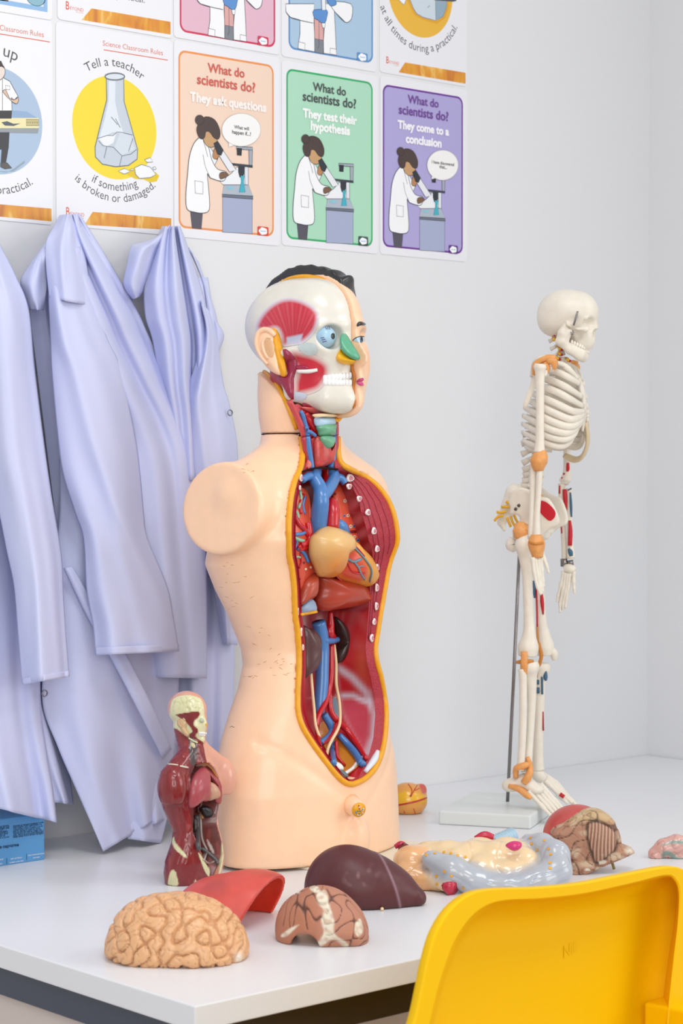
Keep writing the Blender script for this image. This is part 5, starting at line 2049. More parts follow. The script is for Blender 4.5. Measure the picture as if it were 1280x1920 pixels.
throat_puff('throat_wall', [(60, 100), (160, 60), (300, 190), (560, 220), (850, 230), (855, 560), (850, 640), (240, 600), (160, 420)], -.026, .004, flat_paint('#c43c44'), head, 1)
throat_puff('throat_wall', [(225, 600), (850, 640), (845, 900), (830, 1200), (300, 1230), (280, 900)], -.026, .004, flat_paint('#b8323a'), torso, 1)
for pr, cut in ((head, 0), (torso, 1)):
    if not cut:
        throat([(20, 20), (110, 200), (220, 440), (275, 610)], -.032, [.0040, .0044, .0046, .0046], flat_paint('#cc4a50'), 'neck_band', pr)
        throat([(215, 190), (255, 280), (290, 400), (315, 500), (330, 610)], -.036, [.0028, .0034, .0030, .0036, .0040], M_blue, 'jugular_vein', pr)
        throat([(300, 480), (350, 465)], -.040, [.0022, .0014], M_blue, 'vein_stub', pr)
        throat([(335, 530), (400, 560), (465, 612)], -.041, [.0026, .0026, .0026], M_blue, 'thyroid_vein', pr)
        throat([(300, 225), (345, 340), (420, 450), (500, 570), (520, 615)], -.032, [.0034, .0050, .0060, .0056, .0050], M_red, 'carotid_artery', pr, 12)
        throat([(360, 520), (390, 615)], -.034, [.0040, .0052], M_red, 'carotid_artery', pr)
        throat_puff('larynx_membrane', [(438, 350), (470, 298), (600, 292), (770, 305), (800, 380), (770, 440), (600, 470), (470, 450)], -.040, .009, flat_paint('#b7d4e9'), pr)
        throat_puff('thyroid_cartilage', [(474, 470), (520, 415), (600, 395), (700, 395), (785, 410), (765, 560), (745, 618), (540, 628), (500, 545)], -.040, .013, flat_paint('#6dac88'), pr)
        throat_puff('hyoid_bone', [(415, 250), (540, 232), (700, 235), (800, 245), (845, 275), (740, 298), (560, 292), (455, 300)], -.046, .006, M_cream, pr)
        throat_puff('jaw_gland', [(240, 60), (340, 48), (470, 72), (560, 130), (565, 175), (500, 205), (370, 195), (280, 150)], -.022, .016, flat_paint('#a5203c'), pr)
        throat([(575, 185), (700, 150), (830, 125), (930, 108)], [-.040, -.046, -.052, -.056], [.0024, .0036, .0034, .0016], M_red, 'chin_muscle', pr)
        throat_puff('chin_floor', [(200, 120), (420, 140), (600, 110), (1000, 70), (1060, 110), (900, 170), (800, 230), (560, 235), (400, 230)], -.030, .008, flat_paint('#d9605c'), pr, 3)
        throat([(785, 480), (780, 615)], -.036, [.0036, .0040], M_blue, 'jugular_vein', pr)
        throat([(832, 370), (832, 500), (830, 612)], -.038, [.0026, .0030, .0030], flat_paint('#b5363f'), 'neck_band', pr)
        throat([(800, 250), (860, 265), (890, 300), (845, 350), (800, 330)], -.044, [.0030, .0036, .0034, .0028, .0020], M_yel, 'yellow_throat_edge', pr)
    else:
        throat([(258, 640), (300, 800), (330, 960), (345, 1060)], -.034, [.0040, .0046, .0050, .0054], flat_paint('#b8323e'), 'neck_band', pr)
        throat_puff('neck_muscle', [(330, 1020), (372, 1080), (370, 1150), (300, 1210), (290, 1150)], -.036, .006, flat_paint('#de6a62'), pr, 3)
        throat([(332, 625), (350, 800), (380, 1000), (400, 1180)], -.038, [.0040, .0042, .0042, .0046], M_blue, 'jugular_vein', pr)
        throat([(400, 640), (425, 850), (440, 1170)], -.034, [.0050, .0054, .0056], M_red, 'carotid_artery', pr, 12)
        throat_puff('thyroid_gland', [(440, 640), (545, 640), (590, 800), (640, 850), (700, 820), (755, 690), (775, 800), (745, 1010), (700, 1100), (560, 1155), (450, 1160), (430, 900)], -.038, .014, mat('thyroid_paint', '#cf4740', .32, .5, noise=.35, nscale=110, coat=.3), pr)
        throat_puff('thyroid_cartilage', [(545, 632), (745, 622), (735, 720), (700, 815), (640, 842), (595, 805)], -.046, .012, flat_paint('#6dac88'), pr)
        throat([(775, 622), (775, 800), (765, 1000), (735, 1165)], -.038, [.0040, .0042, .0050, .0052], M_blue, 'jugular_vein', pr)
        throat([(832, 622), (828, 800), (825, 950), (860, 1120), (900, 1230)], -.038, [.0030, .0032, .0034, .0040, .0040], flat_paint('#b5363f'), 'neck_band', pr)
        throat([(240, 1235), (360, 1190), (560, 1160), (700, 1178), (850, 1190)], -.046, .0014, M_seam, 'chest_seam', pr)
# the joint between head and body
r_ = .0537
tube('neck_joint', [(r_ * math.sin(t), .019 - r_ * math.cos(t), tz(813.5) - .0006) for t in np.linspace(-2.9, .9, 50)], .0007, M_seam, torso, 6, 1)
# ================================================================== skeleton on its stand
KB = on_z(951, 1503, TABLE + .021)
K = Frame((KB.x, KB.y, TABLE), math.radians(30.3))
M_skel = mat('skeleton_ivory', '#e9e1d2', .38, .45, noise=.05, nscale=80)
M_lig = mat('ligament_orange', '#e9a35f', .45, .4, noise=.15, nscale=120)
M_cart = mat('cartilage_tan', '#dcc7a4', .45, .4)
M_chrome = mat('stand_steel', '#8f8a8a', .25, .5, metal=.9)
M_mred = mat('muscle_mark_red', '#c5192a', .4, .4)
M_mblue = mat('muscle_mark_blue', '#40647f', .4, .4)
M_nerve = mat('nerve_yellow', '#e8ae22', .4, .4)
sk = empty('skeleton_model', K.o, K.rz, 'ivory human skeleton model on a steel rod with a pale grey base', 'anatomy model')


def s1(x, y, v):
    return K.x(900 + x / 4.571, 520 + y / 4.571, v)


def s2(x, y, v):
    return K.x(900 + x / 4.571, 860 + y / 4.571, v)


def s3(x, y, v):
    return K.x(800 + x / 3.368, 1180 + y / 3.368, v)


def mir(p):
    return Vector((-p.x, p.y, p.z))


# stand
cs = [K.i @ on_z(x, y, TABLE + .021) for x, y in ((822, 1520), (994.5, 1529), (916, 1485))]
x0, x1 = min(c.x for c in cs) - .0, max(c.x for c in cs)
y0, y1 = min(c.y for c in cs), max(c.y for c in cs)
o = slab('stand_base', (x0, y0, 0), (x1, y1, .021), mat('stand_plastic', '#dce1df', .35, .4), sk)
bevel(o, .003, 3)
top = K.x(974, 1022, .0)
tube('stand_rod', [(0, 0, .019), (top.x * .5, top.y * .5, top.z * .5), tuple(top)], .0027, M_chrome, sk, 12, 1)

# skull


def X(px, py, v):
    p = K.x(px, py, -v)
    return (abs(p.x), p.y, p.z)


def sk_skull(P):
    x, y, z = P
    Q = (np.abs(x), y, z)
    d = ell(Q, X(1060, 586, 0), (.0345, .0435, .0355))
    d = smin(d, ell(Q, X(1090, 588, 0), (.027, .0255, .030)), .012)
    d = smin(d, ell(Q, X(1040, 606, 0), (.028, .024, .020)), .012)
    d = smin(d, ell(Q, X(1094, 628, 0), (.020, .0185, .023)), .010)
    d = smin(d, ell(Q, X(1094, 645, 0), (.0145, .0130, .0105)), .008)
    d = smin(d, cap(Q, X(1113, 606, .002), X(1118, 622, .001), .005, .0035), .004)
    d = smin(d, chain(Q, [X(1064, 608, .0315), X(1082, 615, .0325), X(1098, 618, .027), X(1103, 610, .024), X(1100, 598, .0235)], [.0030, .0032, .0036, .0034, .003]), .004)
    d = smax(d, -ell(Q, X(1112, 608, .0185), (.0105, .0165, .0108)), .003)
    d = smax(d, -ell(Q, X(1117, 629, .001), (.0075, .010, .0095)), .003)
    d = smax(d, -ell(Q, X(1080, 604, .0335), (.0060, .012, .0085)), .004)
    d = smax(d, -ell(Q, X(1080, 630, .026), (.010, .009, .009)), .004)
    return d


c0 = Vector(X(1070, 605, 0))
V_, F_ = surfnet(sk_skull, (-.045, c0.y - .07, c0.z - .06), (.045, c0.y + .07, c0.z + .06), .0016, 1)
skull_o = vobj('skull', V_, F_, M_skel, sk)


def sk_jaw(P):
    x, y, z = P
    Q = (np.abs(x), y, z)
    d = chain(Q, [X(1059, 611, .0275), X(1054, 624, .0275), X(1049, 640, .0265), X(1068, 657, .022), X(1086, 668, .013), X(1093, 671, .0)], [.0042, .0068, .0062, .0058, .0062, .0072])
    d = smin(d, chain(Q, [X(1072, 650, .0205), X(1090, 660, .011), X(1096, 663, 0)], [.0040, .0040, .0042]), .008)
    d = smin(d, cap(Q, X(1068, 622, .0265), X(1058, 640, .026), .0040, .0060), .006)
    return d


V_, F_ = surfnet(sk_jaw, (-.045, c0.y - .07, c0.z - .085), (.045, c0.y + .07, c0.z + .02), .0014, 1)
vobj('jaw', V_, F_, M_skel, skull_o)
mb = MB()
for sgn in (1, -1):
    for row, (a_, b_, c_) in enumerate(((X(1072, 641, .0215), X(1091, 650, .0150), X(1104, 654, .001)), (X(1071, 646, .0215), X(1089, 655, .0150), X(1102, 659, .001)))):
        pts = catmull([a_, b_, c_], 4)
        for p in pts:
            v, f = [], []
            c = Vector((sgn * p[0], p[1], p[2]))
            mb.tube([c + Vector((0, 0, .0032)), c, c - Vector((0, 0, .0032))], [.0012, .0022, .0016], 7)
mb.build('teeth', mat('ivory_teeth', '#f4eee2', .3, .5), skull_o)
tube('jaw_spring', [s1(835, 292, -.036), s1(818, 350, -.037), s1(800, 412, -.036)], .0016, M_chrome, skull_o, 8, 3)
tube('spring_hook', [s1(792, 455, -.032), s1(798, 480, -.033), s1(782, 490, -.033), s1(778, 470, -.032)], .0010, M_chrome, skull_o, 6, 4)

# spine
spine = [K.x(x, y, 0) for x, y in catmull([(1046, 632), (1050, 650), (1054, 672), (1052, 698), (1038, 725), (1020, 760), (1008, 800), (1004, 835), (1008, 865), (1010, 890), (1004, 918), (990, 940)], 6)]


def sample(path, n):
    d = [0]
    for a, b in zip(path[:-1], path[1:]):
        d.append(d[-1] + (b - a).length)
    out = []
    for i in range(n):
        t = d[-1] * i / (n - 1)
        k = max(j for j in range(len(d)) if d[j] <= t + 1e-9)
        k = min(k, len(path) - 2)
        u = (t - d[k]) / (d[k + 1] - d[k] + 1e-9)
        out.append((path[k].lerp(path[k + 1], u), (path[k + 1] - path[k]).normalized()))
    return out


sp = sample(spine, 23)
for i, (p, t) in enumerate(sp):
    g = .55 + .45 * i / 22
    mb = MB()
    h = .0056 * (.8 + .2 * g)
    back = t.cross(Vector((1, 0, 0))).normalized()
    if back.y < 0:
        back = -back
    mb.tube([p - t * h, p - t * h * .8, p, p + t * h * .8, p + t * h], [.0085 * g, .0095 * g, .0080 * g, .0095 * g, .0085 * g], 12)
    dn = Vector((0, 0, -1))
    mb.tube([p + back * .006 * g, p + back * .016 * g + dn * .002, p + back * .027 * g + dn * .006 * g], [.0036 * g, .0034 * g, .0046 * g], 8, flat=(.7, 1.3))
    for s_ in (-1, 1):
        mb.tube([p + back * .006 * g, p + back * .010 * g + Vector((s_ * .017 * g, 0, 0))], [.0034 * g, .0024 * g], 7)
    mb.build('vertebra', M_skel, sk)
    if i < 22 and i > 2:
        q = p.lerp(sp[i + 1][0], .5)
        tube('spinal_disc', [q - t * .0018, q + t * .0018], .0086 * g, M_cart, sk, 12, 1)
for x, y, r in ((632, 528, 0), (680, 606, 0), (680, 650, 0), (662, 690, 0), (750, 702, 0)):
    a_ = s1(x, y, -.012)
    tube('nerve_stub', [a_ + Vector((.010, .004, .002)), a_, a_ + Vector((-.005, -.001, -.002))], .0024, M_nerve, sk, 7, 2)
    if r == 0 and x > 640:
        b_ = s1(x + 14, y + 12, -.011)
        tube('artery_stub', [b_ + Vector((.008, 0, 0)), b_, b_ + Vector((-.004, -.001, -.001))], .0020, M_mred, sk, 7, 2)
tube('artery_stub', [s1(632, 500, -.012), s1(645, 478, -.013), s1(660, 482, -.012)], .0022, mat('crimson_paint', '#b32050', .4), sk, 7, 4)

# rib cage: traced on the near side, mirrored to the far side
RIB = [
    ([(600, 762, .012), (640, 745, .026), (700, 752, .034), (770, 800, .030), (835, 868, .014)], .9),
    ([(560, 800, .012), (610, 800, .034), (690, 828, .044), (770, 868, .040), (850, 912, .016)], 1),
    ([(500, 850, .012), (560, 868, .044), (660, 905, .054), (760, 956, .048), (872, 1025, .014)], 1),
    ([(450, 920, .012), (540, 945, .050), (650, 982, .060), (765, 1042, .052), (882, 1106, .014)], 1),
    ([(420, 985, .012), (520, 1028, .055), (640, 1078, .064), (765, 1138, .056), (830, 1155, .038), (888, 1150, .012)], 1),
    ([(398, 1050, .012), (500, 1102, .058), (630, 1162, .067), (760, 1215, .060), (830, 1210, .040), (888, 1178, .012)], 1),
    ([(378, 1118, .012), (490, 1176, .060), (620, 1238, .069), (745, 1278, .062), (825, 1262, .042), (886, 1205, .012)], 1),
    ([(366, 1186, .012), (480, 1246, .060), (610, 1308, .069), (730, 1334, .062), (805, 1308, .044), (870, 1240, .016)], 1),
    ([(360, 1256, .012), (475, 1316, .058), (610, 1372, .066), (725, 1388, .060), (800, 1350, .044), (838, 1290, .026)], .95),
    ([(360, 1328, .012), (470, 1380, .055), (590, 1430, .062), (690, 1448, .058), (765, 1410, .046), (806, 1340, .034)], .9),
    ([(365, 1398, .012), (450, 1436, .048), (550, 1456, .052), (610, 1452, .052)], .85),
    ([(385, 1450, .012), (450, 1470, .036), (520, 1478, .040)], .8),
]
for pts, g in RIB:
    loc = [s1(x, y, -d) for x, y, d in pts]
    loc = [Vector((max(min(p.x, 0), -.08), p.y, p.z)) for p in loc]
    for side in (0, 1):
        L = loc if side == 0 else [mir(p) for p in loc]
        n = len(L)
        tube('rib', L, [.0038 * g] + [.0058 * g] * (n - 2) + [.0044 * g], M_skel, sk, 9, 6, flat=(.62, 1.0), up=(0, 0, 1))
# far costal arch, tan inside
tube('sternum', [s1(828, 862, 0), s1(858, 930, 0), s1(884, 1040, 0), s1(890, 1160, 0), s1(884, 1240, 0), s1(876, 1320, 0)], [.0050, .0062, .0050, .0046, .0036, .0020], M_skel, sk, 10, 5, flat=(2.0, .8), up=(0, 1, 0))
arch = [mir(s1(x, y, -d)) for x, y, d in ((878, 1240, .012), (868, 1340, .024), (838, 1440, .034), (780, 1530, .042), (700, 1560, .048), (600, 1520, .050))]
tube('costal_arch', arch, [.0040, .0056, .0068, .0072, .0062, .0042], M_cart, sk, 10, 6, flat=(.5, 1.3))

for sgn in (-1, 1):
    def Z1(x, y, v):
        p = s1(x, y, -v)
        return p if sgn < 0 else mir(p)
    # scapula and collar bone
    pts = [Z1(x, y, .058) for x, y in ((470, 712), (500, 800), (480, 930), (452, 1000), (402, 1130), (366, 1142), (362, 1090), (392, 1010), (440, 900), (448, 800))]
    c = sum(pts, Vector()) / len(pts)
    v = [p + Vector((-.0024, 0, 0)) for p in pts] + [p + Vector((.0024, 0, 0)) for p in pts] + [c + Vector((-.004, 0, 0)), c + Vector((.001, 0, 0))]
    n = len(pts)
    f = [(i, (i + 1) % n, n + (i + 1) % n, n + i) for i in range(n)] + [((i + 1) % n, i, 2 * n) for i in range(n)] + [(n + i, n + (i + 1) % n, 2 * n + 1) for i in range(n)]
    subsurf(obj('shoulder_blade', v, f, M_skel, sk), 2)
    tube('acromion', [Z1(440, 850, .060), Z1(462, 745, .070), Z1(500, 705, .080), Z1(562, 688, .082)], [.0030, .0040, .0046, .0044], M_skel, sk, 9, 5)
    tube('collar_bone', [Z1(575, 700, .078), Z1(640, 726, .058), Z1(720, 765, .034), Z1(815, 862, .010)], [.0034, .0030, .0032, .0042], M_skel, sk, 9, 5)
    for path, r in ((((462, 835), (466, 760), (520, 710), (590, 690), (645, 692)), (.0030, .0042, .0050, .0052, .0034)), (((575, 712), (632, 722), (636, 770), (628, 792)), (.0056, .0056, .0040, .0020)), (((552, 730), (572, 780), (555, 845)), (.0046, .0050, .0030)), (((478, 730), (480, 790), (462, 838)), (.0034, .0038, .0026)))[:4 if sgn < 0 else 2]:
        tube('shoulder_ligament', [Z1(x, y, .082) for x, y in path], list(r), M_lig, sk, 8, 5)

# near arm
HX = -.090
tube('humerus', [s1(515, 742, HX), s1(512, 775, HX), s1(512, 830, HX), s1(512, 1000, HX), s1(512, 1250, HX), s1(510, 1420, HX), s1(508, 1500, HX)], [.0085, .0098, .0074, .0064, .0064, .0070, .0090], M_skel, sk, 14, 5)
tube('humerus_head', [s1(545, 760, HX + .010), s1(560, 790, HX + .008), s1(552, 850, HX + .004)], [.0064, .0050, .0030], M_skel, sk, 10, 4)
tube('elbow_ligament', [s1(520, 1478, HX), s1(515, 1530, HX), s1(500, 1590, HX), s1(500, 1660, HX)], [.0070, .0118, .0128, .0070], M_lig, sk, 12, 5)
tube('ulna', [s1(462, 1610, HX + .004), s1(450, 1720, HX + .004), s2(448, 300, HX + .002), s2(440, 500, HX), s2(430, 690, HX)], [.0056, .0048, .0044, .0044, .0042], M_skel, sk, 10, 5)
tube('radius', [s1(508, 1640, HX), s2(508, 120, HX), s2(498, 300, HX), s2(486, 500, HX), s2(484, 690, HX)], [.0052, .0050, .0046, .0048, .0068], M_skel, sk, 10, 5)
tube('wrist_ligament', [s2(478, 650, HX), s2(480, 710, HX), s2(484, 760, HX), s2(490, 850, HX)], [.0080, .0128, .0126, .0074], M_lig, sk, 12, 5)
tube('wrist_band', [s2(420, 716, HX - .010), s2(470, 730, HX - .014), s2(540, 722, HX - .008)], .0020, mat('ligament_brown', '#c9812c', .45), sk, 7, 5)


def digit(pts, r, name='finger_bone'):
    L = [Vector(p) for p in catmull(pts, 5)]
    n = len(L)
    rad = [r * (1.12 - .45 * i / n) * (1 + .28 * max(0, math.cos(2 * math.pi * (i / n) * (len(pts) - 1)))) for i in range(n)]
    return tube(name, [tuple(p) for p in L], rad, M_skel, sk, 8, 1)


for k, pts in enumerate((((448, 845), (462, 970), (488, 1090), (520, 1168)), ((470, 850), (490, 985), (512, 1100), (530, 1160)), ((496, 850), (510, 990), (526, 1090), (540, 1142)), ((516, 845), (528, 950), (536, 1040), (545, 1100)), ((528, 800), (548, 860), (570, 920), (586, 982)))):
    digit([s2(x, y, HX - .006 + .003 * k) for x, y in pts], .0030)

# far arm with painted muscle marks
AX = .082
tube('humerus', [mir(s1(515, 742, -AX)), mir(s1(514, 800, -AX)), s1(735, 1200, AX), s1(745, 1560, AX), s2(742, 120, AX), s2(732, 190, AX)], [.0095, .0080, .0064, .0062, .0068, .0090], M_skel, sk, 12, 5)
tube('muscle_mark', [s1(750, 1590, AX - .0052), s1(750, 1640, AX - .0052), s2(745, 110, AX - .0052)], [.0024, .0030, .0020], M_mred, sk, 8, 3)
for x, y in ((720, 130), (705, 165)):
    tube('muscle_mark', [s2(x, y - 8, AX - .005), s2(x, y + 8, AX - .005)], .0022, M_mred, sk, 8, 1)
tube('elbow_joint', [s2(695, 205, AX), s2(730, 185, AX), s2(762, 195, AX)], [.0066, .0084, .0066], M_skel, sk, 12, 4)
tube('ulna', [s2(700, 215, AX), s2(695, 300, AX), s2(702, 500, AX), s2(715, 700, AX), s2(718, 858, AX)], [.0064, .0052, .0048, .0044, .0040], M_skel, sk, 10, 5)
tube('radius', [s2(765, 255, AX), s2(762, 330, AX), s2(762, 500, AX), s2(768, 700, AX), s2(778, 858, AX)], [.0058, .0044, .0046, .0050, .0072], M_skel, sk, 10, 5)
for pts, r, m in ((((682, 230), (678, 300)), .0014, M_mred), (((722, 262), (728, 340), (736, 440)), (.0030, .0036, .0016), M_mred), (((690, 470), (698, 640)), .0010, M_mred), (((766, 530), (772, 620), (768, 745)), (.0022, .0036, .0036), M_mred), (((772, 290), (778, 400), (782, 500)), (.0014, .0022, .0012), M_mblue), (((758, 770), (772, 800), (778, 835)), (.0020, .0040, .0030), M_mblue), (((750, 270), (782, 255)), .0012, M_mblue)):
    tube('muscle_mark', [s2(x, y, AX - .0050) for x, y in pts], list(r) if isinstance(r, tuple) else r, m, sk, 8, 3)
tube('wrist_bracket', [s2(716, 858, AX), s2(718, 925, AX)], .0040, M_chrome, sk, 8, 1, flat=(1.4, .6))
tube('wrist_bracket', [s2(768, 870, AX), s2(775, 915, AX)], .0036, M_chrome, sk, 8, 1, flat=(1.4, .6))
tube('wrist_bones', [s2(722, 950, AX), s2(752, 940, AX), s2(786, 950, AX), s2(806, 965, AX)], [.0056, .0076, .0074, .0046], M_skel, sk, 10, 4)
for pts in (((715, 965), (695, 1070), (668, 1170), (660, 1230)), ((732, 975), (712, 1110), (686, 1240), (684, 1322)), ((752, 980), (735, 1120), (712, 1230), (708, 1296)), ((770, 980), (757, 1090), (738, 1200), (728, 1282)), ((800, 965), (800, 1050), (804, 1110), (808, 1156))):
    digit([s2(x, y, AX) for x, y in pts], .0030)

# pelvis
PX_ = -.046
V_, F_ = None, None


def pelv(P):
    x, y, z = P
    Q = (np.abs(x), y, z)

    def a(px, py, v):
        p = s2(px, py, -v)
        return (abs(p.x), p.y, p.z)
    # iliac blade as a thin curved plate
    pol = [s2(px, py, -.045) for px, py in ((285, 285), (345, 248), (420, 258), (480, 300), (530, 325), (590, 345), (640, 440), (664, 520), (650, 575), (590, 600), (540, 640), (480, 690), (400, 700), (330, 640), (300, 590), (330, 545), (335, 500), (300, 478), (255, 480), (262, 420), (248, 370))]
    q = poly_sdf(y, z, np.array([(p[0], p[1]) for p in catmull([(p.y, p.z) for p in pol], 3, True)]))
    cen = s2(430, 430, -.045)
    plate = .046 - .25 * np.clip(-(y - cen.y), 0, 1) + .25 * np.clip(z - cen.z, -.06, .05)
    d = smax(q, np.abs(Q[0] - plate) - .0045, .004)
    d = smin(d, cap(Q, a(410, 640, .044), a(330, 655, .036), .012, .010), .01)
    d = smin(d, chain(Q, [a(430, 640, .038), a(520, 640, .022), a(545, 660, .006)], [.008, .006, .007]), .006)
    d = smin(d, chain(P, [s2(300, 300, 0), s2(262, 400, 0), s2(205, 490, 0), s2(180, 545, 0), s2(206, 610, 0)], [.016, .014, .010, .006, .003]), .008)
    return d


pc_ = s2(420, 440, 0)
V_, F_ = surfnet(pelv, (-.085, pc_.y - .075, pc_.z - .085), (.085, pc_.y + .085, pc_.z + .06), .0021, 2)
pel = vobj('pelvis', V_, F_, M_skel, sk)
pbv = bvh_of(V_, F_)
decal('muscle_mark', K, pbv, [(900 + x / 4.571, 860 + y / 4.571) for x, y in ((505, 372), (540, 362), (590, 390), (640, 450), (638, 500), (600, 532), (560, 510), (510, 450))], M_mred, pel, 2, .0008, 4)
for x, y in ((332, 400), (305, 430)):
    l, n = hit(pbv, K, 900 + x / 4.571, 860 + y / 4.571)
    if l:
        tube('screw', [l - n * .001, l + n * .0022], .0024, mat('screw_dark', '#5a5450', .4, metal=.6), pel, 10, 1)
for pts in (((262, 388), (222, 368)), ((250, 412), (182, 414)), ((222, 450), (180, 462), (142, 456)), ((196, 490), (150, 500), (122, 534)), ((228, 505), (245, 545), (262, 586)), ((262, 492), (275, 540), (300, 582)), ((290, 482), (305, 520), (322, 548))):
    tube('nerve_root', [s2(x, y, -.020) for x, y in pts], .0021, M_nerve, sk, 7, 4)
tube('hip_ligament', [s2(350, 575, -.050), s2(345, 630, -.058), s2(325, 690, -.060)], [.010, .0125, .0075], M_lig, sk, 10, 5)
tube('hip_ligament', [s2(395, 590, -.052), s2(390, 640, -.060)], [.0085, .0085], M_lig, sk, 10, 1)
tube('hip_ligament', [s2(460, 320, -.050), s2(520, 335, -.040)], [.0040, .0060], M_lig, sk, 8, 1)

# legs
NX = -.056
tube('femur', [s2(392, 672, NX + .006), s2(372, 740, NX - .004), s2(385, 850, NX), s2(402, 1000, NX), s2(410, 1200, NX), s2(418, 1400, NX), s3(645, 40, NX), s3(640, 110, NX), s3(636, 170, NX)], [.0100, .0135, .0098, .0080, .0078, .0082, .0108, .0160, .0140], M_skel, sk, 14, 5)
tube('trochanter', [s2(290, 690, NX + .02), s2(270, 740, NX + .02), s2(300, 780, NX + .018)], [.0075, .0100, .0060], M_skel, sk, 10, 4)
FX = .040
tube('femur', [s2(440, 690, FX), s2(480, 800, FX), s2(500, 1000, FX), s2(512, 1200, FX), s2(525, 1400, FX), s3(735, 40, FX), s3(745, 110, FX), s3(748, 165, FX)], [.0110, .0100, .0085, .0082, .0085, .0115, .0150, .0125], M_skel, sk, 14, 5)
for pts, r, m in ((((455, 1045), (460, 1120), (466, 1195)), (.0014, .0026, .0014), M_mblue), (((482, 1100), (486, 1280), (487, 1440)), .0014, M_mred), (((524, 1140), (530, 1230), (540, 1335)), (.0016, .0032, .0012), M_mred)):
    tube('muscle_mark', [s2(x, y, FX - .0075) for x, y in pts], list(r) if isinstance(r, tuple) else r, m, sk, 8, 4)
tube('knee_tendon', [s2(485, 1440, FX - .010), s2(495, 1600, FX - .012), s3(704, 90, FX - .014), s3(722, 170, FX - .014), s3(700, 250, FX - .012), s3(694, 302, FX - .010)], [.0014, .0022, .0030, .0030, .0026, .0018], mat('ligament_brown'), sk, 8, 6)
tube('kneecap', [s3(772, 118, FX), s3(800, 150, FX), s3(806, 196, FX)], [.0040, .0070, .0036], M_skel, sk, 10, 5)
tube('knee_ligament', [s3(614, 140, NX - .016), s3(614, 220, NX - .018), s3(608, 304, NX - .011)], [.0042, .0046, .0042], M_lig, sk, 9, 4, flat=(1.2, .5))
tube('meniscus', [s3(566, 208, NX), s3(610, 204, NX - .014), s3(672, 202, NX - .008)], [.0024, .0040, .0028], mat('ligament_brown'), sk, 8, 5)
tube('tibia', [s3(648, 205, NX), s3(650, 240, NX), s3(655, 300, NX + .003), s3(662, 450, NX + .006), s3(650, 700, NX + .004), s3(636, 850, NX + .002), s3(630, 905, NX)], [.0130, .0150, .0100, .0068, .0058, .0072, .0090], M_skel, sk, 13, 5)
tube('fibula', [s3(602, 250, NX - .012), s3(608, 330, NX - .012), s3(606, 600, NX - .012), s3(597, 800, NX - .012), s3(590, 890, NX - .012)], [.0066, .0060, .0060, .0058, .0070], M_skel, sk, 11, 5)
tube('tibia', [s3(726, 212, FX), s3(724, 245, FX), s3(712, 330, FX), s3(708, 500, FX), s3(702, 700, FX), s3(702, 850, FX), s3(705, 890, FX)], [.0115, .0140, .0098, .0086, .0082, .0090, .0100], M_skel, sk, 13, 5)
for pts, r in ((((703, 318), (700, 348)), .0026), (((701, 366), (702, 404)), .0026), (((704, 298), (722, 298), (727, 340), (728, 410)), .0018), (((752, 265), (748, 300), (752, 325)), (.0016, .0036, .0016))):
    tube('muscle_mark', [s3(x, y, FX - .0088) for x, y in pts], list(r) if isinstance(r, tuple) else r, M_mblue, sk, 8, 3)
tube('muscle_mark', [s3(733, 520, FX - .004), s3(736, 640, FX - .004)], .0012, M_mred, sk, 7, 1)

# feet
tube('ankle_ligament', [s3(560, 935, NX - .010), s3(566, 880, NX - .014), s3(610, 862, NX - .016), s3(648, 850, NX - .008)], [.0040, .0052, .0056, .0040], M_lig, sk, 9, 5)
tube('ankle_ligament', [s3(634, 806, NX - .008), s3(655, 870, NX - .010), s3(640, 930, NX - .014), s3(610, 970, NX - .014)], [.0030, .0044, .0060, .0050], M_lig, sk, 9, 5)
tube('ankle_ligament', [s3(518, 990, NX - .010), s3(575, 1005, NX - .012), s3(640, 1052, NX - .014), s3(655, 1066, NX - .012)], [.0036, .0050, .0052, .0030], M_lig, sk, 9, 5)


def footb(P):
    d = chain(P, [s3(514, 985, NX), s3(550, 980, NX), s3(610, 960, NX), s3(650, 985, NX - .004)], [.0100, .0096, .0110, .0100], .006)
    return smin(d, ell(P, s3(690, 1010, NX - .002), (.014, .012, .008)), .006)


fc = s3(600, 980, NX)
V_, F_ = surfnet(footb, (fc.x - .03, fc.y - .05, fc.z - .04), (fc.x + .03, fc.y + .05, fc.z + .04), .0018, 1)
vobj('heel_bone', V_, F_, M_skel, sk)
for k, (a_, b_, c_) in enumerate((((640, 1020), (720, 1110), (790, 1185)), ((660, 1005), (745, 1100), (825, 1190)), ((680, 992), (770, 1095), (850, 1185)), ((698, 982), (790, 1085), (868, 1172)), ((715, 975), (810, 1080), (884, 1162)))):
    xk = NX - .012 + .0055 * k
    a_, b_, c_ = s3(*a_, xk), s3(*b_, xk), s3(*c_, xk)
    e = c_ + (c_ - b_) * .30
    digit([a_, b_, c_, e], .0034, 'foot_bone')
for k, (a_, b_, c_) in enumerate((((690, 925), (760, 970), (850, 1060)), ((705, 920), (790, 980), (880, 1060)), ((715, 915), (800, 972), (905, 1075)), ((722, 912), (810, 968), (915, 1085)))):
    xk = FX + .004 + .006 * k
    a_, b_, c_ = s3(*a_, xk), s3(*b_, xk), s3(*c_, xk)
    e = c_ + (c_ - b_) * .45
    digit([a_, b_, c_, e], .0042, 'foot_bone')
tube('ankle_bone', [s3(690, 890, FX), s3(706, 920, FX), s3(735, 945, FX + .006)], [.0090, .0105, .0085], M_skel, sk, 11, 4)
tube('muscle_mark', [s3(840, 1040, FX - .001), s3(866, 1058, FX - .001)], .0032, M_mred, sk, 8, 1)
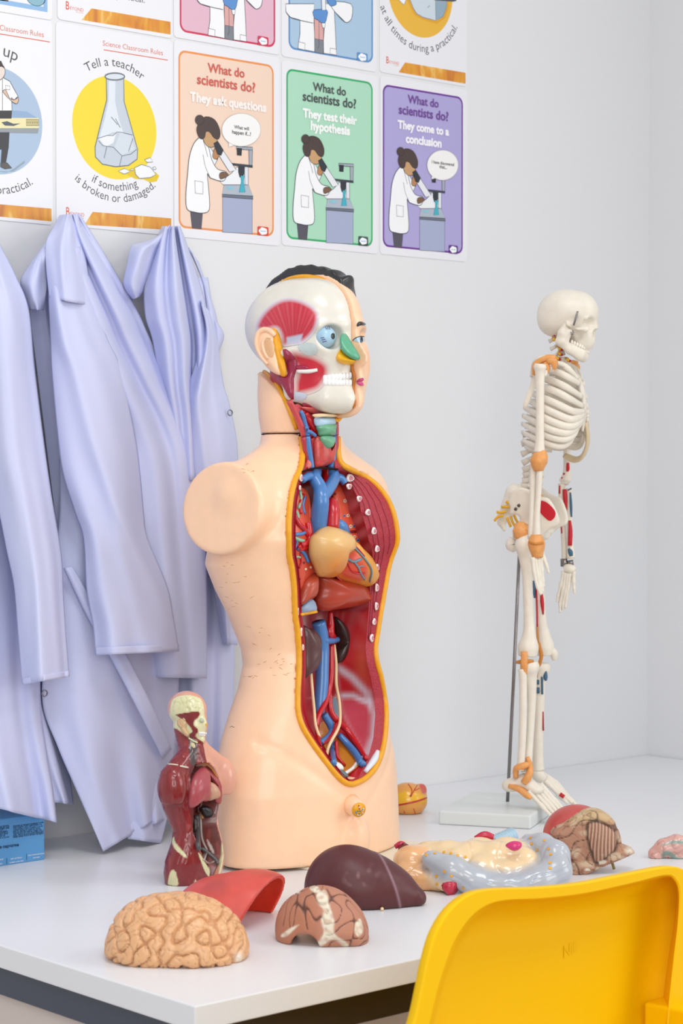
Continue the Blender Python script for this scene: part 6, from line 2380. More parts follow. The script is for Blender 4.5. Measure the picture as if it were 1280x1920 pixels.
# ================================================================== loose organs on the table
def waves(V, lam, seed, n=26, warp=0.0):
    """band-limited field whose zero lines wander like brain furrows"""
    r = np.random.RandomState(seed)
    D = r.normal(size=(n, 3))
    D /= np.linalg.norm(D, axis=1)[:, None]
    ph = r.uniform(0, 6.283, n)
    k = 2 * math.pi / lam * r.uniform(.85, 1.15, n)
    if warp:
        V = V + warp * np.stack([np.sin(V[:, 1] * 60 + 1), np.sin(V[:, 2] * 70 + 2), np.sin(V[:, 0] * 65 + 3)], 1)
    return np.cos((V @ D.T) * k + ph).sum(1) / math.sqrt(n / 2)


def furrow(V, Fc, lam, seed, depth, width=.22, swell=.0):
    N = vnormals(V, Fc)
    f = waves(V, lam, seed)
    g = np.exp(-(f / width) ** 2)
    V = V + N * (swell * np.tanh(np.abs(f) * 1.2) - depth * g)[:, None]
    return V, g


def place(px, py, rz=10.0):
    b = on_z(px, py, TABLE)
    return Frame(b, math.radians(rz))


def painted(V, fr, base, spots):
    """colour by painted areas: (photo polygon, colour, soft edge in px)"""
    ux, uy = fr.cam_arrays(V)
    c = np.tile(np.array(lin(base)), (len(V), 1))
    for poly, col, soft in spots:
        q = poly_sdf(ux, uy, np.array([tuple(p) for p in catmull(poly, 4, True)]))
        c = mixc(c, col, np.clip(.5 - q / soft, 0, 1))
    return c


M_matte = mat('painted_plaster', vcol=True, rough=.5, spec=.35, bump=.10, bscale=500)
M_gloss = mat('painted_soft_vinyl', vcol=True, rough=.24, spec=.5, coat=.4)
# view-aligned local frame: x to the right of the photo, y away from the camera
VRZ = math.atan2(RT.y, RT.x)

# -- half brain in front
B = Frame(on_z(337, 1794, TABLE), VRZ)
g_ = empty('brain_half', B.o, B.rz, 'tan half brain model lying flat at the front corner of the table', 'organ model')


def f_(P):
    x, y, z = P
    d = ell(P, (-.006, 0, .004), (.071, .054, .066))
    d = smin(d, ell(P, (.022, 0, .000), (.052, .054, .058)), .02)
    d = smin(d, ell(P, (-.040, 0, .004), (.036, .046, .052)), .02)
    return smax(d, -z, .010)


V_, F_ = surfnet(f_, (-.09, -.07, -.004), (.09, .07, .08), .00135, 2)
V0 = V_.copy()
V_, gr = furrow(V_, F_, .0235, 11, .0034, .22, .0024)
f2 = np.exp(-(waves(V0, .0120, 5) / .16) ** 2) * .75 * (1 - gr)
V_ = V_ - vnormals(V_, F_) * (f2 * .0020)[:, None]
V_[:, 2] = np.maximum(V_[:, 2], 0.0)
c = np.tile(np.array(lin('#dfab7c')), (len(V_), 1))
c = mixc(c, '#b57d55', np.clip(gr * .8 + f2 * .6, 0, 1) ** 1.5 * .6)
c = mixc(c, '#e9e2d4', np.exp(-(((V_[:, 0] - .066) / .004) ** 2 + ((V_[:, 2] - .006) / .006) ** 2)) * (V_[:, 1] < 0))
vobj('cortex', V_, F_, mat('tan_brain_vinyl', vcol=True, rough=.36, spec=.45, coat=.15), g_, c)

# -- hollow red piece behind it
R = Frame(on_z(462, 1732, TABLE), VRZ)
g_ = empty('organ_shell', R.o, R.rz, 'hollow red organ half leaning between the tan brain half and the cracked brain slice', 'organ model')


def shell_fn(P, off=0):
    x, y, z = P
    d = ell(P, (-.018, .014, .010), (.070 - off, .064 - off, .046 - off))
    d = smin(d, ell(P, (.014, .016, .026), (.046 - off, .056 - off, .034 - off)), .015)
    return d


def f_(P):
    x, y, z = P
    d = np.maximum(shell_fn(P), -shell_fn(P, .0050))
    n = (x - .014) * .93 - (y + .02) * .34 - (z - .03) * .46
    d = smax(d, n, .001)
    return smax(d, -z, .001)


V_, F_ = surfnet(f_, (-.10, -.07, -.004), (.06, .10, .08), .0020, 2)
ins = shell_fn((V_[:, 0], V_[:, 1], V_[:, 2]), .0025) < 0
c = np.tile(np.array(lin('#d6544a')), (len(V_), 1))
w = np.clip(waves(V_, .05, 3) * .5 + .1, 0, 1) * np.clip((V_[:, 2] - .03) / .02, 0, 1) * .55
c = mixc(c, '#9c4340', w)
c[ins] = lin('#ea4a34')
V_[:, 2] = np.maximum(V_[:, 2], 0)
vobj('shell', V_, F_, mat('red_soft_vinyl', vcol=True, rough=.4, spec=.4, noise=.06, nscale=80), g_, c)

# -- cracked brown brain slice
Q = Frame(on_z(604, 1764, TABLE), VRZ)
g_ = empty('brain_slice', Q.o, Q.rz, 'small brown brain slice with chipped white plaster, standing like an arch', 'organ model')


def f_(P):
    x, y, z = P
    d = ell(P, (-.002, .006, .012), (.0485, .040, .0500))
    d = smin(d, ell(P, (.022, -.004, .006), (.030, .034, .034)), .015)
    d = smin(d, ell(P, (-.030, .012, .010), (.022, .030, .034)), .012)
    d = smax(d, -cap(P, (-.024, -.08, -.002), (-.010, .08, -.002), .0165), .004)
    d = smax(d, -((y + .020) * .8 + (z - .006) * .42 - (x - .010) * .06 + .012), .003) if True else d
    d = smax(d, -ell(P, (.014, -.046, .002), (.018, .014, .011)), .002)
    return smax(d, -z, .002)


V_, F_ = surfnet(f_, (-.065, -.06, -.003), (.065, .06, .075), .0012, 2)
zz = V_[:, 2]
wv = waves(V_, .030, 23)
strip_w = np.abs(waves(V_ * np.array([2.2, 1, .45]), .030, 31))
left = V_[:, 0] < .004
wv = waves(V_, .022, 23)
strip_w = np.abs(waves(V_ * np.array([2.4, 1, .4]), .026, 31))
gr = np.where(left, np.exp(-(strip_w / .2) ** 2) * (zz > .020), np.exp(-(wv / .17) ** 2))
N_ = vnormals(V_, F_)
V_ = V_ - N_ * (gr * .0016)[:, None]
V_[:, 2] = np.maximum(V_[:, 2], 0)
c = painted(V_, Q, '#b98069', [([(513, 1700), (560, 1660), (600, 1660), (598, 1720), (585, 1790), (520, 1790)], '#b3765c', 10)])
c = mixc(c, '#452c26', np.clip(gr, 0, 1) ** 1.3 * .9)
ch = np.clip(waves(V_, .008, 77) * .5 + .5, 0, 1)
chips = painted(V_, Q, '#000000', [([(594, 1676), (610, 1670), (618, 1700), (626, 1725), (628, 1752), (650, 1768), (662, 1790), (650, 1788), (638, 1770), (620, 1762), (596, 1782), (585, 1780), (606, 1752), (602, 1728), (606, 1706), (596, 1694)], '#ffffff', 4), ([(668, 1728), (676, 1724), (680, 1745), (672, 1756), (664, 1745)], '#ffffff', 3), ([(552, 1668), (566, 1658), (560, 1676)], '#ffffff', 3), ([(528, 1752), (545, 1740), (560, 1734), (556, 1738), (540, 1754), (528, 1757)], '#ffffff', 3), ([(600, 1784), (640, 1792), (685, 1786), (688, 1772), (678, 1774), (670, 1782), (640, 1786)], '#ffffff', 3), ([(580, 1664), (592, 1660), (600, 1670), (590, 1674)], '#ffffff', 3)])[:, 0]
c = mixc(c, '#e2dac6', np.clip(chips * (.55 + .6 * ch), 0, 1))
vobj('slice', V_, F_, M_matte, g_, c)

# -- dark liver
Lf = Frame(on_z(682, 1694, TABLE), VRZ)
g_ = empty('liver_model', Lf.o, Lf.rz, 'dark maroon liver model lying in front of the large torso', 'organ model')


def f_(P):
    x, y, z = P
    d = ell(P, (-.022, .004, .018), (.052, .046, .054))
    d = smin(d, ell(P, (.008, .0, .018), (.052, .042, .036)), .025)
    d = smin(d, cap(P, (.02, .0, .014), (.066, -.010, .008), .028, .0105), .025)
    d = smax(d, -z, .004)
    g = (x - .031) * 1.0 + (z - .02) * .30 + y * .25
    return d - .0007 * np.exp(-(g / .003) ** 2)


V_, F_ = surfnet(f_, (-.09, -.06, -.003), (.09, .07, .085), .0018, 2)
g = (V_[:, 0] - .031) + (V_[:, 2] - .02) * .30 + V_[:, 1] * .25
c = np.tile(np.array(lin('#5a2c2f')), (len(V_), 1))
c = mixc(c, '#a58490', np.exp(-(g / .0016) ** 2) * .7)
c = mixc(c, '#8a6468', np.clip(waves(V_, .012, 41) - .9, 0, 1) * np.exp(-((V_[:, 0] + .005) / .02) ** 2 - ((V_[:, 2] - .04) / .012) ** 2) * .8)
V_[:, 2] = np.maximum(V_[:, 2], 0)
lo_ = vobj('liver', V_, F_, mat('maroon_vinyl', vcol=True, rough=.42, spec=.4, noise=.08, nscale=150), g_, c)
pc0 = Lf.y(716, 1717, -.044)
ball('paint_chip', (pc0.x, pc0.y, .0026), .0021, M_cream, g_, 8)

# -- digestive organs block
I = Frame(on_z(908, 1664, TABLE), VRZ)
g_ = empty('digestive_organs', I.o, I.rz, 'cream intestine model framed by silver grey bowel with yellow dots', 'organ model')
rI = random.Random(21)


def ip(px, py, y):
    """point of the block at a photo position, y metres behind its centre"""
    return I.y(px, py, y)


lumps = [(ip(px, py, y), r) for px, py, y, r in ((775, 1612, .01, .021), (772, 1640, -.005, .019), (806, 1602, .02, .019), (800, 1650, -.012, .017), (830, 1660, -.02, .012), (838, 1604, .015, .022), (860, 1616, 0, .022), (885, 1606, .01, .023), (905, 1632, -.012, .024), (930, 1610, .005, .025), (950, 1640, -.016, .022), (970, 1616, .0, .023), (985, 1636, -.012, .018), (900, 1596, .03, .02), (950, 1594, .03, .019), (975, 1596, .025, .016))]
frame_pts = [ip(px, py, y) for px, py, y in ((808, 1612, -.022), (846, 1632, -.032), (884, 1652, -.036), (925, 1662, -.036), (965, 1662, -.036), (1010, 1652, -.028), (1042, 1632, -.012), (1040, 1604, .004), (1016, 1584, .022), (990, 1578, .032))]


def f_(P):
    d = None
    for p, r in lumps:
        e = ell(P, p, (r * 1.25, r, r * .92))
        d = e if d is None else smin(d, e, .005)
    e = chain(P, [tuple(p) for p in frame_pts], [.012, .018, .018, .015, .015, .018, .020, .019, .015, .010], .006)
    d = smin(d, e, .004)
    d = smin(d, cap(P, ip(818, 1648, -.026), ip(838, 1660, -.041), .012, .0090), .006)
    return smax(d, -P[2], .003)


V_, F_ = surfnet(f_, (-.125, -.075, -.003), (.125, .075, .085), .0018, 2)
N_ = vnormals(V_, F_)
V_ = V_ + N_ * (-.0009 * np.exp(-(waves(V_, .065, 9) / .2) ** 2))[:, None]
V_[:, 2] = np.maximum(V_[:, 2], 0)
c = painted(V_, I, '#ecd0a4', [([(748, 1590), (800, 1590), (798, 1640), (815, 1665), (850, 1672), (848, 1700), (790, 1700), (740, 1650)], '#eab27c', 14)])
dfr = chain((V_[:, 0], V_[:, 1], V_[:, 2]), [tuple(p) for p in frame_pts], [.012, .018, .018, .015, .015, .018, .020, .019, .015, .010], .006)
c = mixc(c, '#b0b6c0', np.clip(.95 - dfr / .009, 0, 1))
vobj('bowel', V_, F_, mat('pearly_vinyl', vcol=True, rough=.22, spec=.55, coat=.5, noise=.04, nscale=90), g_, c)
ib = bvh_of(V_, F_)
for px, py in ((799, 1603), (815, 1600), (832, 1598), (845, 1600), (858, 1604), (872, 1607), (833, 1634), (846, 1642), (818, 1643), (819, 1658), (868, 1665), (880, 1672), (973, 1572), (994, 1571), (1007, 1594), (1028, 1592), (1032, 1602), (1031, 1618), (1031, 1628), (996, 1582), (1020, 1576)):
    l, n = hit(ib, I, px, py)
    if l is not None:
        u = n.orthogonal().normalized()
        w = n.cross(u)
        pts = [l + n * .0006 + (u * math.cos(t) + w * math.sin(t)) * .0020 for t in np.linspace(0, 6.283, 11)[:-1]]
        obj('yellow_dot', pts + [l + n * .0012], [(i, (i + 1) % 10, 10) for i in range(10)], M_yel, g_)
M_end = flat_paint('#c32645')
a_, b_ = ip(836, 1658, -.040), ip(849, 1668, -.050)
tube('cut_end', [a_, b_], [.0088, .0094], M_end, g_, 14, 1)
a_, b_ = ip(762, 1596, .02), ip(752, 1590, .024)
tube('cut_end', [a_, b_], [.0088, .0082], flat_paint('#7a2226'), g_, 14, 1)
puff('bowel_opening', I, [(947, 1585), (960, 1577), (976, 1579), (977, 1588), (968, 1595), (958, 1594)], -.024, .010, flat_paint('#d42c74'), g_)
tube('red_vessel', [ip(740, 1588, .03), ip(752, 1583, .03), ip(762, 1588, .03)], [.003, .0046, .003], M_end, g_, 9, 4)
tube('red_vessel', [ip(890, 1572, .045), ip(908, 1566, .046), ip(925, 1570, .045)], [.003, .0056, .004], M_end, g_, 9, 4)
# ribbed windpipe lying behind it
a_, b_ = on_z(925, 1582, TABLE + .012), on_z(962, 1566, TABLE + .020)
wp_ = empty('windpipe_piece', (a_.x, a_.y, TABLE), 0, 'pale blue ribbed windpipe piece behind the intestine model', 'organ model')
pts = [a_.lerp(b_, i / 34) - wp_.location for i in range(35)]
pts = [p for p in pts]
tube('ribbed_tube', pts, [.0105 + .0012 * math.sin(i * 1.57) for i in range(35)], flat_paint('#b3d3e4'), wp_, 16, 1)
tube('ribbed_tube_root', [pts[0] + (pts[0] - pts[5]) * 2.0 + Vector((0, 0, -.004)), pts[0]], [.0085, .0095], flat_paint('#c9485a'), wp_, 12, 1)

# -- brain block with cerebellum on a red lobe
D = Frame(on_z(1108, 1634, TABLE), VRZ)
g_ = empty('brain_block', D.o, D.rz, 'brown brain section with leafy cerebellum on a red lobe, right of the intestine model', 'organ model')


def f_(P):
    return smax(ell(P, (-.016, .030, .042), (.046, .038, .043)), -P[2], .002)


V_, F_ = surfnet(f_, (-.075, -.02, -.002), (.045, .085, .1), .0024, 1)
V_[:, 2] = np.maximum(V_[:, 2], 0)
vobj('red_lobe', V_, F_, flat_paint('#c0504c'), g_)


def dp(px, py, y):
    return D.y(px, py, y)


bl = [dp(*p, -.005) for p in ((1032, 1562), (1060, 1542), (1098, 1520), (1125, 1520), (1152, 1540), (1162, 1580), (1186, 1592), (1178, 1602), (1116, 1628), (1086, 1646), (1068, 1654), (1062, 1640), (1068, 1620), (1055, 1592))]
bpoly = np.array([(p.x, p.z) for p in bl])


def f_(P):
    x, y, z = P
    q = poly_sdf(x, z, np.array([tuple(p) for p in catmull(bpoly, 3, True)]))
    th = .024
    d = smax(q, np.abs(y + .002) - th, .012)
    d = smin(d, ell(P, dp(1128, 1578, -.020), (.025, .014, .028)), .005)
    return smax(d, -z, .001)


V_, F_ = surfnet(f_, (-.06, -.05, -.002), (.075, .04, .1), .0014, 2)
ux, uy = D.cam_arrays(V_)
cb = poly_sdf(ux, uy, np.array([tuple(p) for p in catmull([(1102, 1545), (1125, 1541), (1155, 1560), (1156, 1590), (1140, 1608), (1118, 1620), (1108, 1600), (1100, 1570)], 4, True)]))
incb = np.clip(.5 - cb / 4, 0, 1)
leaf = .5 + .5 * np.sin((ux - 1128) * (1.0 + (uy - 1545) * -.0022) + 1.2 * np.sin(uy * .06))
gr = np.clip(np.exp(-(waves(V_, .034, 55) / .13) ** 2) + .6 * np.exp(-(waves(V_, .017, 56) / .13) ** 2), 0, 1)
N_ = vnormals(V_, F_)
edge = np.exp(-(cb / 2.5) ** 2)
V_ = V_ - N_ * ((gr * (1 - incb) * .0018) + (1 - leaf) * incb * .0012 + edge * .0022)[:, None]
V_[:, 2] = np.maximum(V_[:, 2], 0)
c = np.tile(np.array(lin('#b08168')), (len(V_), 1))
top = np.clip((1548 - uy) / 14, 0, 1)
c = mixc(c, '#c4a67c', top)
c = mixc(c, '#3d2a22', gr * (1 - incb) * .8)
c = mixc(c, '#d3a990', incb * leaf)
c = mixc(c, '#6e4a3c', incb * (1 - leaf) * .8)
c = mixc(c, '#3a2a24', edge * .85)
c = mixc(c, '#d9c3a4', np.clip(waves(V_, .020, 13) * .8 - .3, 0, 1) * (1 - incb) * (1 - gr) * .7)
c = mixc(c, '#e4dcc6', np.clip(waves(V_, .010, 13) * 1.5 - 1.0, 0, 1) * np.clip((uy - 1600) / 20, 0, 1))
c = mixc(c, '#e4dcc6', np.clip(1 - np.hypot(ux - 1180, uy - 1594) / 12, 0, 1))
vobj('section', V_, F_, M_matte, g_, c)
tube('peg', [dp(1146, 1612, -.012), dp(1151, 1630, -.014)], .0019, flat_paint('#7a6a1e'), g_, 8, 1)

# -- small pinkish piece at the right edge
E = Frame(on_z(1252, 1608, TABLE), VRZ)
g_ = empty('brain_fragment', E.o, E.rz, 'small pinkish brain stem piece with grey green edge near the right of the photo', 'organ model')


def ep(px, py, y=0):
    return E.y(px, py, y)


def f_(P):
    d = chain(P, [ep(1226, 1600), ep(1245, 1590), ep(1268, 1584), ep(1296, 1590)], [.0085, .0125, .0135, .011], .006)
    d = smin(d, chain(P, [ep(1228, 1606, -.004), ep(1237, 1615, -.006)], [.007, .005], .003), .005)
    d = smin(d, chain(P, [ep(1256, 1602, -.004), ep(1272, 1612, -.006), ep(1300, 1612, -.004)], [.005, .0065, .006], .003), .005)
    return smax(d, -P[2], .001)


V_, F_ = surfnet(f_, (-.04, -.03, -.004), (.06, .03, .045), .0013, 2)
gr = np.exp(-(waves(V_, .014, 8) / .2) ** 2)
V_ = V_ - vnormals(V_, F_) * (gr * .0008)[:, None]
V_[:, 2] = np.maximum(V_[:, 2], 0)
c = painted(V_, E, '#d6a59a', [([(1240, 1600), (1250, 1595), (1262, 1600), (1275, 1608), (1310, 1606), (1310, 1625), (1270, 1622), (1255, 1606), (1246, 1606), (1242, 1622), (1230, 1624), (1228, 1616), (1240, 1614)], '#7f9488', 3), ([(1238, 1586), (1262, 1576), (1300, 1578), (1300, 1584), (1262, 1582)], '#8fa096', 3)])
c = mixc(c, '#9c6f68', gr * .5)
vobj('stem', V_, F_, M_gloss, g_, c)

# -- yellow orange piece behind the torso
G = Frame(on_z(768, 1524, TABLE), VRZ)
g_ = empty('heart_half', G.o, G.rz, 'orange yellow rounded organ with a red band, half hidden behind the large torso', 'organ model')


def gp(px, py, y=0):
    return G.y(px, py, y)


def f_(P):
    d = ell(P, gp(764, 1500), (.031, .028, .0275))
    d = smin(d, ell(P, gp(790, 1480, .004), (.008, .008, .009)), .006)
    return smax(d, -P[2], .002)


V_, F_ = surfnet(f_, (-.05, -.04, -.002), (.05, .04, .075), .0020, 2)
V_[:, 2] = np.maximum(V_[:, 2], 0)
c = painted(V_, G, '#e9a24a', [([(740, 1490), (770, 1484), (802, 1496), (802, 1504), (770, 1504), (740, 1510)], '#f0b828', 6), ([(785, 1470), (796, 1470), (800, 1484), (792, 1488)], '#cf5a4c', 3)])
vobj('heart_wall', V_, F_, M_gloss, g_, c)
gb = bvh_of(V_, F_)
for pts, r in ((((744, 1510), (765, 1506), (785, 1501), (799, 1496)), .0013), (((765, 1470), (772, 1482), (768, 1494)), .0007), (((782, 1472), (775, 1484), (770, 1494)), .0007), (((786, 1478), (778, 1482)), .0006), (((775, 1516), (778, 1526), (772, 1530)), .0006), (((757, 1520), (760, 1530)), .0006)):
    surf_tube('red_vessel', G, gb, list(pts), r, M_red, g_, 4, .4, 7)

# -- thin cream board under the large torso
bd = slab('base_board', (-.10, -.150, -.004), (.150, .10, -.0003), mat('cream_board', '#e6e0cb', .4, .4), torso)
bevel(bd, .001, 2)
# ================================================================== small torso model
MB_ = on_z(372, 1652, TABLE)
N = Frame((MB_.x, MB_.y, TABLE), math.radians(12))
MD = (MB_ - CAM).dot(F0)
MPX = MD / FOC
mini = empty('small_torso', N.o, N.rz, 'small dark red muscle torso model standing left of the large torso', 'anatomy model')
M_mini = mat('mini_torso_paint', vcol=True, rough=.26, spec=.5, coat=.35)


def mz(zy):
    """height of a row of the close-up (4.683 px per photo px)"""
    return (N.i @ at_depth(372, 1270 + zy / 4.683, MD)).z


def mp(x, y):
    return (260 + x / 4.683, 1270 + y / 4.683)


def mloc(x, y, axis, v):
    p = mp(x, y)
    return N.px(p[0], p[1], axis, v)


lev = [(1900, 250, 700, .62), (1830, 236, 715, .62), (1700, 222, 738, .62), (1600, 232, 745, .64), (1500, 265, 736, .66), (1430, 290, 726, .68), (1340, 302, 700, .72), (1250, 262, 690, .74), (1150, 215, 702, .74), (1060, 190, 715, .74), (960, 195, 718, .74), (880, 215, 700, .74), (800, 260, 660, .76), (740, 300, 610, .8)]
mZ = np.array([mz(a[0]) for a in lev])
mW = np.array([(a[2] - a[1]) / 2 / 4.683 * MPX for a in lev])
mq = np.array([a[3] for a in lev])
mA = mW / np.sqrt(CA ** 2 + SA ** 2 * mq ** 2)
mS = np.array([((a[1] + a[2]) / 2 / 4.683 + 260 - 372) * MPX / SA for a in lev])
HCx = mloc(445, 330, 0, 0)


def mbody(P):
    x, y, z = P
    Q = (np.abs(x), y, z)
    a, q, s = np.interp(z, mZ, mA), np.interp(z, mZ, mq), np.interp(z, mZ, mS)
    d = (np.sqrt((x / a) ** 2 + ((y + s) / (a * q)) ** 2) - 1) * a * q * .85
    d = smax(d, z - mz(770), .008)
    nk = (0, HCx.y + .012, 0)
    d = smin(d, cap(P, (0, .004, mz(780)), (0, HCx.y + .006, mz(440)), .0185, .0165), .010)
    d = smin(d, cap(Q, (.008, .006, mz(640)), (.046, .004, mz(830)), .013, .015), .010)
    e = ell(Q, (.050, .002, mz(930)), (.017, .020, .029))
    d = smin(d, smax(e, mz(1065) - z, .002), .004)
    d = np.maximum(d, -z)
    # chest and belly opening, a shallow bowl
    cx = 0.0
    op = poly_sdf(x, z, OPEN)
    dep = np.clip(-op / .012, 0, 1)
    yc = OPY(z)
    d = smax(d, -np.maximum(op, y - (yc + .020 * dep)), .0015)
    # head
    h = ell(P, (0, HCx.y + .004, mz(285)), (.0215, .0280, .0235))
    h = smin(h, ell(P, (0, HCx.y - .010, mz(430)), (.0150, .0165, .0215)), .007)
    h = smin(h, ell(P, (0, HCx.y - .0235, mz(400)), (.0042, .0050, .0060)), .004)
    h = smin(h, ell(P, (0, HCx.y - .0190, mz(545)), (.0070, .0060, .0050)), .004)
    return smin(d, h, .004)


op_px = [(455, 760), (520, 745), (560, 745), (640, 800), (690, 880), (718, 960), (716, 1090), (690, 1200), (684, 1290), (708, 1370), (728, 1450), (722, 1560), (690, 1660), (640, 1780), (590, 1740), (540, 1620), (505, 1500), (476, 1380), (462, 1250), (448, 1120), (436, 1000), (440, 860)]


def OPY(z):
    a, q, s = np.interp(z, mZ, mA), np.interp(z, mZ, mq), np.interp(z, mZ, mS)
    return -s - a * q * .62


def flat_pt(x, y):
    p = mloc(x, y, 1, -.03)
    for _ in range(3):
        p = mloc(x, y, 1, float(OPY(p.z)))
    return p


OPEN = np.array([(p.x, p.z) for p in (flat_pt(*q) for q in op_px)])
V_, F_ = surfnet(mbody, (-.075, -.06, -.002), (.075, .055, mz(110)), .0015, 1)
ux, uy = N.cam_arrays(V_)
zx, zy = (ux - 260) * 4.683, (uy - 1270) * 4.683
near = V_[:, 0] < .0012


def reg(c, poly, col, soft=8, m=None, sm=4):
    q = poly_sdf(zx, zy, np.array([tuple(p) for p in (catmull(poly, sm, True) if sm > 1 else poly)]))
    w = np.clip(.5 - q / soft, 0, 1)
    if m is not None:
        w = w * m
    return mixc(c, col, w)


c = np.tile(np.array(lin('#7e1f22')), (len(V_), 1))
st = waves(V_ * np.array([1, 1, .35]), .010, 19)
c = mixc(c, '#a23a38', np.clip(st - .5, 0, 1) * .4)
c = mixc(c, '#dba08a', (~near).astype(float))                                # untouched far half
c = mixc(c, '#dba08a', (near & (zy < 440) & (zx < 610)).astype(float))
c = reg(c, [(272, 320), (306, 186), (450, 158), (578, 210), (606, 300), (600, 480), (570, 580), (500, 560), (470, 520), (440, 530), (330, 450), (285, 440)], '#dcd9ac', 6, near)
c = reg(c, [(335, 325), (520, 300), (525, 350), (490, 380), (485, 420), (515, 450), (520, 480), (500, 520), (570, 575), (540, 585), (450, 540), (445, 500), (470, 470), (420, 400), (345, 345)], '#7e1f22', 5, near)
g1 = np.exp(-(waves(V_, .011, 4) / .25) ** 2)
br = np.clip(.5 - poly_sdf(zx, zy, np.array([(280, 310), (300, 215), (380, 165), (470, 162), (550, 210), (585, 300), (520, 298)], float)) / 5, 0, 1) * near
c = mixc(c, '#b9b585', g1 * br * .6)
V_ = V_ - vnormals(V_, F_) * (g1 * br * .0007 + np.exp(-(st / .25) ** 2) * .0005 * near * (zy > 600))[:, None]
c = reg(c, [(290, 1440), (310, 1400), (322, 1450), (416, 1562), (400, 1578), (320, 1510)], '#d9d3a6', 5)
c = reg(c, [(262, 1830), (262, 1760), (285, 1698), (318, 1700), (338, 1760), (342, 1830)], '#d9d3a6', 5)
c = reg(c, [(484, 1828), (498, 1775), (516, 1828)], '#d9d3a6', 5)
c = reg(c, [(522, 1545), (545, 1560), (590, 1640), (622, 1680), (618, 1748), (580, 1700)], '#d9d3a6', 5)
c = reg(c, [(716, 1470), (735, 1470), (742, 1560), (728, 1680), (706, 1720), (705, 1600)], '#d9d3a6', 5)
c = reg(c, [(600, 1420), (640, 1480), (664, 1545), (640, 1530), (606, 1460)], '#cfc6bd', 8)
c = reg(c, [(450, 520), (505, 565), (515, 660), (500, 780), (455, 760), (440, 600)], '#4a3a38', 6)
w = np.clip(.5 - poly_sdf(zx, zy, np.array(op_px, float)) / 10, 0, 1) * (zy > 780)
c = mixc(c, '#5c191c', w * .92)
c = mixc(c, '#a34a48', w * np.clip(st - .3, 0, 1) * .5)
c = reg(c, [(600, 1420), (640, 1480), (664, 1545), (640, 1530), (606, 1460)], '#cfc6bd', 8)
c = reg(c, [(522, 1545), (545, 1560), (590, 1640), (622, 1680), (618, 1748), (580, 1700)], '#d9d3a6', 5)
mt = vobj('torso_body', V_, F_, M_mini, mini, c)
mbv = bvh_of(V_, F_)
for pts, r, col in ((((135, 795), (210, 764), (290, 766), (345, 772)), .0011, '#d9cfbb'), (((360, 780), (430, 792)), .0013, '#d9cfbb'), (((440, 535), (480, 560), (515, 575)), .0012, '#d9d3a6'), (((560, 745), (630, 790), (690, 875)), .0008, '#d9a02a')):
    surf_tube('pale_line', N, mbv, [mp(*p) for p in pts], r, flat_paint(col), mini, 5, .3, 7)


def mpuff(name, pts, extra, h, col, parent=mini):
    def y0(p):
        q = N.y(p[0], p[1], -.03)
        return float(OPY(q.z)) + extra
    return puff(name, N, [mp(*p) for p in pts], y0, h, flat_paint(col), parent, 4, 6)


mpuff('neck_cartilage', [(455, 575), (510, 580), (505, 640), (495, 740), (475, 745), (458, 650)], -.001, .006, '#c9bd95')
lung_ = mpuff('lung', [(548, 768), (630, 800), (692, 885), (720, 970), (712, 1112), (660, 1080), (692, 1010), (640, 910), (600, 850)], .004, .008, '#a5484e')
mpuff('heart', [(590, 935), (620, 915), (655, 940), (688, 1010), (684, 1058), (640, 1075), (592, 1075)], .002, .012, '#c79a80')
mpuff('lung', [(437, 1130), (436, 1000), (462, 890), (510, 810), (552, 780), (590, 805), (606, 880), (602, 1075), (540, 1095), (468, 1146)], -.003, .014, '#a94a52')
mpuff('kidney', [(545, 1140), (600, 1128), (642, 1180), (622, 1232), (562, 1215)], .010, .008, '#242326')
mpuff('kidney', [(468, 1240), (495, 1235), (502, 1290), (488, 1350), (470, 1345)], .010, .006, '#2e1f20')


def mtube(name, pts, r, col, ex=.008):
    L = []
    for x, y in pts:
        l, n = hit(mbv, N, *mp(x, y))
        L.append((l - N.ray(*mp(x, y)) * (max(r) if isinstance(r, list) else r) * 1.1) if l else mloc(x, y, 1, -.03))
    return tube(name, L, r, flat_paint(col), mini, 8, 5)


mtube('vessel', [(508, 1210), (512, 1330), (520, 1460), (528, 1510)], .0036, '#4f4a4d')
mtube('vessel', [(540, 1180), (545, 1300), (555, 1420), (600, 1520)], .0016, '#a39a96')
mtube('vessel', [(550, 1500), (620, 1550), (675, 1600), (695, 1640)], .0024, '#5a5659')
mtube('vessel', [(595, 1540), (575, 1600)], .0014, '#a39a96')
mtube('vessel', [(570, 1600), (610, 1630), (655, 1620), (680, 1590)], .0014, '#b8a8a4')
mtube('vessel', [(525, 1110), (520, 1190)], .0028, '#5c1d20')
mtube('vessel', [(545, 1180), (560, 1240)], .0022, '#c08a5c')
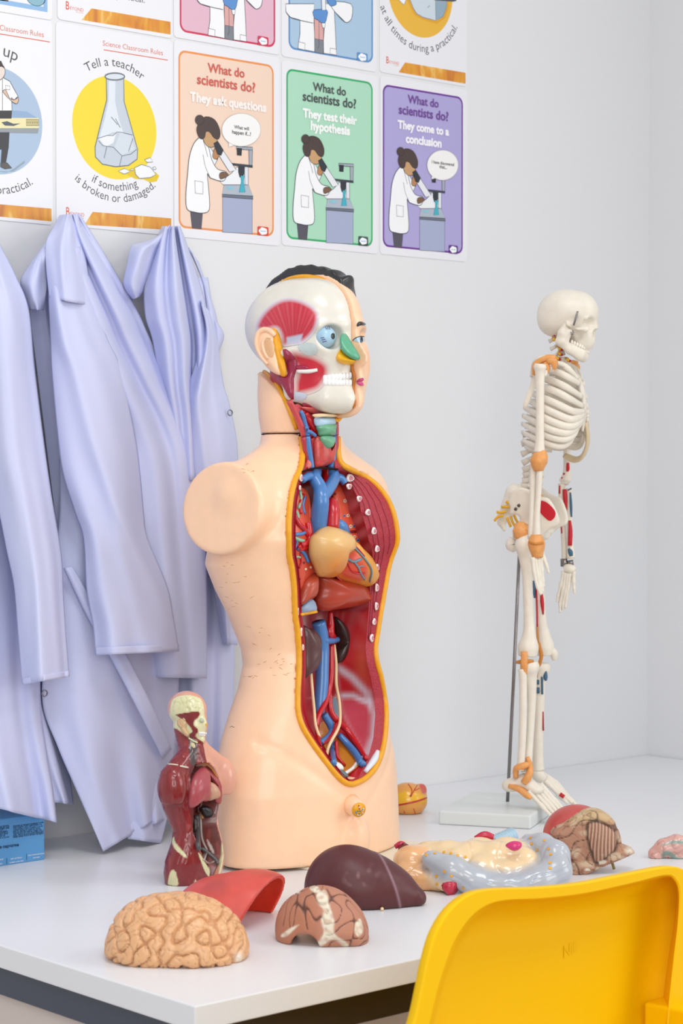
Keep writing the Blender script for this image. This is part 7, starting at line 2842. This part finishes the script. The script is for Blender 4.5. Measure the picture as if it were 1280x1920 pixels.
# face of the near half
tm = MB()
for i in range(7):
    for j in range(2):
        l, n = hit(mbv, N, *mp(535 + i * 11, 488 + j * 16 + i * .5))
        if l:
            tm.tube([l + Vector((0, 0, .0016)), l, l - Vector((0, 0, .0016))], [.0006, .0011, .0008], 6)
tm.build('teeth', mat('tooth_white'), mini)
l, n = hit(mbv, N, *mp(553, 380))
if l:
    e_ = ball('eye', tuple(l + n * .0002), .0032, flat_paint('#b8c3a8'), mini, 8)
ear_pts = [mp(*p) for p in ((342, 385), (352, 345), (380, 335), (408, 350), (424, 400), (418, 450), (440, 500), (428, 525), (400, 500), (370, 450), (345, 420))]
l, n = hit(mbv, N, *mp(390, 420))
er = puffx('ear', N, ear_pts, l.x + .0005 if l else -.02, .0050, flat_paint('#d3b184'), mini)
eb_ = mesh_bvh(er)
surf_tube('ear_rim', N, eb_, [mp(*p) for p in ((408, 380), (385, 352), (358, 365), (356, 410), (380, 440))], .0010, flat_paint('#d3b184'), er, 5, .3, 7)
decal('yellow_mark', N, mbv, [mp(*p) for p in ((585, 405), (603, 405), (606, 425), (590, 428))], M_yel, mini, 1, .0006, 1)
# ================================================================== yellow chair in front of the table
M_ych = mat('yellow_plastic', '#f0be00', .45, .15, noise=.012, nscale=300, bump=.015, bscale=900)
CHD = 2.16                                         # distance of the back rest
c0 = at_depth(1030, 1760, CHD)
CHRZ = math.radians(8)
H = Frame((c0.x, c0.y, 0), CHRZ)
chair = empty('chair', H.o, H.rz, 'yellow moulded plastic armchair with its back against the right front of the table', 'chair')


def hp(px, py, y):
    return H.y(px, py, y)


# outline of the back rest: outer lip, inner face
out_px = [(735, 2080), (752, 2000), (778, 1912), (790, 1858), (802, 1800), (818, 1748), (846, 1704), (884, 1676), (930, 1667), (1010, 1664), (1090, 1656), (1180, 1638), (1250, 1625), (1282, 1630), (1310, 1652), (1326, 1700), (1330, 1800), (1325, 1920), (1318, 2080)]
in_px = [(772, 2080), (790, 2000), (812, 1920), (826, 1862), (843, 1810), (862, 1764), (892, 1722), (924, 1700), (960, 1692), (1020, 1690), (1100, 1680), (1190, 1660), (1246, 1646), (1262, 1652), (1268, 1680), (1262, 1740), (1252, 1800), (1240, 1900), (1222, 2080)]
# the lip stands 3 cm toward the camera from the face of the back rest
n = len(out_px)
lip_o = [hp(x, y, -.030) for x, y in out_px]
lip_i = [hp(x + (x2 - x) * .84, y + (y2 - y) * .84, -.030) for (x, y), (x2, y2) in zip(out_px, in_px)]
base_o = [Vector((p.x, p.y + .009, p.z)) for p in lip_o]
base_i = [hp(x, y, .0) for x, y in in_px]
Lo = [Vector(tuple(p)) for p in catmull([tuple(p) for p in lip_o], 5)]
Li = [Vector(tuple(p)) for p in catmull([tuple(p) for p in lip_i], 5)]
Bi = [Vector(tuple(p)) for p in catmull([tuple(p) for p in base_i], 5)]
Bo = [Vector(tuple(p)) for p in catmull([tuple(p) for p in base_o], 5)]
m = len(Lo)
B2 = [p + Vector((0, .007, 0)) for p in Bi]
e1 = [p + (q - p).normalized() * .0016 for p, q in zip(Lo, Li)]
e2 = [p + (q - p).normalized() * .0016 for p, q in zip(Li, Lo)]
o1 = [p + Vector((0, .0016, 0)) for p in Lo]
o2 = [p + Vector((0, .0016, 0)) for p in Li]
v = B2 + Bo + o1 + o1 + e1 + e1 + e2 + e2 + o2 + o2 + Bi
rings = 11
f = []
for k in range(rings - 1):
    if k in (2, 4, 6, 8):
        continue
    for i in range(m - 1):
        f.append((k * m + i, k * m + i + 1, (k + 1) * m + i + 1, (k + 1) * m + i))
o = obj('back_lip', v, f, M_ych, chair)
# curved face inside the lip
poly = [(p.x, p.z) for p in Bi]
uv, fs = fill2d(poly, .012)
xm = (min(p[0] for p in poly) + max(p[0] for p in poly)) / 2
hw = max(p[0] for p in poly) - xm
inner = np.array(poly)
dist = -poly_sdf(uv[:, 0], uv[:, 1], inner)
vv = []
for (x, z), dd in zip(uv, dist):
    e = min(1, max(0, dd) / .02)
    vv.append((x, .0 + .012 * (1 - (1 - e) ** 2) + .012 * (1 - min(1, abs(x - xm) / hw) ** 2) * e, z))
fc_ = obj('back_rest', vv, [tuple(t) for t in fs], M_ych, chair)
# outer side of the back rest toward the table
d2 = dist
obj('back_front', [(x, .007 + .014 * min(1, max(0, dd) / .03) + .012 * (1 - min(1, abs(x - xm) / hw) ** 2) * min(1, max(0, dd) / .03), z) for (x, z), dd in zip(uv, d2)], [tuple(t)[::-1] for t in fs], M_ych, chair)
# arm rests run from the back rest toward the sitter
a = hp(1229, 1884, -.012)
x1_, z1_ = a.x, a.z
xs_ = min(p.x for p in Bi)
for lo_x, hi_x in ((x1_, x1_ + .050), (2 * xm - x1_ - .050, 2 * xm - x1_)):
    b1 = MB()
    b1.box((lo_x, -.26, z1_ - .035), (hi_x, .004, z1_))
    bevel(b1.build('armrest', M_ych, chair, smooth=False), .004, 3)
    b1 = MB()
    b1.box((lo_x + .008, -.24, .40), (hi_x - .008, -.20, z1_ - .034))
    bevel(b1.build('armrest_post', M_ych, chair, smooth=False), .004, 3)
# raised maker's mark
v_, f_x, w_ = text_mesh('Nilkamal')
p0, p1 = hp(1058, 1797, .022), hp(1120, 1785, .022)
k_ = (p1.x - p0.x) / w_
obj('maker_mark', [(p0.x + p[0] * k_, .0228, p0.z + p[1] * k_ + p[0] * k_ * .12) for p in v_], f_x, M_ych, chair, smooth=False)
# seat and legs, below the frame of the photo
zs = min(p.z for p in Bo)
sx0, sx1 = min(p.x for p in Bo) - .02, max(p.x for p in Bo) + .02
SZ = 0.43
b2 = MB()
pts = []
for i in range(9):
    t = i / 8
    for j in range(13):
        s = j / 12
        y = .01 - .40 * t
        x = (sx0 + .01 * t) + (sx1 - sx0 - .02 * t) * s
        pts.append((x, y, SZ - .012 * math.sin(math.pi * s) * (1 - t * .6) - (.03 * max(0, t - .8) / .2)))
b2.add(pts, [((i + 1) * 13 + j, (i + 1) * 13 + j + 1, i * 13 + j + 1, i * 13 + j) for i in range(8) for j in range(12)])
solidify(b2.build('seat', M_ych, chair), .012)
b3 = MB()
pts = []
for i in range(9):
    t = i / 8
    for j in range(13):
        s = j / 12
        pts.append((sx0 + (sx1 - sx0) * s, .022 - .012 * math.sin(t * math.pi), zs + .005 + (SZ - zs) * t))
b3.add(pts, [(i * 13 + j, i * 13 + j + 1, (i + 1) * 13 + j + 1, (i + 1) * 13 + j) for i in range(8) for j in range(12)])
solidify(b3.build('lower_back', M_ych, chair), .006)
for x, d in ((sx0 + .03, -1), (sx1 - .03, 1)):
    tube('leg', [(x, -.04, SZ - .015), (x, -.01, SZ - .06), (x + .01 * d, .02, .0)], .013, M_ych, chair, 12, 4)
    tube('leg', [(x, -.30, SZ - .015), (x, -.34, SZ - .06), (x + .01 * d, -.38, .0)], .013, M_ych, chair, 12, 4)
